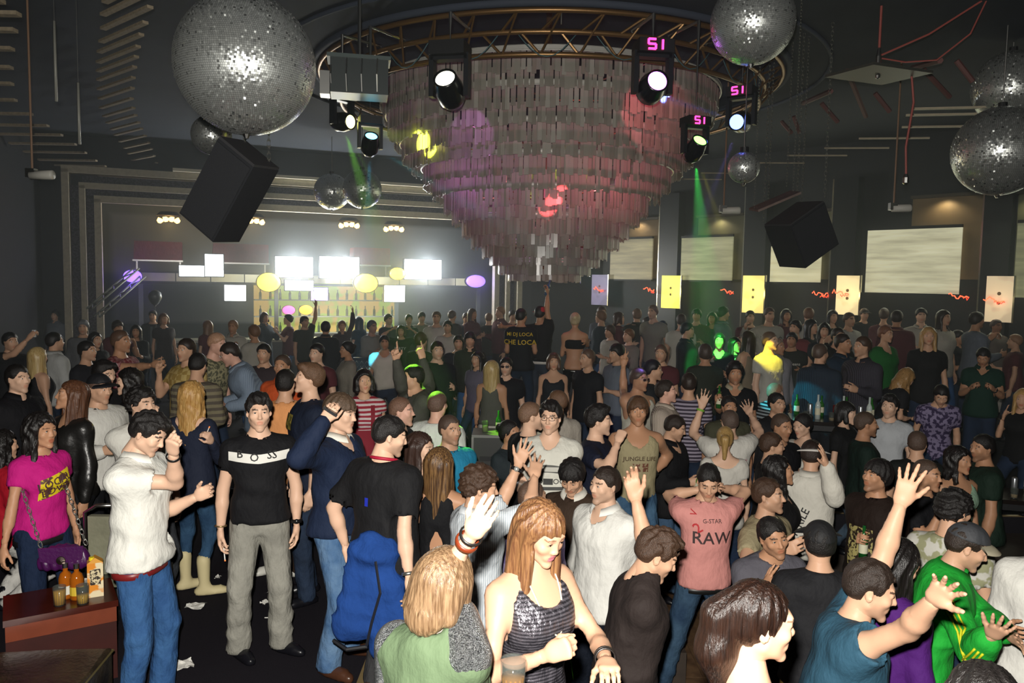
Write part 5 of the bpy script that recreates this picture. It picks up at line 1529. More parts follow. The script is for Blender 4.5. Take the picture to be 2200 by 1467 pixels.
# ------------------------------------------------------------------ hanging speakers
def chain(pts, par, r=.012):
    mb = MB(); P = np.array(pts, float); L = np.linalg.norm(P[1] - P[0]); n = max(4, int(L / (r * 4.2))); D = unit(P[1] - P[0]); F_ = frame_z(D)
    for k in range(n):
        c = P[0] + D * L * (k + .5) / n; A_ = F_[:, k % 2]
        mb.tube([c + D * (L / n * .62) * math.cos(t) + A_ * r * 1.3 * math.sin(t) for t in np.linspace(0, 2 * np.pi, 8, endpoint=False)], r * .38, 4, closed=True)
    return mb.obj('chain', mat(0x9a9a92, metal=.8, rough=.4), par)
def speaker(c, hx, hy, hz, M, label, tops):
    t = thing('hanging_speaker', label, 'speaker', c)
    MB().box((0, 0, 0), (hx, hy, hz), M).obj('cabinet', mat(0x24262a, rough=.75, bump=.2, scale=90), t)
    MB().box(M @ np.array([0, -hy - .006, 0]), (hx * .93, .008, hz * .94), M).obj('grille', mat(0x2e3034, rough=.8, bump=.8, scale=320), t)
    MB().box(M @ np.array([0, 0, hz + .01]), (hx * .98, hy * .98, .012), M).obj('end_plate', mat(0x3a3a3c, rough=.6), t)
    for q in tops:
        p = M @ np.array(q); chain([p, (p[0], p[1], CEIL - c[2])], t)
    return t
c = at_depth(492, 412, 6.4)
M = roty(R_(34)) @ rotx(R_(14)) @ rotz(R_(-14))
speaker(c, .2, .16, .36, M, 'big tilted black speaker hung on chains below the largest mirror ball', ((-.14, .1, .36), (.14, .1, .36)))
c = at_depth(1722, 505, 9.7)
M = roty(R_(-28)) @ rotx(R_(15)) @ rotz(R_(20))
speaker(c, .3, .22, .29, M, 'dark speaker hung on chains before the bright pale screen', ((-.3, .2, .36), (.3, .2, .36), (.3, -.25, .36)))
t = thing('acoustic_baffle', 'tilted brown acoustic panel hung on chains beside the small mirror ball', 'panel', at_depth(1664, 432, 8.6))
MB().box((0, 0, 0), (.25, .14, .012), roty(R_(-24)) @ rotx(R_(10))).obj('board', mat(0x6a5a52, 'plain', rough=.7, var=.3, scale=8), t)
for q in ((-.22, 0, -.08), (.2, 0, .09)): chain([q, (q[0], q[1], CEIL - at_depth(1664, 432, 8.6)[2])], t, .008)

# ------------------------------------------------------------------ moving head lamps
BEAMS = []
def moving_head(px, py, d, yaw, pit, label, lens, st, size=1.0, display=None, beam=None, spots=()):
    d_old, d = d, 6.0                                    # hung just outside the ring, on an arm from its chord
    while d < 13 and np.hypot(*(at_depth(px, py, d)[:2] - CH[:2])) > 3.85: d += .01
    size *= d / d_old
    c = at_depth(px, py, d); M = rotz(R_(yaw)) @ rotx(R_(pit)); z = rotz(R_(yaw))
    t = thing('moving_head', label, 'stage light', c, 'moving head lamps on the ring truss')
    s_ = size
    MB().box((0, 0, .42 * s_), (.19 * s_, .15 * s_, .07 * s_), z).obj('base', M_BLACK, t)
    yk = MB()
    for sx in (-1, 1): yk.box(z @ np.array([sx * .19 * s_, 0, .16 * s_]), (.025 * s_, .06 * s_, .22 * s_), z)
    yk.box((0, 0, .34 * s_), (.2 * s_, .06 * s_, .025 * s_), z)
    yk.obj('yoke', mat(0x1e2024, rough=.4), t)
    F_ = M @ rotx(math.pi / 2)
    hd = MB().lathe([(0, -.2), (.1, -.19), (.15, -.1), (.155, .05), (.125, .18), (.125, .2), (.105, .2)], 20, F_ * s_).obj('lamp_head', mat(0x17181b, rough=.25, spec=.7), t, True)
    MB().lathe([(0, .2), (.06, .195), (.105, .185)], 20, F_ * s_).obj('lens', glow(lens, st), hd, True)
    if display:
        txt = MB(); D = {'5': ((0, 1, 1, 1), (0, 1, 0, .5), (0, .5, 1, .5), (1, .5, 1, 0), (0, 0, 1, 0)), '1': ((.5, 0, .5, 1),)}
        for q, chh in enumerate('51'):
            for x0, y0, x1, y1 in D[chh]:
                o = lambda x, y: z @ np.array([(q * .9 - .75 + x * .62) * .13 * s_, -.157 * s_, (.42 + (y - .5) * .1) * s_])
                txt.tube([o(x0, y0), o(x1, y1)], .013 * s_, 5)
        txt.obj('display', glow(display, 3.5), t)
    rd_ = unit(CH[:2] - c[:2]); q_ = np.append(CH[:2] - rd_ * 3.27, 5.46) - c; MB().tube([(0, 0, .48 * s_), (0, 0, q_[2] + .06), tuple(q_ + [0, 0, .06]), tuple(q_)], .022, 8).obj('clamp', M_STEEL, t)
    for tgt, en, co, an in spots:
        p = c + unit(np.array(tgt) - c) * .34 * s_
        lamp('stage_beam', 'SPOT', tuple(p), en, co, target=tgt, size=.02, spot=an, blend=.25)
    return c
# yaw turns about the vertical (0 = towards the camera), pitch tips the head up
moving_head(966, 196, 9.6, -12, -28, 'moving head lamp in front of the chandelier with a pale lens', 0xf6f4d8, 5, 1.15, spots=[(tuple(at_depth(1010, 280, 10.3)), 30, (.8, .2, .9), 30)])
moving_head(1400, 190, 9.8, 8, -10, 'moving head lamp with violet lens and magenta display before the chandelier', 0xd070ff, 7, 1.15, 0xff3a8a, spots=[(tuple(at_depth(940, 720, 15.3)), 2200, (1, .08, .1), 6), (tuple(at_depth(1395, 240, 10.6)), 60, (1, .15, .2), 40)])
moving_head(1592, 262, 12.0, -35, 10, 'moving head lamp with blue beam and magenta display', 0x5a78ff, 8, 1.05, 0xff3a8a, spots=[(tuple(at_depth(1300, 170, 11.5)), 3000, (.1, .18, 1), 6), (tuple(at_depth(1345, 860, 8.0)), 1500, (.3, .2, 1), 6)])
moving_head(1492, 322, 10.3, 18, -38, 'moving head lamp with green beam and magenta display', 0x70ff50, 8, .85, 0xff3a8a, spots=[(tuple(at_depth(1530, 760, 11.8)), 5000, (.05, 1, .12), 13), (tuple(at_depth(1656, 790, 10.4)), 1800, (1, .85, .05), 7)])
moving_head(735, 262, 12.0, 55, 5, 'moving head lamp with yellow beam near the bar', 0xf4f080, 9, .95, spots=[(tuple(at_depth(1000, 330, 12.0)), 2600, (.7, .8, .05), 14), (tuple(at_depth(938, 905, 6.7)), 3600, (.3, 1, .05), 8), (tuple(at_depth(1056, 880, 8.6)), 1500, (.35, 1, .05), 5)])
moving_head(795, 312, 12.4, 20, -45, 'moving head lamp with cyan beam pointing down', 0x60d8ff, 7, .9, spots=[(tuple(at_depth(782, 760, 12.6)), 4000, (.05, .5, .8), 7), (tuple(at_depth(1690, 850, 9.25)), 2500, (.05, .8, .9), 6)])
# scanner box on the truss
c = at_depth(772, 172, 8.5)
t = thing('scanner_light', 'dark box scanner light with wire guard at the end of the truss', 'stage light', c)
MB().box((0, 0, 0), (.3, .18, .18), rotz(.2)).obj('housing', mat(0x2e3636, rough=.4), t)
MB().box((0, -.02, .2), (.33, .17, .02), rotz(.2)).obj('lid', mat(0x4a5654, rough=.4), t)
MB().box((-.34, -.12, -.08), (.05, .1, .12), rotz(.2)).obj('mirror_bracket', M_STEEL, t)
for k in range(4): MB().tube([(-.25 + .16 * k, -.21, -.17), (-.25 + .16 * k, -.25, 0), (-.25 + .16 * k, -.21, .17)], .008, 5).obj('guard_wire', M_STEEL, t)
MB().tube([(0, 0, .2), (0, 0, CEIL - c[2])], .02, 6).obj('clamp', M_STEEL, t)
# small clamp lamps on thin drops
for x, y, d, lb in ((1572, 452, 11.5, 'small white clamp spotlight on a brown rod below the small mirror ball'), (1938, 447, 11.0, 'small white clamp spotlight on a cable before the largest screen'), (92, 376, 9.0, 'small white clamp spotlight near the dark side wall')):
    c = at_depth(x, y, d); t = thing('clamp_spotlight', lb, 'spotlight', c, 'small clamp spotlights')
    MB().lathe([(0, -.14), (.05, -.14), (.055, .1), (.05, .12), (0, .12)], 12, roty(R_(88))).obj('can', mat(0xd0cec4, rough=.5), t, True)
    MB().box((-.13, 0, .02), (.05, .04, .05)).obj('bracket', M_STEEL, t)
    MB().tube([(-.12, 0, .05), (-.12, 0, CEIL - c[2])], .012, 6).obj('drop_rod', mat(0x8a6a50, rough=.6), t)
# hanging plate with red cables
c = at_z(1886, 160, 4.95)
t = thing('hanging_plate', 'square metal rigging plate hung from a red cable', 'rigging plate', c)
MB().prism([(-.42, -.01), (.42, -.01), (.42, .02), (-.42, .02)], .36, M=rotz(.35) @ rotx(.05)).obj('plate', mat(0x50504a, rough=.5, metal=.4), t)
MB().lathe([(0, -.05), (.025, -.04), (.03, 0)], 10).obj('bolt', M_STEEL, t)
MB().lathe([(.012, .3), (.03, .2), (.03, .04), (.05, .02)], 10).obj('shackle', M_STEEL, t)
rc = mat(0xa05048, rough=.6)
MB().tube([(0, 0, .28), (0, 0, CEIL - c[2])], .014, 6).obj('cable', rc, t)
MB().tube([(0, 0, .2), (.5, -.1, .42), (1.0, -.2, CEIL - c[2])], .011, 6).obj('cable', rc, t)
MB().tube([(.02, 0, .18), (.3, 0, .14), (.6, -.1, .14), (.9, -.2, .4), (1.05, -.2, CEIL - c[2])], .009, 6).obj('cable', rc, t)
MB().tube([(.38, 0, 0), (.42, 0, -.3), (.36, 0, -.8), (.38, 0, -1.1)], .012, 6).obj('cable', rc, t)
MB().lathe([(.02, 0), (.035, -.04), (.035, -.1), (.015, -.12)], 8, c=(.38, 0, -1.1)).obj('plug', M_STEEL, t)
# thin drop tubes on the dark side
for (xa, ya, yb, lb) in ((120, 45, 218, 'thin pale drop tube beside the slat row, longer one'), (170, 178, 310, 'thin pale drop tube beside the slat row, shorter one')):
    a_ = at_depth(xa, ya, 8.0); b_ = at_depth(xa + 1, yb, 8.0)
    t = thing('drop_tube', lb, 'tube', b_); MB().tube([(0, 0, 0), (0, 0, a_[2] - b_[2])], .014, 6).obj('tube', mat(0x8a8a82, rough=.4), t, True)
    MB().tube([(0, 0, a_[2] - b_[2]), (0, 0, CEIL - b_[2])], .004, 4).obj('wire', M_STEEL, t)
# free chains beside the small ball
for x, y0, y1, lb in ((1650, 150, 440, 'long thin chain nearest the small mirror ball'), (1690, 130, 400, 'long thin chain above the tilted brown panel'), (1722, 130, 440, 'long thin chain beside the dark hung speaker')):
    a_ = at_depth(x, y0, 10.0); b_ = at_depth(x, y1, 10.0); t = thing('chain', lb, 'chain', b_)
    chain([(0, 0, 0), (0, 0, CEIL - b_[2])], t, .01)

# ------------------------------------------------------------------ the crowd
PP = person
BLK, DBR, BRN, BLD, LBR = 0x141110, 0x241a14, 0x3a281c, 0xa8824e, 0x6a4a30
SEQ = mat(0x6a666e, 'stripe', rough=.32, metal=.5, bump=.9, scale=24, spec=.7, color2=0x3c3a40)
SPARK = mat(0x34363a, 'plain', rough=.25, metal=.8, bump=1.0, scale=240, var=.7, color2=0xb0b4b4)
PVC = mat(0x0c0d0e, 'plain', rough=.12, bump=.6, scale=16, spec=.9)
LEATHER = mat(0x1c1b1a, 'plain', rough=.35, bump=.5, scale=18, spec=.6)
BLUEJ, DARKJ, LIGHTJ, BLACKT = ('jeans', 0x2c4d7a, {'c2': 0x3c6494}), ('jeans', 0x1e2838, {'c2': 0x2c3a50}), ('jeans', 0x4a6a8e, {'c2': 0x7e98b0}), ('trousers', 0x16171b)

# --- closest figures
redhead = PP('red-haired woman with fringe dancing in a sequined grey tank top', (1180, 1092), sex='f', h=1.72, yaw=38, hyaw=42, pitch=22, skin='mid', lipc=0xc87480,
   ra=('p', 1052, 1452, -1, 1172, 1408, -1), la=('p', 1285, 1375, -1, 1302, 1418, -1), rh='fist', lh='relax', rp='in', lp='down', top=('tank', 0x56525c, {'mat': SEQ, 'hem': -.15}), bot=DARKJ,
   hair=('long_b', 0x5c3a26, .24, 0x946c46), extras=[chain_neck(0xe8e0d0, .2, .004, .3), wrist_band('l', 0x201a18, .012, name='bangle'), wrist_band('l', 0x2a2420, .01, at=.86, name='bangle')])
bob = PP('woman with a blonde-brown bob in a green top raising her bangled arm', (972, 1186), sex='f', h=1.68, yaw=150, hyaw=150, pitch=12, tilt=-8, skin='fair',
   la='bent', ra=('p', 958, 1232, 1, 1012, 1150, -1), rh='relax', rp='away', top=('long', 0x5a6c50, {'sleeve': .8, 'e': .02}), hair=('bob', 0x5e4630, .2, 0x94785a),
   extras=[wrist_band('r', 0x6e2c14, .022, name='bangle', at=.84), wrist_band('r', 0x1c1a18, .012, name='bangle', at=1.0)])
def shoulder_cap(k):
    for nm in ('l', 'r'):
        S0, E, W_ = k.arm[nm]; f = Field(S0 - .16, S0 + .16, .009)
        f.cap(S0 + k.U * .01, S0 + (E - S0) * .45, .078, .07, .01); f.plane(S0 - k.L2 * (.05 if nm == 'l' else -.05), -k.L2 if nm == 'l' else k.L2)
        V, Q = f.mesh(); add_part('sequin_sleeve', V, [Q], [SPARK], k.root)
shoulder_cap(bob)
PP('woman with half-tied dark hair and a pearl earring in a white strap top', (1640, 1258), sex='f', h=1.68, yaw=95, hyaw=92, pitch=4, skin='mid', la='down', ra='down', top=('tank', 0xe6e2dc), hair=('tail', 0x180e0a, .1, 0x2c1a12), lipc=0xd09088)
PP('man in a teal blue tee raising both arms', (1888, 1214), z0=-0.5, h=1.87, yaw=70, hyaw=72, pitch=14, lean=10, skin='mid', ra=('p', 1950, 1352, -1, 2004, 1292, -1), la=('p', 1932, 1140, 1, 1956, 1020, 1), rh='open', lh='open', rp='cam', lp='away',
   top=('tee', 0x2e5266, {'e': .03, 'sleeve': .35}), hair=('short', DBR), bot=DARKJ)
PP('man in a bright green track jacket and dark grey cap clapping', (2100, 1136), z0=-0.5, h=1.8, yaw=62, hyaw=70, pitch=22, lean=14, skin='mid', ra=('p', 2092, 1402, -1, 2130, 1366, -1), la=('p', 2150, 1370, 1, 2165, 1362, -1), rh='open', lh='open', top=('jacket', 0x22a838, {'e': .026, 'sleeve': 1.75, 'collar': 0x1c9030}), bot=DARKJ,
   hair=('short', DBR), extras=[cap_hat(0x3a3c40, 0, 0xb0a890), sleeve_stripes('r', 0xd0d020, 3, 1.7), lettering('@', .3, .1, 0xc8cc30, x=.09)])
jk = bpy.data.objects[-1] if False else None
PP('man in a loose white shirt at the edge of the dance floor', (2262, 1118), z0=-0.5, h=1.78, yaw=-40, skin='tan', ra='bent', la='down', rh='relax', top=('tee', 0xe6e4dc, {'e': .035, 'sleeve': .95}), hair=('short', DBR), bot=DARKJ)
PP('woman with long black hair in a purple top behind the teal tee', (1952, 1166), z0=-0.5, sex='f', h=1.68, yaw=120, hyaw=100, pitch=25, skin='mid', la='bent', ra='down', top=('long', 0x4a1a6a, {'e': .022}), hair=('long', BLK, .22))
PP('curly dark-haired man in a pale patterned tee seen from behind', (2058, 1060), z0=-0.5, h=1.78, yaw=130, hyaw=110, pitch=10, skin='mid', la='down', ra='bent', top=('tee', 0xc8c6bc, {'kind': 'blotch', 'c2': 0x9a9a78, 'scale': 14}), hair=('curly', BLK))
PP('dark-haired person of whom only the crown shows below the green jacket', (2110, 1432), sex='f', h=1.6, yaw=170, pitch=10, la='down', ra='down', top=('tee', 0x181818), hair=('long', BLK, .2))
PP('man in a dark brown tee with one straight arm raised', (1436, 1150), z0=-0.5, h=1.84, yaw=88, hyaw=90, pitch=28, lean=8, skin='mid', ra=('p', 1392, 1190, 1, 1366, 1072, -1), la='down', rh='relax', rp='cam', top=('tee', 0x2e2624, {'e': .018, 'hem': .0}), hair=('spiky', BRN), bot=('jeans', 0x5a7088, {'belt': 0x2a2c48, 'buckle': 0xb0b0a8}))
PP('man in black seen from behind with a black cap and studded belt', (1748, 1116), z0=-0.5, h=1.79, yaw=172, hyaw=168, lean=6, la='bent', ra='bent', top=('tee', 0x1d1d20, {'e': .02, 'sleeve': 1.0, 'hem': -.05}), hair=('short', BLK), bot=('jeans', 0x141a26, {'belt': 0xb08a40}), extras=[cap_hat(0x19191b, 0, 0x19191b)])
PP('man resting his cheek on his hand before the black cap', (1668, 1126), z0=-0.5, d=4.55, h=1.74, yaw=8, hyaw=8, tilt=-12, pitch=4, lean=14, skin='tan', ra='face', la='bent', rh='open', rp='in', top=('long', 0x5a5860), hair=('short', BLK), stubble=.35)
PP('young man in an open white shirt with a wristwatch', (1300, 1006), z0=-0.5, h=1.84, yaw=-48, hyaw=-55, skin='fair', la=('p', 1362, 1210, 1, 1322, 1290, -1), ra='down', top=('rolled', 0xecebe4, {'v': .16, 'hem': -.2, 'e': .022}), bot=('jeans', 0x161c28), hair=('short', DBR), stubble=.4, extras=[wrist_band('l', 0x182838, .026, 0x5a90a8)])
PP('curly-haired man in a pale striped shirt with both hands up', (1038, 1008), d=4.45, z0=-0.2, h=1.72, yaw=112, hyaw=100, pitch=8, skin='mid', ra=('p', 1148, 1098, -1, 1148, 1026, 1), la=('p', 1078, 1080, 1, 1112, 1002, 1), rh='open', lh='open', rp='away', lp='cam', top=('rolled', 0xdfe4e8, {'kind': 'stripe_v', 'c2': 0xb8c2ca, 'scale': 26, 'e': .024, 'hem': -.2, 'sleeve': .95}), hair=('curly', BRN), bot=DARKJ, extras=[wrist_band('l', 0x1c1c1e, .024, 0xd0d0c8)])
PP('man in a brown track jacket with white piping looking down', (1180, 1004), z0=-0.5, h=1.74, d=5.3, yaw=-25, hyaw=-20, pitch=32, skin='mid', la='down', ra='bent', top=('jacket', 0x3a2c22, {'collar': 0xe0dcd0}), hair=('mop', BLK), bot=DARKJ, extras=[sleeve_stripes('l', 0xe8e4da, 1, 2.0), sleeve_stripes('r', 0xe8e4da, 1, 2.0)])
PP('man with cropped hair in a lilac plaid shirt behind raised arms', (1145, 1034), z0=-0.5, d=5.2, h=1.7, yaw=150, hyaw=130, skin='mid', top=('shirt', 0x9a8cb0, {'kind': 'check', 'c2': 0x7c6c98, 'scale': 12}), hair=('buzz', DBR))
PP('man in a pink printed tee with both hands behind his head', (1535, 1010), z0=-0.5, h=1.77, yaw=5, hyaw=-8, pitch=26, skin='mid', ra=('p', 1446, 1066, 1, 1522, 1052, 1), la=('p', 1612, 1058, 1, 1556, 1050, 1), top=('tee', 0xd8938c, {'e': .014, 'hem': -.08, 'sleeve': .5}), bot=('jeans', 0x22364e, {'c2': 0x3a5268, 'belt': 0x181818}), feet=((.16, .02), (.3, -.02)), hair=('short', BLK),
   extras=[lettering('RAW', .33, .12, 0x3a2a2a), lettering('G-STAR', .45, .04, 0x5a3a38, x=.0), lettering('2', .4, .1, 0xb82a30, x=-.1, rot=.6), lettering('V', .5, .06, 0xb82a30, x=-.12, rot=1.2), wrist_band('r', 0x1a1a1a, .012, name='bracelet')])
PP('man in a khaki ringer tee with a yellow printed badge', (1640, 1024), z0=-0.5, h=1.86, yaw=42, hyaw=55, pitch=-4, skin='mid', ra=('p', 1590, 1212, -1, 1662, 1180, -1), la='bent', top=('tee', 0xa49878, {'e': .016}), hair=('short', BRN), bot=DARKJ, stubble=.4,
   extras=[patch('badge', -.06, .15, .3, .4, mat(0xd8cc40, rough=.7)), lettering('AUTO', .35, .085, 0x4a4420, x=.045, off=.009), patch('collar_band', -.09, .09, .515, .535, mat(0x6a5c3c), fn=lambda x: 4 * x * x)])
# --- carpet side
PP('man with gelled hair in a black tee with a white chest band', (556, 850), h=1.76, yaw=18, hyaw=22, skin='fair', ra=((.22, -.05, -1), (.06, .12, -1)), la=((.24, .0, -1), (.0, .16, -1)), feet=((.13, .02), (.14, .02)), top=('tee', 0x17171a, {'e': .006, 'hem': -.02, 'sleeve': .5}), bot=('trousers', 0x9c9a90, {'flare': 1.1}), hair=('spiky', BLK), fyaw=55, stubble=.15,
   extras=[patch('chest_band', -.19, .19, .42, .478, mat(0xe8e6de, rough=.7), n=(26, 4), fn=lambda x: -.10 * abs(abs(x) - .0) * -1 - .02), lettering('B', .462, .07, 0x202020, x=-.12, off=.008), lettering('O', .44, .07, 0x202020, x=-.03, off=.008), lettering('SS', .452, .07, 0x202020, x=.08, off=.008), wrist_band('l', 0x1a1818, .026, 0x303030), wrist_band('r', 0xb0946a, .01, name='bracelet', metal=.8)])
PP('man in a navy V-neck sweater over a white collar holding up a phone', (736, 852), d=4.95, h=1.8, yaw=72, hyaw=72, pitch=6, skin='fair', ra=('p', 640, 985, -1, 704, 892, -1), la='down', rh='grip', rp='cam', feet=((.15, .0), (.15, .02)), top=('long', 0x1b2740, {'v': .12, 'e': .022, 'hem': -.06, 'collar': 0xe8e6da}), bot=('jeans', 0x3f6088, {'c2': 0x6a88a8, 'flare': 1.15}), hair=('mop', 0x4a3a2c), fyaw=70, shoes=0x4a2e20, stubble=.05)
PP('tall man gazing up in a dark tee with gold print', (668, 782), d=6.0, h=1.84, yaw=-62, hyaw=-72, pitch=-8, skin='fair', top=('tee', 0x1a2234), hair=('swept', 0x5a4230), bot=DARKJ, stubble=.1, extras=[patch('gold_print', -.09, .08, .36, .47, mat(0x9a8a3c, 'blotch', scale=30, color2=0x5a5426))])
PP('dark-haired man in an orange tee seen from behind', (614, 796), d=6.5, h=1.8, yaw=178, hyaw=180, ra='cross', la='cross', top=('tee', 0xe8a066, {'e': .02}), bot=('trousers', 0x3a2c24), shoes=0xd8d6cc, hair=('short', BLK), fyaw=-60)
PP('long-haired blonde woman in a navy top, jeans and cream boots', (414, 822), h=1.7, yaw=168, hyaw=165, sex='f', ra=('p', 478, 1000, 1, 455, 950, -1), la='bent', rh='grip', top=('long', 0x22283a, {'scoop': .12, 'e': .01}), bot=('slim', 0x26405c, {'drop': -.2, 'c2': 0x3a5a78}), shoes=(0xd6c89a,), hair=('wavy', 0xa87a40, .3, 0xd0a868), fyaw=120, skin='fair')
PP('man in a white polo resting his face on his fist', (338, 896), h=1.76, yaw=84, hyaw=84, pitch=30, skin='fair', ra=('p', 438, 1040, -1, 372, 976, -1), la=('p', 352, 1130, 1, 420, 1068, -1), rh='fist', lh='relax', rp='in', top=('polo', 0xecebe2, {'e': .02, 'sleeve': .6, 'hem': -.1}), bot=('jeans', 0x2c4f7e, {'c2': 0x3d6594, 'belt': 0x7a2020}), hair=('spiky', BLK), shoes=0xd8d6cc, extras=[wrist_band('r', 0x141414, .016, name='bracelet')])
PP('man in a white tee with a fist raised beside his face', (300, 838), d=5.8, h=1.74, yaw=48, hyaw=66, skin='fair', ra=('p', 340, 985, -1, 322, 895, 1), la='down', rh='fist', top=('tee', 0xe2e0d6, {'e': .018}), bot=('jeans', 0x2a2c30, {'c2': 0x44474c}), hair=('curly', BLK), shoes=0xd8d8d0)
PP('man in a black baseball cap and white zip jacket', (216, 806), d=6.25, h=1.76, yaw=62, hyaw=68, pitch=6, skin='mid', ra='bent', la='bent', rh='grip', top=('jacket', 0xdad8d0, {'e': .024}), bot=BLACKT, hair=('buzz', DBR), extras=[cap_hat(0x14151a, 0)])
PP('laughing woman with long brown hair in a black leather jacket', (152, 818), d=5.85, h=1.7, sex='f', yaw=-30, hyaw=-52, pitch=-12, skin='tan', la='down', ra='down', top=('jacket', 0x1c1b1a, {'mat': LEATHER, 'v': .08}), hair=('long', 0x4a2e20, .28, 0x6a4630), bot=BLACKT)
PP('dark-haired man in a black shirt smiling towards the leather jacket', (38, 786), h=1.76, yaw=72, hyaw=72, skin='fair', top=('shirt', 0x151519), hair=('short', BLK), bot=BLACKT)
pinkw = PP('woman with black curls in a magenta tee carrying a purple handbag', (88, 892), d=5.05, h=1.62, sex='f', yaw=62, hyaw=72, skin='tan', ra=('p', 22, 1110, 1, 4, 1200, -1), la='down', top=('tee', 0xc81c80, {'e': .01, 'sleeve': .5, 'hem': -.08}), bot=('jeans', 0x1c2a44, {'belt': 0x18181a}), hair=('wavy', BLK, .32),
   extras=[patch('graffiti_print', -.1, .12, .27, .42, mat(0xe0c820, 'blotch', scale=26, color2=0x5a3a30), n=(12, 8), fn=lambda x: .25 * x), lettering('LOCAL', .37, .075, 0x4a2a30, rot=.25, off=.009), lettering('LOVE', .31, .075, 0x4a2a30, rot=.25, off=.009)])
PP('woman with long dark curls in a red top beside the magenta tee', (14, 930), d=5.6, h=1.66, sex='f', yaw=150, hyaw=140, top=('tee', 0xb01428, {'sleeve': .8}), hair=('wavy', BLK, .26), bot=('trousers', 0xd8d6d0))
PP('man whispering into the ear of a dark-haired woman', (228, 778), h=1.76, yaw=70, hyaw=72, pitch=12, skin='fair', top=('tee', 0x18181c), hair=('swept', BLK), group='couple close together')
PP('dark-haired woman being kissed on the cheek', (272, 796), d=7.0, h=1.64, sex='f', yaw=-60, hyaw=-70, skin='fair', top=('tee', 0x16161a), hair=('wavy', BLK, .12))
PP('dark-haired man in profile above the black baseball cap', (188, 734), h=1.76, yaw=85, hyaw=85, top=('tee', 0x1c1c22), hair=('short', BLK))
PP('blonde long-haired woman in a black sleeveless top', (82, 748), h=1.68, sex='f', yaw=150, hyaw=160, la='down', ra='down', top=('tank', 0x16161a), hair=('long', 0xb09058, .3, 0xd8c088))
PP('man in a white shirt seen from behind near the dark side wall', (118, 716), h=1.78, yaw=150, hyaw=140, top=('shirt', 0xb8bab8, {'e': .025}), hair=('short', BLK))
PP('man in a red patterned shirt reaching out with a glass', (268, 712), d=8.6, h=1.78, yaw=78, hyaw=82, ra=('p', 300, 790, -1, 335, 785, -1), rh='grip', top=('tee', 0xa87878, {'kind': 'blotch', 'c2': 0x7a3038, 'scale': 30}), hair=('buzz', DBR), skin='tan')
PP('man at the side wall holding a small white phone out', (22, 716), h=1.78, yaw=60, hyaw=60, ra=('p', 30, 760, -1, 60, 728, -1), rh='grip', top=('tee', 0x141418), hair=('short', BLK))
PP('hooded man in grey near the cream jambs', (178, 690), h=1.76, yaw=20, top=('jacket', 0x6a6c70), hair=('curly', 0x6a6c70))
PP('dark-haired woman below the cream jambs', (205, 715), h=1.68, sex='f', yaw=60, top=('tee', 0x1a1a1e), hair=('long', BLK, .2))
PP('man in a grey striped sweater seen from behind', (428, 762), h=1.78, yaw=180, pitch=16, la='bent', ra='bent', top=('long', 0x5a5248, {'kind': 'stripe', 'c2': 0x807860, 'scale': 5}), hair=('short', BLK))
PP('person in a yellow plaid shirt pointing up', (392, 728), d=8.4, h=1.74, yaw=-30, hyaw=-20, ra='face', rh='point', top=('tee', 0xc8b070, {'kind': 'check', 'c2': 0xa88c4c, 'scale': 16}), hair=('short', DBR))
PP('bald man in a pale floral shirt leaning towards a friend', (470, 718), d=8.8, h=1.78, yaw=65, hyaw=75, pitch=15, lean=8, skin='pink', top=('tee', 0xa09a78, {'kind': 'blotch', 'c2': 0x5a5a48, 'scale': 32}), hair=('buzz', 0x8a6a50))
PP('man in a pale blue striped shirt bending forward', (492, 738), d=8.6, h=1.78, yaw=-62, hyaw=-70, lean=24, pitch=22, skin='pink', ra='bent', la='bent', top=('shirt', 0x8c9cae, {'kind': 'stripe_v', 'c2': 0x76869a, 'scale': 18, 'e': .03}), hair=('short', DBR), bot=('trousers', 0x2c2420))
PP('man in a dark sweater with a diagonal strap', (328, 668), h=1.78, yaw=15, top=('long', 0x22282e), hair=('short', BLK), extras=[patch('strap', -.03, .02, .05, .5, mat(0x4a5258), n=(3, 12))])
PP('person with a brown bob between the balloon and the bar', (402, 672), d=16.2, h=1.7, sex='f', yaw=40, top=('tee', 0x2a2428), hair=('bob', 0x5a3c28, .2))
PP('man with an orange collar behind the tall man', (606, 764), h=1.74, yaw=-8, top=('polo', 0xd85c2c), hair=('buzz', BLK), skin='tan')
PP('woman in red dungarees over a striped tee', (782, 796), h=1.68, sex='f', yaw=12, hyaw=20, pitch=-8, skin='mid', la='down', ra='down', top=('tee', 0xd8c8c8, {'kind': 'stripe', 'c2': 0xa03040, 'scale': 8, 'sleeve': .3}), bot=('dress', 0x8a2030, {'len': .42}), hair=('bob', BLK, .2), extras=[patch('bib', -.1, .1, -.02, .26, mat(0x8a2030, 'fabric', rough=.8)), patch('strap', .06, .1, .26, .5, mat(0x8a2030), n=(3, 8)), patch('strap', -.1, -.06, .26, .5, mat(0x8a2030), n=(3, 8))])
PP('man in a white V-neck tee beside the lattice booth', (826, 722), d=12.6, h=1.8, yaw=10, skin='tan', top=('tee', 0xd8d2c4, {'v': .08, 'e': .016, 'hem': -.05}), hair=('short', BLK), bot=DARKJ)
PP('man in a grey sweater with both pointing hands raised', (886, 786), h=1.76, yaw=-55, hyaw=-70, ra=('p', 862, 830, -1, 852, 775, -1), la=('p', 922, 830, 1, 908, 772, 1), rh='point', lh='point', top=('long', 0x4a4a44), hair=('short', BLK))
PP('girl in a black lettered tee dancing with arms overhead', (862, 700), h=1.66, sex='f', yaw=0, la='head', ra='head', top=('tee', 0x15171a), hair=('bob', DBR, .2), extras=[lettering('PARTY', .38, .08, 0xc8ccc8)])
PP('man with cropped hair in profile beside the pink cardigan', (864, 856), d=6.3, h=1.7, yaw=80, hyaw=82, skin='pink', top=('tee', 0x2a2c30), hair=('buzz', BRN))
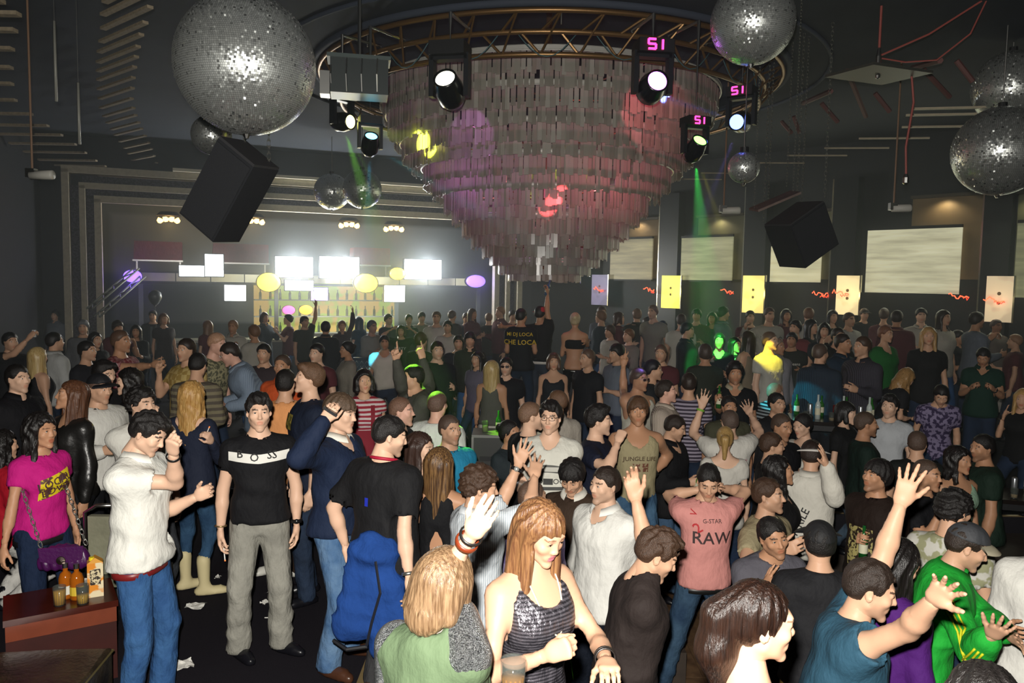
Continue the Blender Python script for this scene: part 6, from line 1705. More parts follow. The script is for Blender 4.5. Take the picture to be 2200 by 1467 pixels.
PP('woman in a pink cardigan over a white collar', (890, 842), d=6.7, h=1.66, sex='f', yaw=10, pitch=10, top=('long', 0xc89ab0, {'v': .12, 'collar': 0xe0dcd8}), hair=('bun', BLK))
PP('man lit neon green seen from behind in a white shirt', (936, 842), z0=-0.2, d=7.0, h=1.72, yaw=165, hyaw=160, skin='pink', top=('tee', 0xdde0d8, {'e': .025}), hair=('buzz', DBR))
PP('man in a turquoise tee glancing sideways', (962, 894), d=6.2, z0=-0.2, h=1.74, yaw=28, hyaw=42, skin='mid', top=('tee', 0x2a8ab0), hair=('buzz', BLK), stubble=.4)
PP('woman in a black open-backed dress with highlighted brown hair', (944, 962), z0=-0.2, d=4.95, h=1.7, sex='f', yaw=172, hyaw=150, skin='tan', la='down', ra='down', top=('openback', 0x121215, {'hem': -.1}), bot=('slim', 0x121215, {'denim': False}), hair=('long', 0x3c281c, .26, 0x8a6840))
PP('dark-haired woman in black facing the open-backed dress', (906, 934), z0=-0.2, d=5.35, h=1.7, sex='f', yaw=50, hyaw=70, skin='fair', top=('strap', 0x131316), hair=('long', 0x30201a, .14), extras=[chain_neck(0xd0c8b0, .06)])
lany = PP('man in a black tee with a red lanyard seen from behind', (848, 898), d=4.75, h=1.78, yaw=152, hyaw=105, pitch=14, skin='fair', la=('p', 716, 1090, 1, 742, 1170, 1), ra=('p', 866, 1165, -1, 880, 1252, -1), top=('tee', 0x1b1b1d, {'e': .03, 'sleeve': .72, 'hem': -.12}), bot=('trousers', 0x38383a), hair=('short', BLK), stubble=.45, shoes=0x3a281e, extras=[wrist_band('r', 0xa8a8a0, .02, metal=.9)])
def lanyard(k):
    a = np.linspace(0, 2 * np.pi, 36, endpoint=False)
    pts = np.array([k.N + k.U * (.035 - .02 * math.cos(t)) + (k.L2 * math.sin(t) * .082 + k.F2 * math.cos(t) * .085) * k.s - k.U * .05 * max(0, math.cos(t)) for t in a])
    MB().tube(pts, .010, 6, closed=True, flat=1.0).obj('lanyard', mat(0xb01838, rough=.6), k.root, True)
lanyard(lany)
patch('blue_mark', -.03, -.005, .33, .38, mat(0x2030b0), back=True, n=(3, 4))(lany)
# --- middle of the floor
PP('man with black-framed glasses in a white V-neck car print tee', (1200, 866), z0=-0.2, h=1.83, yaw=-6, hyaw=-14, skin='fair', la=('p', 1238, 1010, 1, 1246, 1085, -1), ra='bent', rh='open', top=('tee', 0xdcdace, {'v': .1, 'e': .018, 'hem': -.2}), hair=('spiky', BLK), bot=('jeans', 0x3a4652),
   extras=[glasses(False), patch('car_windscreen', -.1, .1, .345, .4, mat(0x5a5a56, rough=.7), fn=lambda x: -1.2 * x * x), patch('car_bonnet', -.075, .075, .352, .385, mat(0xc4c2b8, rough=.7), off=.007), patch('car_grille', -.035, .035, .255, .3, mat(0x3c3c3a, rough=.7)), lettering('OO', .278, .055, 0x4a4a46, x=-.08), lettering('OO', .278, .055, 0x4a4a46, x=.08), patch('car_bumper', -.115, .115, .215, .24, mat(0x4a4a48, rough=.7)), wrist_band('l', 0x4a3020, .022, 0xb0a890)])
PP('balding man in a black tee turned towards the glasses', (1146, 868), z0=-0.2, h=1.78, yaw=120, hyaw=100, skin='fair', top=('tee', 0x111114, {'e': .02}), hair=('buzz', BRN))
PP('woman with pinned dark hair behind the balding man', (1096, 906), z0=-0.2, d=6.5, h=1.62, sex='f', yaw=50, hyaw=60, pitch=-6, skin='tan', top=('tee', 0x283034), hair=('bun', BLK))
PP('man in a pale grey shirt with cropped hair behind the glasses', (1196, 840), z0=-0.2, d=7.3, h=1.74, yaw=-160, hyaw=-120, skin='tan', top=('shirt', 0xb0a89c), hair=('buzz', BRN))
PP('man in a navy tee raising his fist beside a red beam', (1282, 874), z0=-0.2, h=1.78, yaw=66, hyaw=84, skin='fair', ra=('p', 1298, 1010, -1, 1322, 950, 1), rh='fist', top=('tee', 0x171c2e, {'e': .016}), hair=('spiky', BLK), bot=DARKJ)
PP('fair-haired man in a khaki printed tank top holding a dark drink', (1358, 860), z0=-0.2, h=1.8, yaw=4, hyaw=-4, skin='tan', la=('p', 1425, 985, 1, 1390, 1026, -1), ra='down', lh='grip', top=('tank', 0xa39876, {'hem': -.08}), hair=('mop', 0x4a3424), bot=('jeans', 0x2f4a66, {'c2': 0x4a6a86}),
   extras=[lettering('JUNGLE LIFE', .35, .05, 0x4a3826, arc=.022), patch('tiger_print', -.06, .07, .24, .31, mat(0x6a4030, 'blotch', scale=38, color2=0x9a8c6c)), wrist_band('l', 0x16181a, .03, 0x404448)])
PP('man in a black open-necked shirt smiling downwards', (1482, 900), z0=-0.5, h=1.79, yaw=52, hyaw=72, pitch=18, skin='mid', la='down', ra='bent', rh='grip', top=('shirt', 0x131316, {'v': .16, 'hem': -.22, 'e': .022}), hair=('short', DBR), bot=('jeans', 0x4a6684), stubble=.3)
PP('man in a beige pinstriped shirt looking up', (1430, 818), d=7.9, z0=-0.2, h=1.8, yaw=66, hyaw=80, pitch=-6, skin='pink', top=('shirt', 0xc8bcac, {'kind': 'stripe_v', 'c2': 0x9a8a80, 'scale': 22, 'e': .024}), hair=('short', DBR))
PP('man in a purple and white striped tee seen from behind', (1470, 804), d=8.15, z0=-0.2, h=1.74, yaw=170, top=('tee', 0x38303e, {'kind': 'stripe', 'c2': 0xa098a8, 'scale': 8}), hair=('short', DBR))
PP('man in aviator sunglasses and a white vest making a V sign', (1384, 793), d=8.0, z0=-0.2, h=1.84, yaw=35, hyaw=42, skin='tan', ra=('p', 1348, 838, 1, 1349, 778, 1), rh='vsign', rp='cam', top=('tank', 0xc8c4b4), hair=('buzz', BLK), extras=[glasses(True, 0x8a8070)])
PP('man behind the aviator sunglasses in profile', (1405, 775), d=9.0, h=1.76, yaw=70, hyaw=80, top=('tee', 0x222428), hair=('short', BLK))
PP('balding man in a white tee with both palms raised, seen from behind', (1568, 882), d=7.45, z0=-0.5, h=1.84, yaw=178, hyaw=180, skin='fair', la=('p', 1488, 930, 1, 1508, 872, 1), ra=('p', 1632, 928, 1, 1612, 890, 1), lh='open', rh='open', lp='cam', rp='cam', top=('tee', 0xdcd9d0, {'e': .02, 'sleeve': .5}), hair=('buzz', BLK), extras=[lettering('CRUZ', .26, .05, 0x303030, x=.1, back=True), patch('pink_print', .06, .14, .32, .4, mat(0xd09aa0), back=True), wrist_band('l', 0x80c040, .02)])
PP('blonde woman with a low braid in a white tee seen from behind', (1552, 916), z0=-0.5, d=7.0, h=1.76, sex='f', yaw=172, hyaw=165, skin='fair', top=('tee', 0xd4d0c6, {'scoop': .1, 'sleeve': .45}), hair=('pony', 0x9a7844, .2, 0xc0a068), extras=[chain_neck(0x6a5a40, .02)])
PP('man with raised eyebrows between two raised palms', (1573, 852), z0=-0.2, d=8.1, h=1.74, yaw=2, skin='tan', top=('tee', 0x4a4a38), hair=('short', BLK))
PP('man in a black polo with pale collar holding a green bottle', (1580, 782), d=8.7, h=1.8, yaw=-8, skin='tan', ra=('p', 1545, 880, -1, 1540, 862, -1), rh='grip', top=('polo', 0x111316, {'v': .1, 'collar': 0xb0a890}), hair=('curly', BLK), stubble=.4)
PP('man with a ginger beam across his face and a crew cut beside the bar', (1665, 846), z0=-0.2, d=8.15, h=1.72, yaw=20, top=('tee', 0x15161a), hair=('short', BLK))
PP('person in a turquoise striped tee bending over the bar', (1690, 828), d=9.25, h=1.7, yaw=110, lean=25, top=('tee', 0x98a4a8, {'kind': 'stripe', 'c2': 0x161a1e, 'scale': 9}), hair=('buzz', LBR), skin='pink')
PP('grinning man in a black shirt beside the woman in white', (1684, 892), z0=-0.5, d=7.3, h=1.82, yaw=22, hyaw=28, pitch=8, skin='tan', top=('tee', 0x121216), hair=('buzz', BLK), stubble=.35)
PP('woman with pulled back dark hair in a white top', (1722, 890), z0=-0.5, d=7.6, h=1.66, sex='f', yaw=-60, hyaw=-62, pitch=12, skin='fair', top=('tee', 0xd8d4c8, {'scoop': .1, 'sleeve': .2}), hair=('bun', BLK))
PP('man in black in profile under a yellow beam', (1664, 938), z0=-0.5, h=1.74, yaw=75, hyaw=80, skin='mid', top=('jacket', 0x141416), hair=('short', BRN))
PP('woman with black ringlets lifting her chin in a black jacket', (1678, 986), z0=-0.5, d=5.75, h=1.78, sex='f', yaw=70, hyaw=80, pitch=-12, skin='tan', top=('jacket', 0x121214, {'v': .1}), hair=('wavy', BLK, .24))
PP('man hiding behind the raised collar of a white track top', (1738, 950), z0=-0.5, d=6.1, h=1.76, yaw=150, hyaw=150, pitch=8, ra=('p', 1785, 1070, -1, 1768, 1005, -1), la='bent', rh='open', top=('jacket', 0xd8d4c8, {'e': .026, 'collar': 0xd8d4c8}), hair=('short', DBR), bot=('trousers', 0x1a1a1e), extras=[lettering('ORDITRILE', .13, .085, 0x2a2a2a, x=-.07, back=True, rot=1.2), lettering('@', .28, .1, 0x2a2a2a, x=-.16, back=True), cap_hat(0x30261c, 200, 0xd8d4cc)])
# --- towards the wall of screens
PP('man in a brown tee with gold print holding out a bottle', (1872, 986), z0=-0.5, h=1.77, yaw=-62, hyaw=-70, pitch=-8, skin='tan', ra=('p', 1880, 1180, -1, 1838, 1148, -1), la='down', rh='grip', top=('tee', 0x241914, {'e': .018}), hair=('mop', BLK), bot=DARKJ, stubble=.45, extras=[patch('gold_print', -.1, .1, .05, .36, mat(0xb0a468, 'blotch', scale=30, color2=0x2a1e16), n=(10, 14))])
PP('woman with a black fringe bob in a black tee and jeans', (1833, 866), z0=-0.2, d=7.95, h=1.7, sex='f', yaw=42, hyaw=48, skin='fair', ra='down', la='down', top=('tee', 0x101113, {'hem': -.15}), bot=('slim', 0x3a4a5a, {'c2': 0x566a7c}), hair=('bob_b', BLK, .2))
PP('man in profile in a dark green jacket by the woman with a fringe', (1868, 888), z0=-0.5, d=7.4, h=1.84, yaw=78, hyaw=80, skin='tan', top=('jacket', 0x14261f), hair=('buzz', BLK), stubble=.45)
PP('slim man in a white tee beside the bottle table', (1950, 856), d=7.95, z0=-0.2, h=1.74, yaw=-35, hyaw=-40, skin='fair', ra='bent', top=('tee', 0xc0c4c8), hair=('spiky', BLK))
PP('man with cropped hair seen from behind beyond the raised arm', (1966, 926), z0=-0.5, h=1.74, yaw=160, hyaw=150, top=('tee', 0x1a1e1c), hair=('buzz', BLK))
PP('young man with cropped hair gazing past the raised arm', (1994, 990), z0=-0.5, h=1.74, yaw=30, hyaw=36, skin='tan', top=('tee', 0x15161a), hair=('buzz', BLK), ra='face')
PP('woman in a pale green strap top behind the dark green tee', (2062, 962), z0=-0.5, d=6.5, h=1.66, sex='f', yaw=10, hyaw=30, skin='tan', top=('tank', 0x8aa890), hair=('wavy', BLK, .16))
PP('burly man in a dark green tee with a short beard', (2110, 936), z0=-0.5, h=1.8, yaw=-105, hyaw=-80, pitch=4, skin='tan', build=1.12, top=('tee', 0x1c2e24, {'e': .02}), hair=('short', BLK), stubble=.6)
PP('man in a green polo looking down at his phone', (2112, 752), h=1.78, yaw=-30, hyaw=-38, pitch=30, skin='tan', ra='phone', la='phone', rh='grip', lh='grip', top=('polo', 0x14382c, {'v': .08}), hair=('short', BLK), extras=[wrist_band('l', 0x101010, .026)])
PP('person with a cigarette beside the green polo', (2198, 838), d=8.8, h=1.64, sex='f', yaw=-50, hyaw=-40, ra='face', rh='vsign', top=('tee', 0x121214), hair=('long', 0x9a7a48, .2))
PP('man in a dark printed tee resting on a ledge', (2064, 712), h=1.78, yaw=35, hyaw=45, skin='tan', la='bent', ra='bent', top=('tee', 0x12161c), hair=('short', BLK), extras=[lettering('ROCK', .35, .06, 0x3a6a5a)])
PP('man in a white tee and grey knitted vest against the lit poster', (2142, 688), d=14.0, z0=.28, h=1.82, yaw=8, skin='deep', top=('vest', 0x6a625c, {'v': .08, 'collar': 0xd8d6cc}), hair=('buzz', BLK), bot=('trousers', 0xb8b4aa))
PP('blonde woman sitting in the dark near the ledge', (1996, 702), d=10.6, h=1.66, sex='f', yaw=-20, top=('tee', 0x1a1a1c), hair=('long', 0x9a7a4c, .26))
PP('woman in a black halter top with a wristwatch', (1924, 716), h=1.68, sex='f', yaw=-40, hyaw=-55, pitch=18, skin='tan', la='face', ra='bent', top=('tank', 0x14161a), hair=('bun', BLK), extras=[wrist_band('l', 0x18181c, .026)])
PP('woman in a bright green jacket', (1904, 700), d=11.4, h=1.7, sex='f', yaw=20, hyaw=30, top=('jacket', 0x1a6a2a, {'v': .14}), hair=('short', 0x6a4430))
PP('man in a dark pinstriped shirt leaning to a friend', (1868, 724), d=9.6, h=1.8, yaw=-60, hyaw=-75, la='bent', ra='bent', top=('shirt', 0x2c2a32, {'kind': 'stripe_v', 'c2': 0x42404a, 'scale': 20}), hair=('short', BRN), bot=('trousers', 0x15151a, {'belt': 0x101010, 'buckle': 0xc0c0b8}))
PP('man in a blue lit shirt holding a silver can', (1822, 720), d=10.0, h=1.78, yaw=30, hyaw=40, skin='tan', ra='bent', rh='grip', top=('shirt', 0x1c2e40), hair=('short', DBR))
PP('man in a dark striped shirt seen from behind', (1772, 740), d=9.4, h=1.78, yaw=150, hyaw=120, top=('shirt', 0x1a2430, {'kind': 'stripe_v', 'c2': 0x2c3846, 'scale': 20}), hair=('buzz', BLK), bot=('trousers', 0x20242a, {'belt': 0x101010}))
PP('fist-raising person in black and yellow', (1802, 705), d=11.2, h=1.74, yaw=10, ra=('p', 1775, 735, 1, 1795, 715, 1), rh='fist', top=('tee', 0x161616), hair=('short', DBR), extras=[patch('yellow_print', -.08, .08, .3, .42, mat(0xd0a020))])
PP('man with a dark cap against the cream poster', (1858, 664), h=1.76, d=16.0, z0=.28, yaw=0, top=('tee', 0x16181c), hair=('buzz', BLK), extras=[cap_hat(0x14161a)])
PP('man in a grey tee printed with white script', (1704, 716), h=1.8, yaw=-20, hyaw=-28, skin='tan', la='bent', ra='bent', top=('tee', 0x30322e), hair=('short', BLK), extras=[lettering('Pepe Jeans', .36, .065, 0xd0d0c8)])
PP('man in a tee lit bright yellow with glowing script', (1656, 714), d=10.4, h=1.8, yaw=35, hyaw=48, skin='fair', ra='down', top=('tee', 0xb8b6ac), hair=('buzz', DBR), extras=[lettering('Pepe Jeans', .36, .07, 0xe6e2cc), lettering('1988 A', .2, .045, 0xd0cec4)])
PP('grey-haired man between the two script tees', (1672, 728), d=10.9, h=1.78, yaw=20, hyaw=40, top=('shirt', 0x9a98a0), hair=('buzz', 0x5a5450), skin='tan')
PP('woman in a black V-neck holding a glass', (1546, 716), d=11.4, h=1.68, sex='f', yaw=-15, skin='tan', ra='drink', la='bent', rh='grip', top=('tee', 0x131518, {'v': .1}), hair=('bun', BLK))
PP('person in a black and white striped top', (1580, 726), d=11.9, h=1.68, sex='f', yaw=30, top=('tee', 0x121214, {'kind': 'stripe', 'c2': 0xe0e0dc, 'scale': 3}), hair=('long', BLK, .2))
PP('dark-haired woman in a sand coloured top', (1606, 712), d=11.5, h=1.7, sex='f', yaw=-140, top=('tank', 0x8a7a64), hair=('long', DBR, .22))
PP('man in a white lettered sweatshirt with an arm stretched out', (1654, 662), d=14.2, z0=.0, h=1.84, yaw=8, ra='wide', top=('long', 0xb8b6ac), hair=('buzz', BLK), extras=[lettering('TORO', .36, .12, 0x3a3a38)])
PP('man in a white tee seen from behind near the cream poster', (1738, 662), d=14.4, h=1.82, yaw=160, top=('tee', 0xb4b2aa), hair=('short', 0x6a4a38))
PP('man in a pale tee beside the dark cap', (1826, 672), d=14.2, h=1.7, yaw=20, top=('tee', 0xa8a8a4), hair=('buzz', BLK))
PP('man in a dark shirt lit green at the shoulder', (1478, 694), d=12.4, h=1.8, yaw=60, hyaw=70, la='down', top=('shirt', 0x161b22), hair=('short', BLK))
PP('man in a white tee seen from behind below the yellow poster', (1464, 676), d=14.4, h=1.76, yaw=170, top=('tee', 0xc8c6ba), hair=('short', BRN))
PP('person in a pale top leaning over with a paper bag', (1400, 656), d=15.0, h=1.78, yaw=-40, lean=10, top=('tee', 0x8a8676), hair=('buzz', BRN))
PP('man holding a drink in a dark red top near the neon', (1718, 690), d=12.6, h=1.72, yaw=-50, top=('tee', 0x7a3a3e), hair=('short', BLK))
PP('pale woman beside the dark red top', (1762, 694), d=12.4, h=1.66, sex='f', yaw=-20, top=('tee', 0x20242a, {'v': .1}), hair=('long', BLK, .18))
PP('woman with long black hair in profile near the dark red top', (1742, 688), d=12.9, h=1.66, sex='f', yaw=40, top=('tee', 0x1a1c20), hair=('long', BLK, .2))
PP('person in violet camouflage leaning on the table', (1990, 830), d=8.9, h=1.68, yaw=-20, lean=16, pitch=35, top=('tee', 0x3a3050, {'kind': 'blotch', 'c2': 0x8a80a0, 'scale': 24}), hair=('short', BLK))
PP('dancing person with tossed fair hair', (1955, 800), d=9.2, h=1.6, sex='f', yaw=100, pitch=40, lean=20, top=('tee', 0x1a1a1e), hair=('wavy', 0x8a6a40, .16), la='wide', ra='bent')
# --- dancers on the podium
pod = at_depth(1190, 900, 11.5)
t = thing('podium', 'dark square dance podium under the chandelier with a metal edge', 'podium', (pod[0], pod[1], 0))
MB().box((0, 0, .19), (1.0, .9, .19)).obj('body', mat(0x23272b, rough=.5), t)
MB().box((0, 0, .39), (1.03, .93, .01)).obj('top_plate', mat(0x5a5f60, rough=.35, metal=.6), t)
PP('podium dancer in a black cropped top and shiny black trousers', (1236, 673), d=11.4, z0=.4, h=1.7, sex='f', yaw=175, hyaw=172, skin='tan', ra=('p', 1262, 742, 1, 1258, 735, -1), la='bent', top=('bra', 0x101114, {'hem': .5}), bot=('slim', 0x0c0d0e, {'mat': PVC, 'waist': -.02}), hair=('bun', 0xa89878))
PP('podium dancer in a black tee with yellow lettering on the back', (1122, 664), d=11.7, z0=.4, h=1.76, yaw=170, hyaw=150, skin='tan', la='bent', ra='bent', top=('tee', 0x101418, {'e': .025}), bot=('jeans', 0x243448), hair=('short', BLK), extras=[lettering('MI DJ LOCA', .46, .075, 0xd0b020, back=True), lettering('CHE LOCA', .34, .1, 0xe0c030, back=True)])
PP('podium dancer in a red cap lifting a bottle high', (1161, 660), d=12.0, z0=.4, h=1.74, yaw=160, hyaw=150, skin='tan', ra=('p', 1172, 652, 1, 1176, 625, 1), la='over', rh='grip', top=('tee', 0x141618, {'hem': -.02}), bot=('jeans', 0x3a4452, {'belt': 0xd8d4cc}), hair=('short', BLK), extras=[cap_hat(0xc02028, 30)])
PP('blonde girl in a grey top and white trousers before the podium', (1060, 776), d=9.4, h=1.66, sex='f', yaw=165, hyaw=150, skin='tan', la='down', ra='down', top=('tank', 0x5a5a54), bot=('slim', 0xd8d4c8, {'denim': False}), hair=('long', 0xa88c58, .24, 0xd0b880))
PP('man in a black tee and necklace beside the blonde girl', (1086, 770), d=9.9, h=1.72, yaw=-10, top=('tee', 0x14151a), hair=('short', BLK), skin='fair', extras=[glasses(True)])
PP('man in black just behind the podium dancers', (1266, 752), d=9.8, h=1.74, yaw=-50, hyaw=-60, skin='mid', top=('tee', 0x14151b), hair=('buzz', DBR))
PP('woman in a pale grey vest beneath the red cap', (1190, 760), d=10.0, h=1.64, sex='f', yaw=0, top=('tank', 0x20242a), hair=('bob', 0x4a3428, .2))
PP('girl in violet lit by a green beam on the steps', (1030, 756), d=11.0, h=1.66, sex='f', yaw=-30, ra='down', top=('tee', 0x6a6478), bot=('slim', 0x2c4058), hair=('long', BLK, .2))
PP('man in dark green beside the girl in violet', (985, 722), d=12.4, h=1.78, yaw=5, top=('tee', 0x23282c), bot=('jeans', 0x2a3c4c), hair=('short', BLK))
PP('person glowing red beside the bar crowd', (938, 670), d=15.5, h=1.74, yaw=5, top=('tee', 0xc8c2b8), hair=('buzz', DBR))
PP('person holding a white paper beside the red glow', (962, 690), d=14.6, h=1.72, yaw=0, top=('tee', 0xc8c2b8), hair=('short', BLK))
# --- rows at the back, along the bar and behind the podium
rb = random.Random(12)
TOPS = [(0x1c2026, 'black'), (0xb8b4a8, 'pale'), (0x3a3034, 'plum'), (0x2a3a44, 'slate'), (0x8a8478, 'beige'), (0x5a2a30, 'maroon'), (0x2c3228, 'olive'), (0x6c7480, 'grey blue')]
HAIRC = [BLK, DBR, BRN, LBR, BLK]
spots = [(255, 690), (290, 700), (445, 690), (500, 690), (545, 700), (575, 672), (612, 676), (655, 680), (700, 692), (735, 690), (770, 682), (800, 690), (835, 676), (880, 676), (905, 672), (975, 668), (1000, 674), (1015, 664), (1050, 674), (1075, 660), (1100, 668), (1290, 668), (1310, 660), (1335, 672), (1360, 664), (1385, 682), (1425, 690), (1310, 700), (1350, 708), (1505, 664), (1530, 672), (1560, 660), (1600, 668), (1690, 664), (1790, 668), (1900, 664), (1940, 668), (1975, 664), (2030, 668), (2090, 672), (118, 668), (905, 716), (940, 735), (1010, 715), (1420, 742), (1320, 742), (1515, 742), (2180, 720), (745, 735), (680, 740), (560, 742)]
where = lambda x: 'by the cream jambs' if x < 320 else 'along the bar' if x < 860 else 'beside the podium' if x < 1280 else 'under the lit posters' if x < 1700 else 'along the wall of screens'
USED = set()
for x, y in spots:
    for _ in range(60):
        sx = 'f' if rb.random() < .35 else 'm'
        c_, nm = rb.choice(TOPS); hc = rb.choice(HAIRC)
        hs = rb.choice(('long', 'bob', 'bun')) if sx == 'f' else rb.choice(('short', 'buzz', 'short', 'mop'))
        ty = rb.choice(('tee', 'tee', 'shirt', 'long'))
        nmt = {'tee': 'tee', 'shirt': 'shirt', 'long': 'sweater'}[ty]
        if (sx, nm, hs, ty, where(x)) not in USED: break
    USED.add((sx, nm, hs, ty, where(x)))
    d_ = min((2.55 - (1.76 if sx == 'm' else 1.67)) * FPX / max(y - 606 - (x - 1100) * .0175 * 1, 30), 17.5)
    if 330 < x < 900: d_ = min(d_, 17.2)
    if x > 1280: d_ = min(d_, 13.6 if x > 1900 else 15.5)
    pose = rb.choice(('down', 'down', 'bent', 'drink', 'bent', 'up' if rb.random() < .3 else 'down'))
    PP('%s in a %s %s %s' % ('woman with %s hair' % {'long': 'long', 'bob': 'bobbed', 'bun': 'pinned'}[hs] if sx == 'f' else 'man with %s hair' % {'short': 'short', 'buzz': 'cropped', 'mop': 'shaggy'}[hs], nm, nmt, where(x)), (x, y), d=d_, sex=sx, h=1.76 if sx == 'm' else 1.67,
       yaw=rb.choice((-60, -20, 0, 20, 50, 90, 150, 180, -120)), la=pose, ra=rb.choice(('down', 'bent')), top=(ty, c_), hair=(hs, hc, .2), skin=rb.choice(('fair', 'mid', 'tan')), bot=rb.choice((DARKJ, BLACKT, BLUEJ)), group='crowd ' + where(x))
# ------------------------------------------------------------------ things held in hands
GLS = mat(0x707670, rough=.08, alpha=.25, spec=.9)
def tumbler(p, label, liquid=0xc87820, h=.11, r=.036, fill=.6, group=None):
    t = thing('drinking_glass', label, 'glass', p, group)
    MB().lathe([(0, 0), (r * .86, 0), (r, h), (r * .93, h), (r * .8, .008), (0, .008)], 16).obj('glass_wall', GLS, t, True)
    MB().lathe([(0, .009), (r * .8, .009), (r * (.8 + .12 * fill), h * fill), (0, h * fill)], 14).obj('drink', mat(liquid, rough=.1, alpha=.9), t, True)
    return t
def beer(p, label, glass=0x2a6a24, h=.24, tilt=(0, 0), group=None):
    t = thing('beer_bottle', label, 'bottle', p, group); t.rotation_euler = (R_(tilt[0]), R_(tilt[1]), 0)
    bottle(MB(), (0, 0, 0), h, .031).obj('bottle_glass', mat(glass, rough=.1, alpha=.92, spec=.8), t, True)
    MB().lathe([(.0318, h * .18), (.0318, h * .45)], 14).obj('paper_label', mat(0xd8d4b8, rough=.6), t, True)
    return t
def can(p, label, c=0xb8bcc0, group=None):
    t = thing('drink_can', label, 'can', p, group)
    MB().lathe([(0, 0), (.024, 0), (.028, .012), (.028, .145), (.024, .155), (0, .155)], 14).obj('can_body', mat(c, metal=.8, rough=.3), t, True)
    MB().lathe([(0, .157), (.02, .157), (.022, .154)], 12).obj('can_lid', M_STEEL, t)
    return t
def hand(k, side): return k.base + k.arm[side + 'h'][0]
KP = {o['label']: o for o in bpy.data.objects if o.name.startswith('person')}
def held(key, side):
    for k in CAST:
        if key in k.label: return k.base + k.arm[side + 'h'][0], k
    raise KeyError(key)
p, k = held('aviator', 'r')
p, k = held('navy V-neck', 'r')
t = thing('mobile_phone', 'small black phone held up by the man in the navy sweater', 'phone', p); D = k.arm['rh'][3]
MB().box((0, 0, 0), (.024, .008, .048), frame_z(D)).obj('phone_case', mat(0x18181a, rough=.3), t)
MB().box(frame_z(D) @ np.array([0, -.009, .01]), (.019, .001, .026), frame_z(D)).obj('screen', mat(0x405060, rough=.1, emit=.3), t)
p, k = held('looking down at his phone', 'r')
t = thing('mobile_phone', 'dark phone held by the man in the green polo', 'phone', p)
MB().box((0, 0, 0), (.045, .022, .007), rotz(.4)).obj('phone_case', mat(0x202428, rough=.3), t)
MB().box((0, 0, .008), (.03, .018, .001), rotz(.4)).obj('screen', mat(0x8090a0, rough=.1, emit=.5), t)
p, k = held('small white phone out', 'r')
t = thing('mobile_phone', 'small white phone held out near the side wall', 'phone', p)
MB().box((0, 0, .02), (.022, .007, .045)).obj('phone_case', mat(0xd0d0cc, rough=.3), t); MB().box((0, -.008, .03), (.017, .001, .024)).obj('screen', mat(0x90a0b0, emit=.6), t)
p, k = held('khaki printed tank', 'l'); tumbler(p - [0, 0, .05], 'glass of dark cola held by the man in the khaki tank top', 0x2a1210)
p, k = held('reaching out with a glass', 'r'); tumbler(p - [0, 0, .05], 'clear glass held out by the man in the red patterned shirt', 0xb0a890)
p, k = held('pale collar holding', 'r'); beer(p - [0, 0, .1], 'green beer bottle held by the man in the black polo')
p, k = held('open-necked', 'r'); beer(p - [0, 0, .1], 'green beer bottle held low by the man in the black open-necked shirt', 0x3a9a20, tilt=(20, 10))
p, k = held('gold print holding', 'r'); beer(p - [0, 0, .14], 'green beer bottle held out by the man in the brown gold print tee', 0x1c5a28)
p, k = held('red cap lifting', 'r'); beer(p - [0, 0, .1], 'bottle lifted high by the podium dancer in the red cap', 0x4a6a90, tilt=(0, 15))
p, k = held('silver can', 'r'); can(p - [0, 0, .06], 'silver can held by the man in the blue lit shirt')
p, k = held('V-neck holding a glass', 'r'); tumbler(p - [0, 0, .05], 'glass held up by the woman in the black V-neck', 0xc8c8b8)
p, k = held('zip jacket', 'r'); tumbler(p - [0, 0, .05], 'glass held by the man in the white zip jacket', 0xa08050)
p, k = held('cream boots', 'r')
t = thing('cigarette', 'white cigarette between the fingers of the blonde in cream boots', 'cigarette', p); MB().tube([(0, 0, 0), (.03, 0, .07)], .004, 6).obj('paper', mat(0xe8e6de), t); MB().tube([(.028, 0, .066), (.032, 0, .075)], .0042, 6).obj('ember', glow(0xff7030, 2), t)
p, k = held('chest band', 'r')
t = thing('cigarette', 'white cigarette held low by the man with the chest band', 'cigarette', p + [0, -.02, -.05]); MB().tube([(0, 0, 0), (.015, -.02, -.075)], .004, 6).obj('paper', mat(0xe8e6de), t); MB().tube([(.015, -.02, -.072), (.016, -.022, -.08)], .0042, 6).obj('ember', glow(0xff7030, 2), t)
# glass close to the lens
p = at_depth(1102, 1462, 2.35); t = tumbler(p - [0, 0, .05], 'tumbler of amber drink just below the sequined top', 0xa06a20, .12, .042, .55)

# fleece jacket over the arm of the man with the lanyard
p, k = held('red lanyard', 'r')
c = at_depth(806, 1185, k.base[1] - .16)
f = Field((-.3, -.25, -.75), (.32, .25, .12), .014)
n_ = np.array([0, 1.0, 0])
f.cap((-.04, 0, .0), (-.12, 0, -.42), .1, .13, .05, n=n_, fl=.5); f.cap((.03, 0, .0), (.1, -.02, -.55), .09, .12, .05, n=n_, fl=.55); f.cap((-.02, .02, 0), (.05, .02, -.35), .1, .12, .05, n=n_, fl=.6)
f.cap((.1, -.04, -.2), (.2, -.03, -.45), .07, .06, .04, n=n_, fl=.7); f.ell((0, 0, .0), (.12, .1, .07), .05)
X, Y, Z = f.grid(); f.F = f.F + (.014 * wob(X, Y, Z, 77, 1.7)).astype(np.float32)
V, Q = f.mesh(); V = relax(V, Q, 2)
t = thing('fleece_jacket', 'royal blue fleece jacket hung over the arm of the man with the lanyard', 'jacket', c)
add_part('fleece', V, [Q], [mat(0x25488c, 'fabric', rough=.95, bump=.5, var=.2, spec=.1)], t)
MB().tube([(.02, -.1, -.02), (.05, -.115, -.2), (.0, -.11, -.38), (-.03, -.1, -.52)], .008, 5).obj('zip', mat(0x22242c, rough=.5), t)
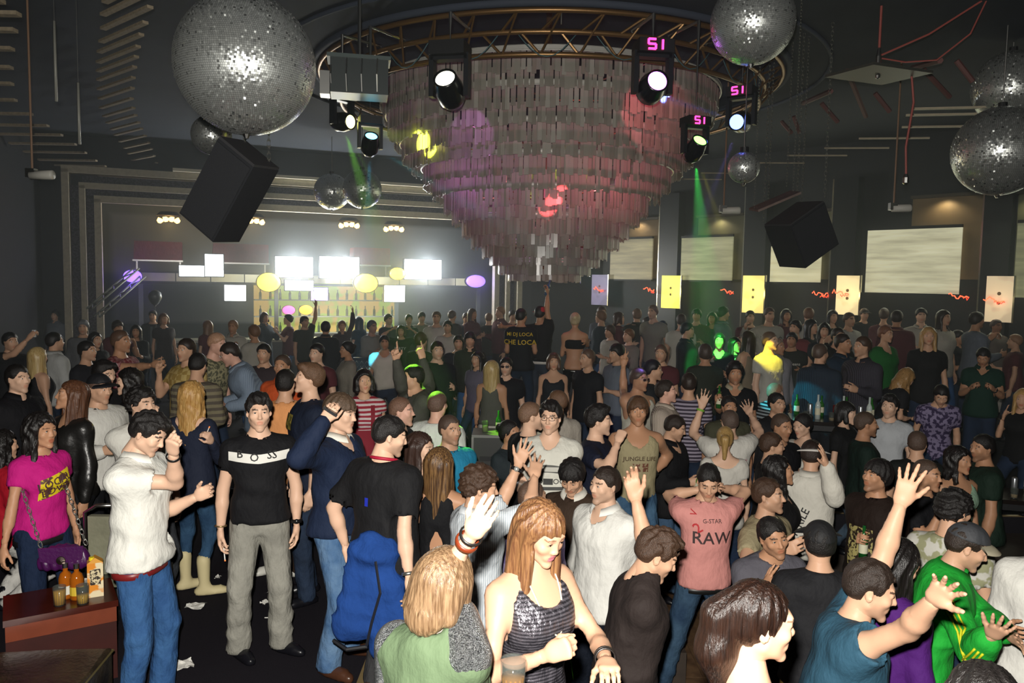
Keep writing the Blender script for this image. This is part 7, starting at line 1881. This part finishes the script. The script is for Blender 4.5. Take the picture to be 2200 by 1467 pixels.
MB().tube([(-.24, -.02, -.53), (-.15, -.07, -.56), (-.03, -.07, -.54)], .012, 6).obj('hem_band', mat(0x14151a), t)
# purple handbag of the woman in magenta
kk = pinkw; c = at_depth(138, 1196, kk.base[1] - .22)
t = thing('handbag', 'pleated purple leather handbag on a metal chain', 'handbag', c)
f = Field((-.2, -.1, -.12), (.2, .1, .12), .007); f.ell((0, 0, 0), (.145, .06, .085), .0); f.cap((-.1, 0, -.04), (.1, 0, -.04), .05, .05, .03); f.plane((0, 0, -.08), (0, 0, -1), .02)
X, Y, Z = f.grid(); f.F = f.F + (.004 * np.sin(X * 130 + 3 * np.sin(Z * 12))).astype(np.float32)
V, Q = f.mesh(); M = rotz(.25); bg = mat(0x4a1650, 'leather', rough=.35, bump=.3, scale=60, var=.2, spec=.6)
add_part('bag_body', V @ M.T, [Q], [bg], t)
MB().prism([(-.13, .085), (.13, .085), (.12, .0), (.05, -.02), (-.05, -.02), (-.12, .0)], .004, M=M, c=M @ np.array([0, -.062, 0])).obj('flap', bg, t)
MB().lathe([(0, .008), (.025, .004), (.028, 0)], 14, M @ rotx(math.pi / 2), M @ np.array([0, -.07, .0])).obj('clasp', mat(0x9a8a80, metal=1, rough=.3), t)
for sx in (-1, 1):
    a_ = M @ np.array([sx * .13, 0, .07]); b_ = (kk.base + kk.arm['l'][0] - c) + np.array([sx * .03, -.06, -.05]) if sx > 0 else (kk.base + kk.N - c) + np.array([-.05, -.14, -.18])
    chain([a_, b_], t, .009)

# ------------------------------------------------------------------ furniture
def legs4(t, hx, hy, z, m, r=.02):
    for sx in (-1, 1):
        for sy in (-1, 1): MB().tube([(sx * hx, sy * hy, 0), (sx * hx, sy * hy, z)], r, 6).obj('leg', m, t)
pa, pb = at_z(112, 1318, .5), at_z(250, 1292, .5)
u = unit((pb - pa)[:2]); nrm = np.array([-u[1], u[0]]); w = np.linalg.norm(pb - pa) / 2 + .12
c2 = (pa[:2] + pb[:2]) / 2 + nrm * .21 - u * .12
M = rotz(math.atan2(u[1], u[0]))
t = thing('low_table', 'low mahogany table box holding drinks beside the white polo', 'table', (c2[0], c2[1], 0))
MB().box((0, 0, .24), (w, .2, .24), M).obj('body', mat(0x3c120c, 'plain', rough=.5, var=.3, scale=6), t)
MB().box((0, 0, .49), (w + .01, .215, .02), M).obj('table_top', mat(0x4a1c12, 'plain', rough=.25, var=.3, scale=5), t)
MB().box(M @ np.array([0, -.205, .425]), (w, .006, .05), M).obj('front_rail', mat(0x7a3a24, 'plain', rough=.4, var=.2, scale=8), t)
tz = .51
TV = {(128, 1300): -.12, (178, 1300): -.165, (142, 1290): -.01, (166, 1302): -.06, (190, 1282): -.03, (158, 1288): .05, (206, 1272): -.06, (178, 1240): .12}
def ontable(px, py):
    v = TV[(px, py)]; g = ray(px, 1290)[0]; o_ = c2 + nrm * v             # the point of the table row v that lies under this column
    s_ = (g * o_[1] - o_[0]) / (u[0] - g * u[1]); q = o_ + u * s_
    return np.array([q[0], q[1], tz])
tumbler(ontable(128, 1300), 'glass of orange juice at the corner of the low table', 0xd8a020, .12, .038, .8)
tumbler(ontable(178, 1300), 'glass half full of orange juice beside the whisky bottles', 0xd8a828, .12, .038, .5)
for x, y, lb in ((142, 1290, 'amber whisky bottle with a silver cap, taller one'), (166, 1302, 'amber whisky bottle with a yellow label, shorter one')):
    t = thing('whisky_bottle', lb + ' on the low table', 'bottle', ontable(x, y))
    MB().lathe([(0, 0), (.038, 0), (.04, .01), (.04, .13), (.03, .16), (.014, .175), (.014, .2), (0, .2)], 14).obj('bottle_glass', mat(0xa85a14, rough=.1, alpha=.92), t, True)
    MB().lathe([(.017, .195), (.017, .225), (0, .225)], 12).obj('cap', M_STEEL, t); MB().lathe([(.041, .03), (.041, .085)], 14).obj('paper_label', mat(0xd8b838 if 'yellow' in lb else 0xe0dccc, rough=.6), t)
for x, y, lb in ((190, 1282, 'clear tumbler nearest the juice carton'), (158, 1288, 'clear tumbler between the bottles')): tumbler(ontable(x, y), lb + ' on the low table', 0xb88a40, .09, .036, .3)
t = thing('juice_carton', 'orange juice carton with a yellow cap on the low table', 'carton', ontable(206, 1272))
MB().box((0, 0, .11), (.045, .035, .11), rotz(.5)).obj('carton_body', mat(0xe08a20, 'blotch', rough=.5, scale=14, color2=0xe8d8b0), t); MB().prism([(-.045, 0), (.045, 0), (0, .035)], .035, M=rotz(.5), c=(0, 0, .22)).obj('gable', mat(0xe0a040, rough=.5), t); MB().lathe([(.016, 0), (.016, .02), (0, .02)], 10, c=(-.01, -.02, .235)).obj('cap', mat(0xf0d820), t)
MB().box(rotz(.5) @ np.array([0, -.036, .13]), (.03, .001, .05), rotz(.5)).obj('printed_panel', mat(0x2a2018, 'blotch', scale=60, color2=0xd8c8a0), t)
t = thing('white_bowl', 'shallow white ashtray bowl behind the juice carton', 'bowl', ontable(178, 1240)); MB().lathe([(0, .01), (.045, .01), (.07, .035), (.074, .035), (.05, 0), (0, 0)], 24).obj('bowl', mat(0xdcdad0, rough=.3), t, True)
MB().tube([(.03, 0, .02), (.065, .0, .042), (.085, 0, .046)], .004, 6).obj('cigarette_stub', mat(0xe8e6dc), t)
# leather pouf
pa, pb = at_z(15, 1462, .42), at_z(185, 1470, .42)
t = thing('leather_pouf', 'worn black leather cube seat with stitched seams below the mahogany table', 'seat', (at_z(105, 1440, .42)[0] - .1, at_z(105, 1440, .42)[1], 0))
f = Field((-.36, -.36, 0), (.36, .36, .46), .014); f.F[:] = 1
X, Y, Z = f.grid(); q = np.maximum(np.maximum(np.abs(X) - .29, np.abs(Y) - .28), np.abs(Z - .2) - .17); f.F = np.maximum(q, -1).astype(np.float32) - .02
f.F = f.F + (.008 * np.cos(X * 4.5) * np.cos(Y * 4.5) * -1 * (Z > .3)).astype(np.float32)
V, Q = f.mesh(); M = rotz(.12); add_part('cushion', V @ M.T, [Q], [mat(0x1a1614, 'leather', rough=.32, bump=.5, scale=40, var=.4, color2=0x3a3020, spec=.6)], t)
a_ = [M @ np.array(v) for v in ((-.31, -.30, .37), (.31, -.30, .37), (.31, .3, .37), (-.31, .3, .37))]
MB().tube(a_, .008, 6, closed=True).obj('seam', mat(0x5a5030, rough=.5), t)
legs4(t, .25, .25, .04, M_BLACK)
# chrome stool behind
p = at_z(236, 1220, .45)
t = thing('chrome_chair', 'chrome tube chair with a grey padded back behind the white polo', 'chair', (-2.68, 5.34, 0))
MB().box((0, 0, .45), (.2, .2, .03)).obj('seat', mat(0x6a6a58, 'leather', rough=.5, bump=.3), t); MB().box((0, -.2, .72), (.17, .025, .2)).obj('backrest', mat(0x8a8a74, 'leather', rough=.5, bump=.3, var=.3), t)
for sx in (-1, 1):
    MB().tube([(sx * .2, -.2, 0), (sx * .2, -.2, .94), (sx * .12, -.2, .99), (0, -.2, .99)], .014, 8).obj('back_tube', M_STEEL, t, True); MB().tube([(sx * .2, .2, 0), (sx * .2, .2, .45)], .014, 8).obj('leg', M_STEEL, t, True)
# bottle tables towards the wall of screens
def bar_table(pts, z, label, items, seed, grp, fz=0.0, hl=.5):
    c = pts; t = thing('bar_table', label, 'table', (c[0], c[1], fz)); M = rotz(-.25)
    z = z - fz
    MB().box((0, 0, z - .02), (hl, .26, .02), M).obj('table_top', mat(0x1c1614, rough=.2, spec=.7), t)
    MB().box((0, 0, z - .08), (hl - .05, .22, .03), M).obj('apron', M_BLACK, t)
    for sx in (-1, 1):
        for sy in (-1, 1): q = M @ np.array([sx * (hl - .08), sy * .2, 0]); MB().tube([q, q + [0, 0, z - .05]], .022, 6).obj('leg', M_BLACK, t)
    rg = random.Random(seed)
    for k in range(items):
        q = M @ np.array([(hl - .06) * (2 * (k + .5) / items - 1), (.17, -.06, .06, -.17)[(k * 3) % 4], 0]); p = np.array([c[0] + q[0], c[1] + q[1], fz + z])
        j = k % 4
        if j == 0: beer(p, 'green beer bottle on the %s' % grp, group='beer bottles on the ' + grp)
        elif j == 1: tumbler(p, 'tumbler with a little drink on the %s' % grp, 0xb09870, .1, .034, .4, 'tumblers on the ' + grp)
        elif j == 2: can(p, '%s can on the %s' % (('silver', 'red')[k // 4 % 2], grp), (0xb8bcc0, 0x9a2028)[k // 4 % 2], '%s cans on the %s' % (('silver', 'red')[k // 4 % 2], grp))
        else: beer(p, 'clear tall bottle on the %s' % grp, 0xc8d4d0, .28, group='clear bottles on the ' + grp)
bar_table(at_depth(1795, 905, 8.75)[:2], 1.05, 'narrow dark bar table of bottles behind the woman in white', 13, 3, 'table behind the woman in white')
bar_table(at_depth(2122, 985, 7.55)[:2], .55, 'narrow dark bar table of bottles behind the burly man', 14, 5, 'table behind the burly man', PIT, .6)
# green-lit box with two drinks
c = at_depth(1056, 900, 8.6)
t = thing('bar_crate', 'dark metal flight case lit green with a hand slot and drinks on top', 'case', (c[0], c[1], 0))
MB().box((0, 0, .42), (.2, .2, .42)).obj('case_body', mat(0x3a3c3a, rough=.4), t); MB().box((0, 0, .85), (.21, .21, .015)).obj('case_lid', mat(0x8a8c86, rough=.4), t); MB().box((-.05, -.203, .6), (.07, .006, .025)).obj('hand_slot', M_BLACK, t)
for sx in (-1, 1): MB().box((sx * .2, -.2, .42), (.012, .012, .42)).obj('corner_rail', M_STEEL, t)
tumbler(np.array([c[0] - .07, c[1] - .05, .866]), 'glass on the green lit flight case', 0xa0c060, .13); beer(np.array([c[0] + .08, c[1], .866]), 'green bottle on the green lit flight case', 0x2a7a24)
# lit steps beyond the floor
for k in range(3):
    p = at_depth(935, 870, 10.6 + .32 * k); t = thing('stage_step', 'dark step with a pale edge by the flight case, %s of three' % ('lowest', 'middle', 'highest')[k], 'step', (p[0] - .2, p[1], 0)); t['kind'] = 'structure'
    MB().box((0, 0, .08 + .08 * k), (.55, .16, .08 + .08 * k)).obj('tread', mat(0x24302e, rough=.6), t); MB().box((0, -.162, .15 + .16 * k), (.55, .008, .012)).obj('edge', mat(0xa0a060, rough=.4), t)
# raised ledge along the wall of screens
c = Q0 + uR * 9.6 + nR * .85
t = thing('ledge', 'dark carpeted ledge along the foot of the wall of screens', 'platform', (c[0], c[1], 0)); t['kind'] = 'structure'
MB().box((0, 0, .14), (7.0, .5, .14), RR).obj('ledge_body', mat(0x1e1c20, rough=.9), t); MB().box(np.append(nR * .5, .27), (7.0, .012, .012), RR).obj('nosing', mat(0x6a6050, rough=.4, metal=.5), t)

# ------------------------------------------------------------------ litter on the floor
rg = random.Random(21)
def crumple(seed, s_):
    r = np.random.RandomState(seed); n = 6; g = []
    for i in range(n):
        for j in range(n): g.append([(i / 5 - .5) * s_ + r.normal(0, .006), (j / 5 - .5) * s_ * .8 + r.normal(0, .006), abs(r.normal(0, .012)) + .002])
    i = np.arange(n * n).reshape(n, n); q = np.stack([i[:-1, :-1], i[1:, :-1], i[1:, 1:], i[:-1, 1:]], -1).reshape(-1, 4)
    return np.array(g), q
spots_ = [(418, 1304, .14, 0, 'beside the cream boot'), (590, 1272, .13, 0, 'by the white trainers'), (620, 1262, .1, 0, 'touching another by the white trainers'), (572, 1296, .08, 0, 'small, by the white trainers'), (396, 1430, .13, 0, 'behind the blue jeans of the white polo'), (288, 1442, .11, 0, 'in front of the leather cube seat'), (468, 1242, .05, 0, 'tiny, far side of the grey trousers'), (1530, 1330, .1, -.5, 'at the shoe of the man in black'), (1372, 1440, .1, -.5, 'beside the dark jeans'), (1440, 1150, .09, -.5, 'near the pinned shoe'), (1820, 1226, .1, -.5, 'between the brown and teal tees'), (1818, 1348, .07, -.5, 'next to the studded belt')]
for k, (x, y, s_, z, lb) in enumerate(spots_):
    p = at_z(x, y, z); V, Q = crumple(k, s_); o = add_part('paper_napkin', V, [Q], [mat(0xe4e2da if z == 0 else 0xc8c8b4, rough=.8)], None, smooth=False)
    o.location = (p[0], p[1], z + .002); o.rotation_euler = (0, 0, k * 1.3); tag(o, 'crumpled paper napkin on the floor ' + lb, 'napkin', 'crumpled napkins on the floor')
for k, (x, y, z, lb) in enumerate(((580, 1328, 0, 'on the carpet by the navy sweater'), (520, 1180, 0, 'on the carpet by the grey trousers'))):
    p = at_z(x, y, z); t = thing('cigarette_butt', 'white cigarette end lying ' + lb, 'cigarette', (p[0], p[1], z + .004)); MB().tube([(-.04, 0, 0), (.02, .005, 0)], .004, 6).obj('paper', mat(0xe8e6de), t); MB().tube([(.02, .005, 0), (.04, .006, 0)], .0042, 6).obj('filter', mat(0xc89858), t)
for k, (x, y) in enumerate(((1440, 1432), (1350, 1400), (1300, 1440))):
    p = at_z(x, y, PIT); V, Q = crumple(50 + k, .12); o = add_part('plastic_wrapper', V, [Q], [mat(0xa8c8b0, rough=.15, alpha=.6)], None, smooth=False); o.location = (p[0], p[1], PIT + .003); o.rotation_euler = (0, 0, k)
    tag(o, 'clear greenish plastic wrapper on the plank floor', 'wrapper', 'plastic wrappers on the plank floor')
p = at_z(1262, 1440, PIT); t = thing('water_bottle', 'small plastic water bottle with a blue cap lying on the planks', 'bottle', (p[0], p[1], PIT + .03)); Mx = roty(math.pi / 2) ; MB().lathe([(0, -.08), (.03, -.08), (.03, .06), (.012, .09), (.012, .1)], 12, Mx).obj('bottle_body', mat(0xc8d8d8, rough=.1, alpha=.5), t, True); MB().lathe([(.014, .1), (.014, .12), (0, .12)], 10, Mx).obj('cap', mat(0x2040c0), t)

# ------------------------------------------------------------------ haze
m, nt, N, Lk, P_ = nodes_of('haze_material')
nt.nodes.remove(P_)
vs = N.new('ShaderNodeVolumeScatter'); vs.inputs['Color'].default_value = (.82, .9, .92, 1); vs.inputs['Density'].default_value = .014; vs.inputs['Anisotropy'].default_value = .1
Lk.new(vs.outputs[0], N['Material Output'].inputs['Volume'])
hz = MB().box((1.5, 14.9, 3.55), (13.5, 8.4, 3.55)).obj('haze', m)
tag(hz, 'thin bluish smoke haze filling the hall', 'haze', kind='stuff')

m2 = m.copy(); m2.name = 'bloom_haze_material'  # denser haze box added so the bar lights get a bloom
m2.node_tree.nodes['Volume Scatter'].inputs['Density'].default_value = .07
m2.node_tree.nodes['Volume Scatter'].inputs['Anisotropy'].default_value = .5
sk = MB().box(W(LW * .5, 2.7, .35), (LW * .47, .75, 1.25), RW).obj('bloom_haze', m2)
tag(sk, 'denser haze added to give the bar lights a glow', 'bloom haze', kind='stuff')
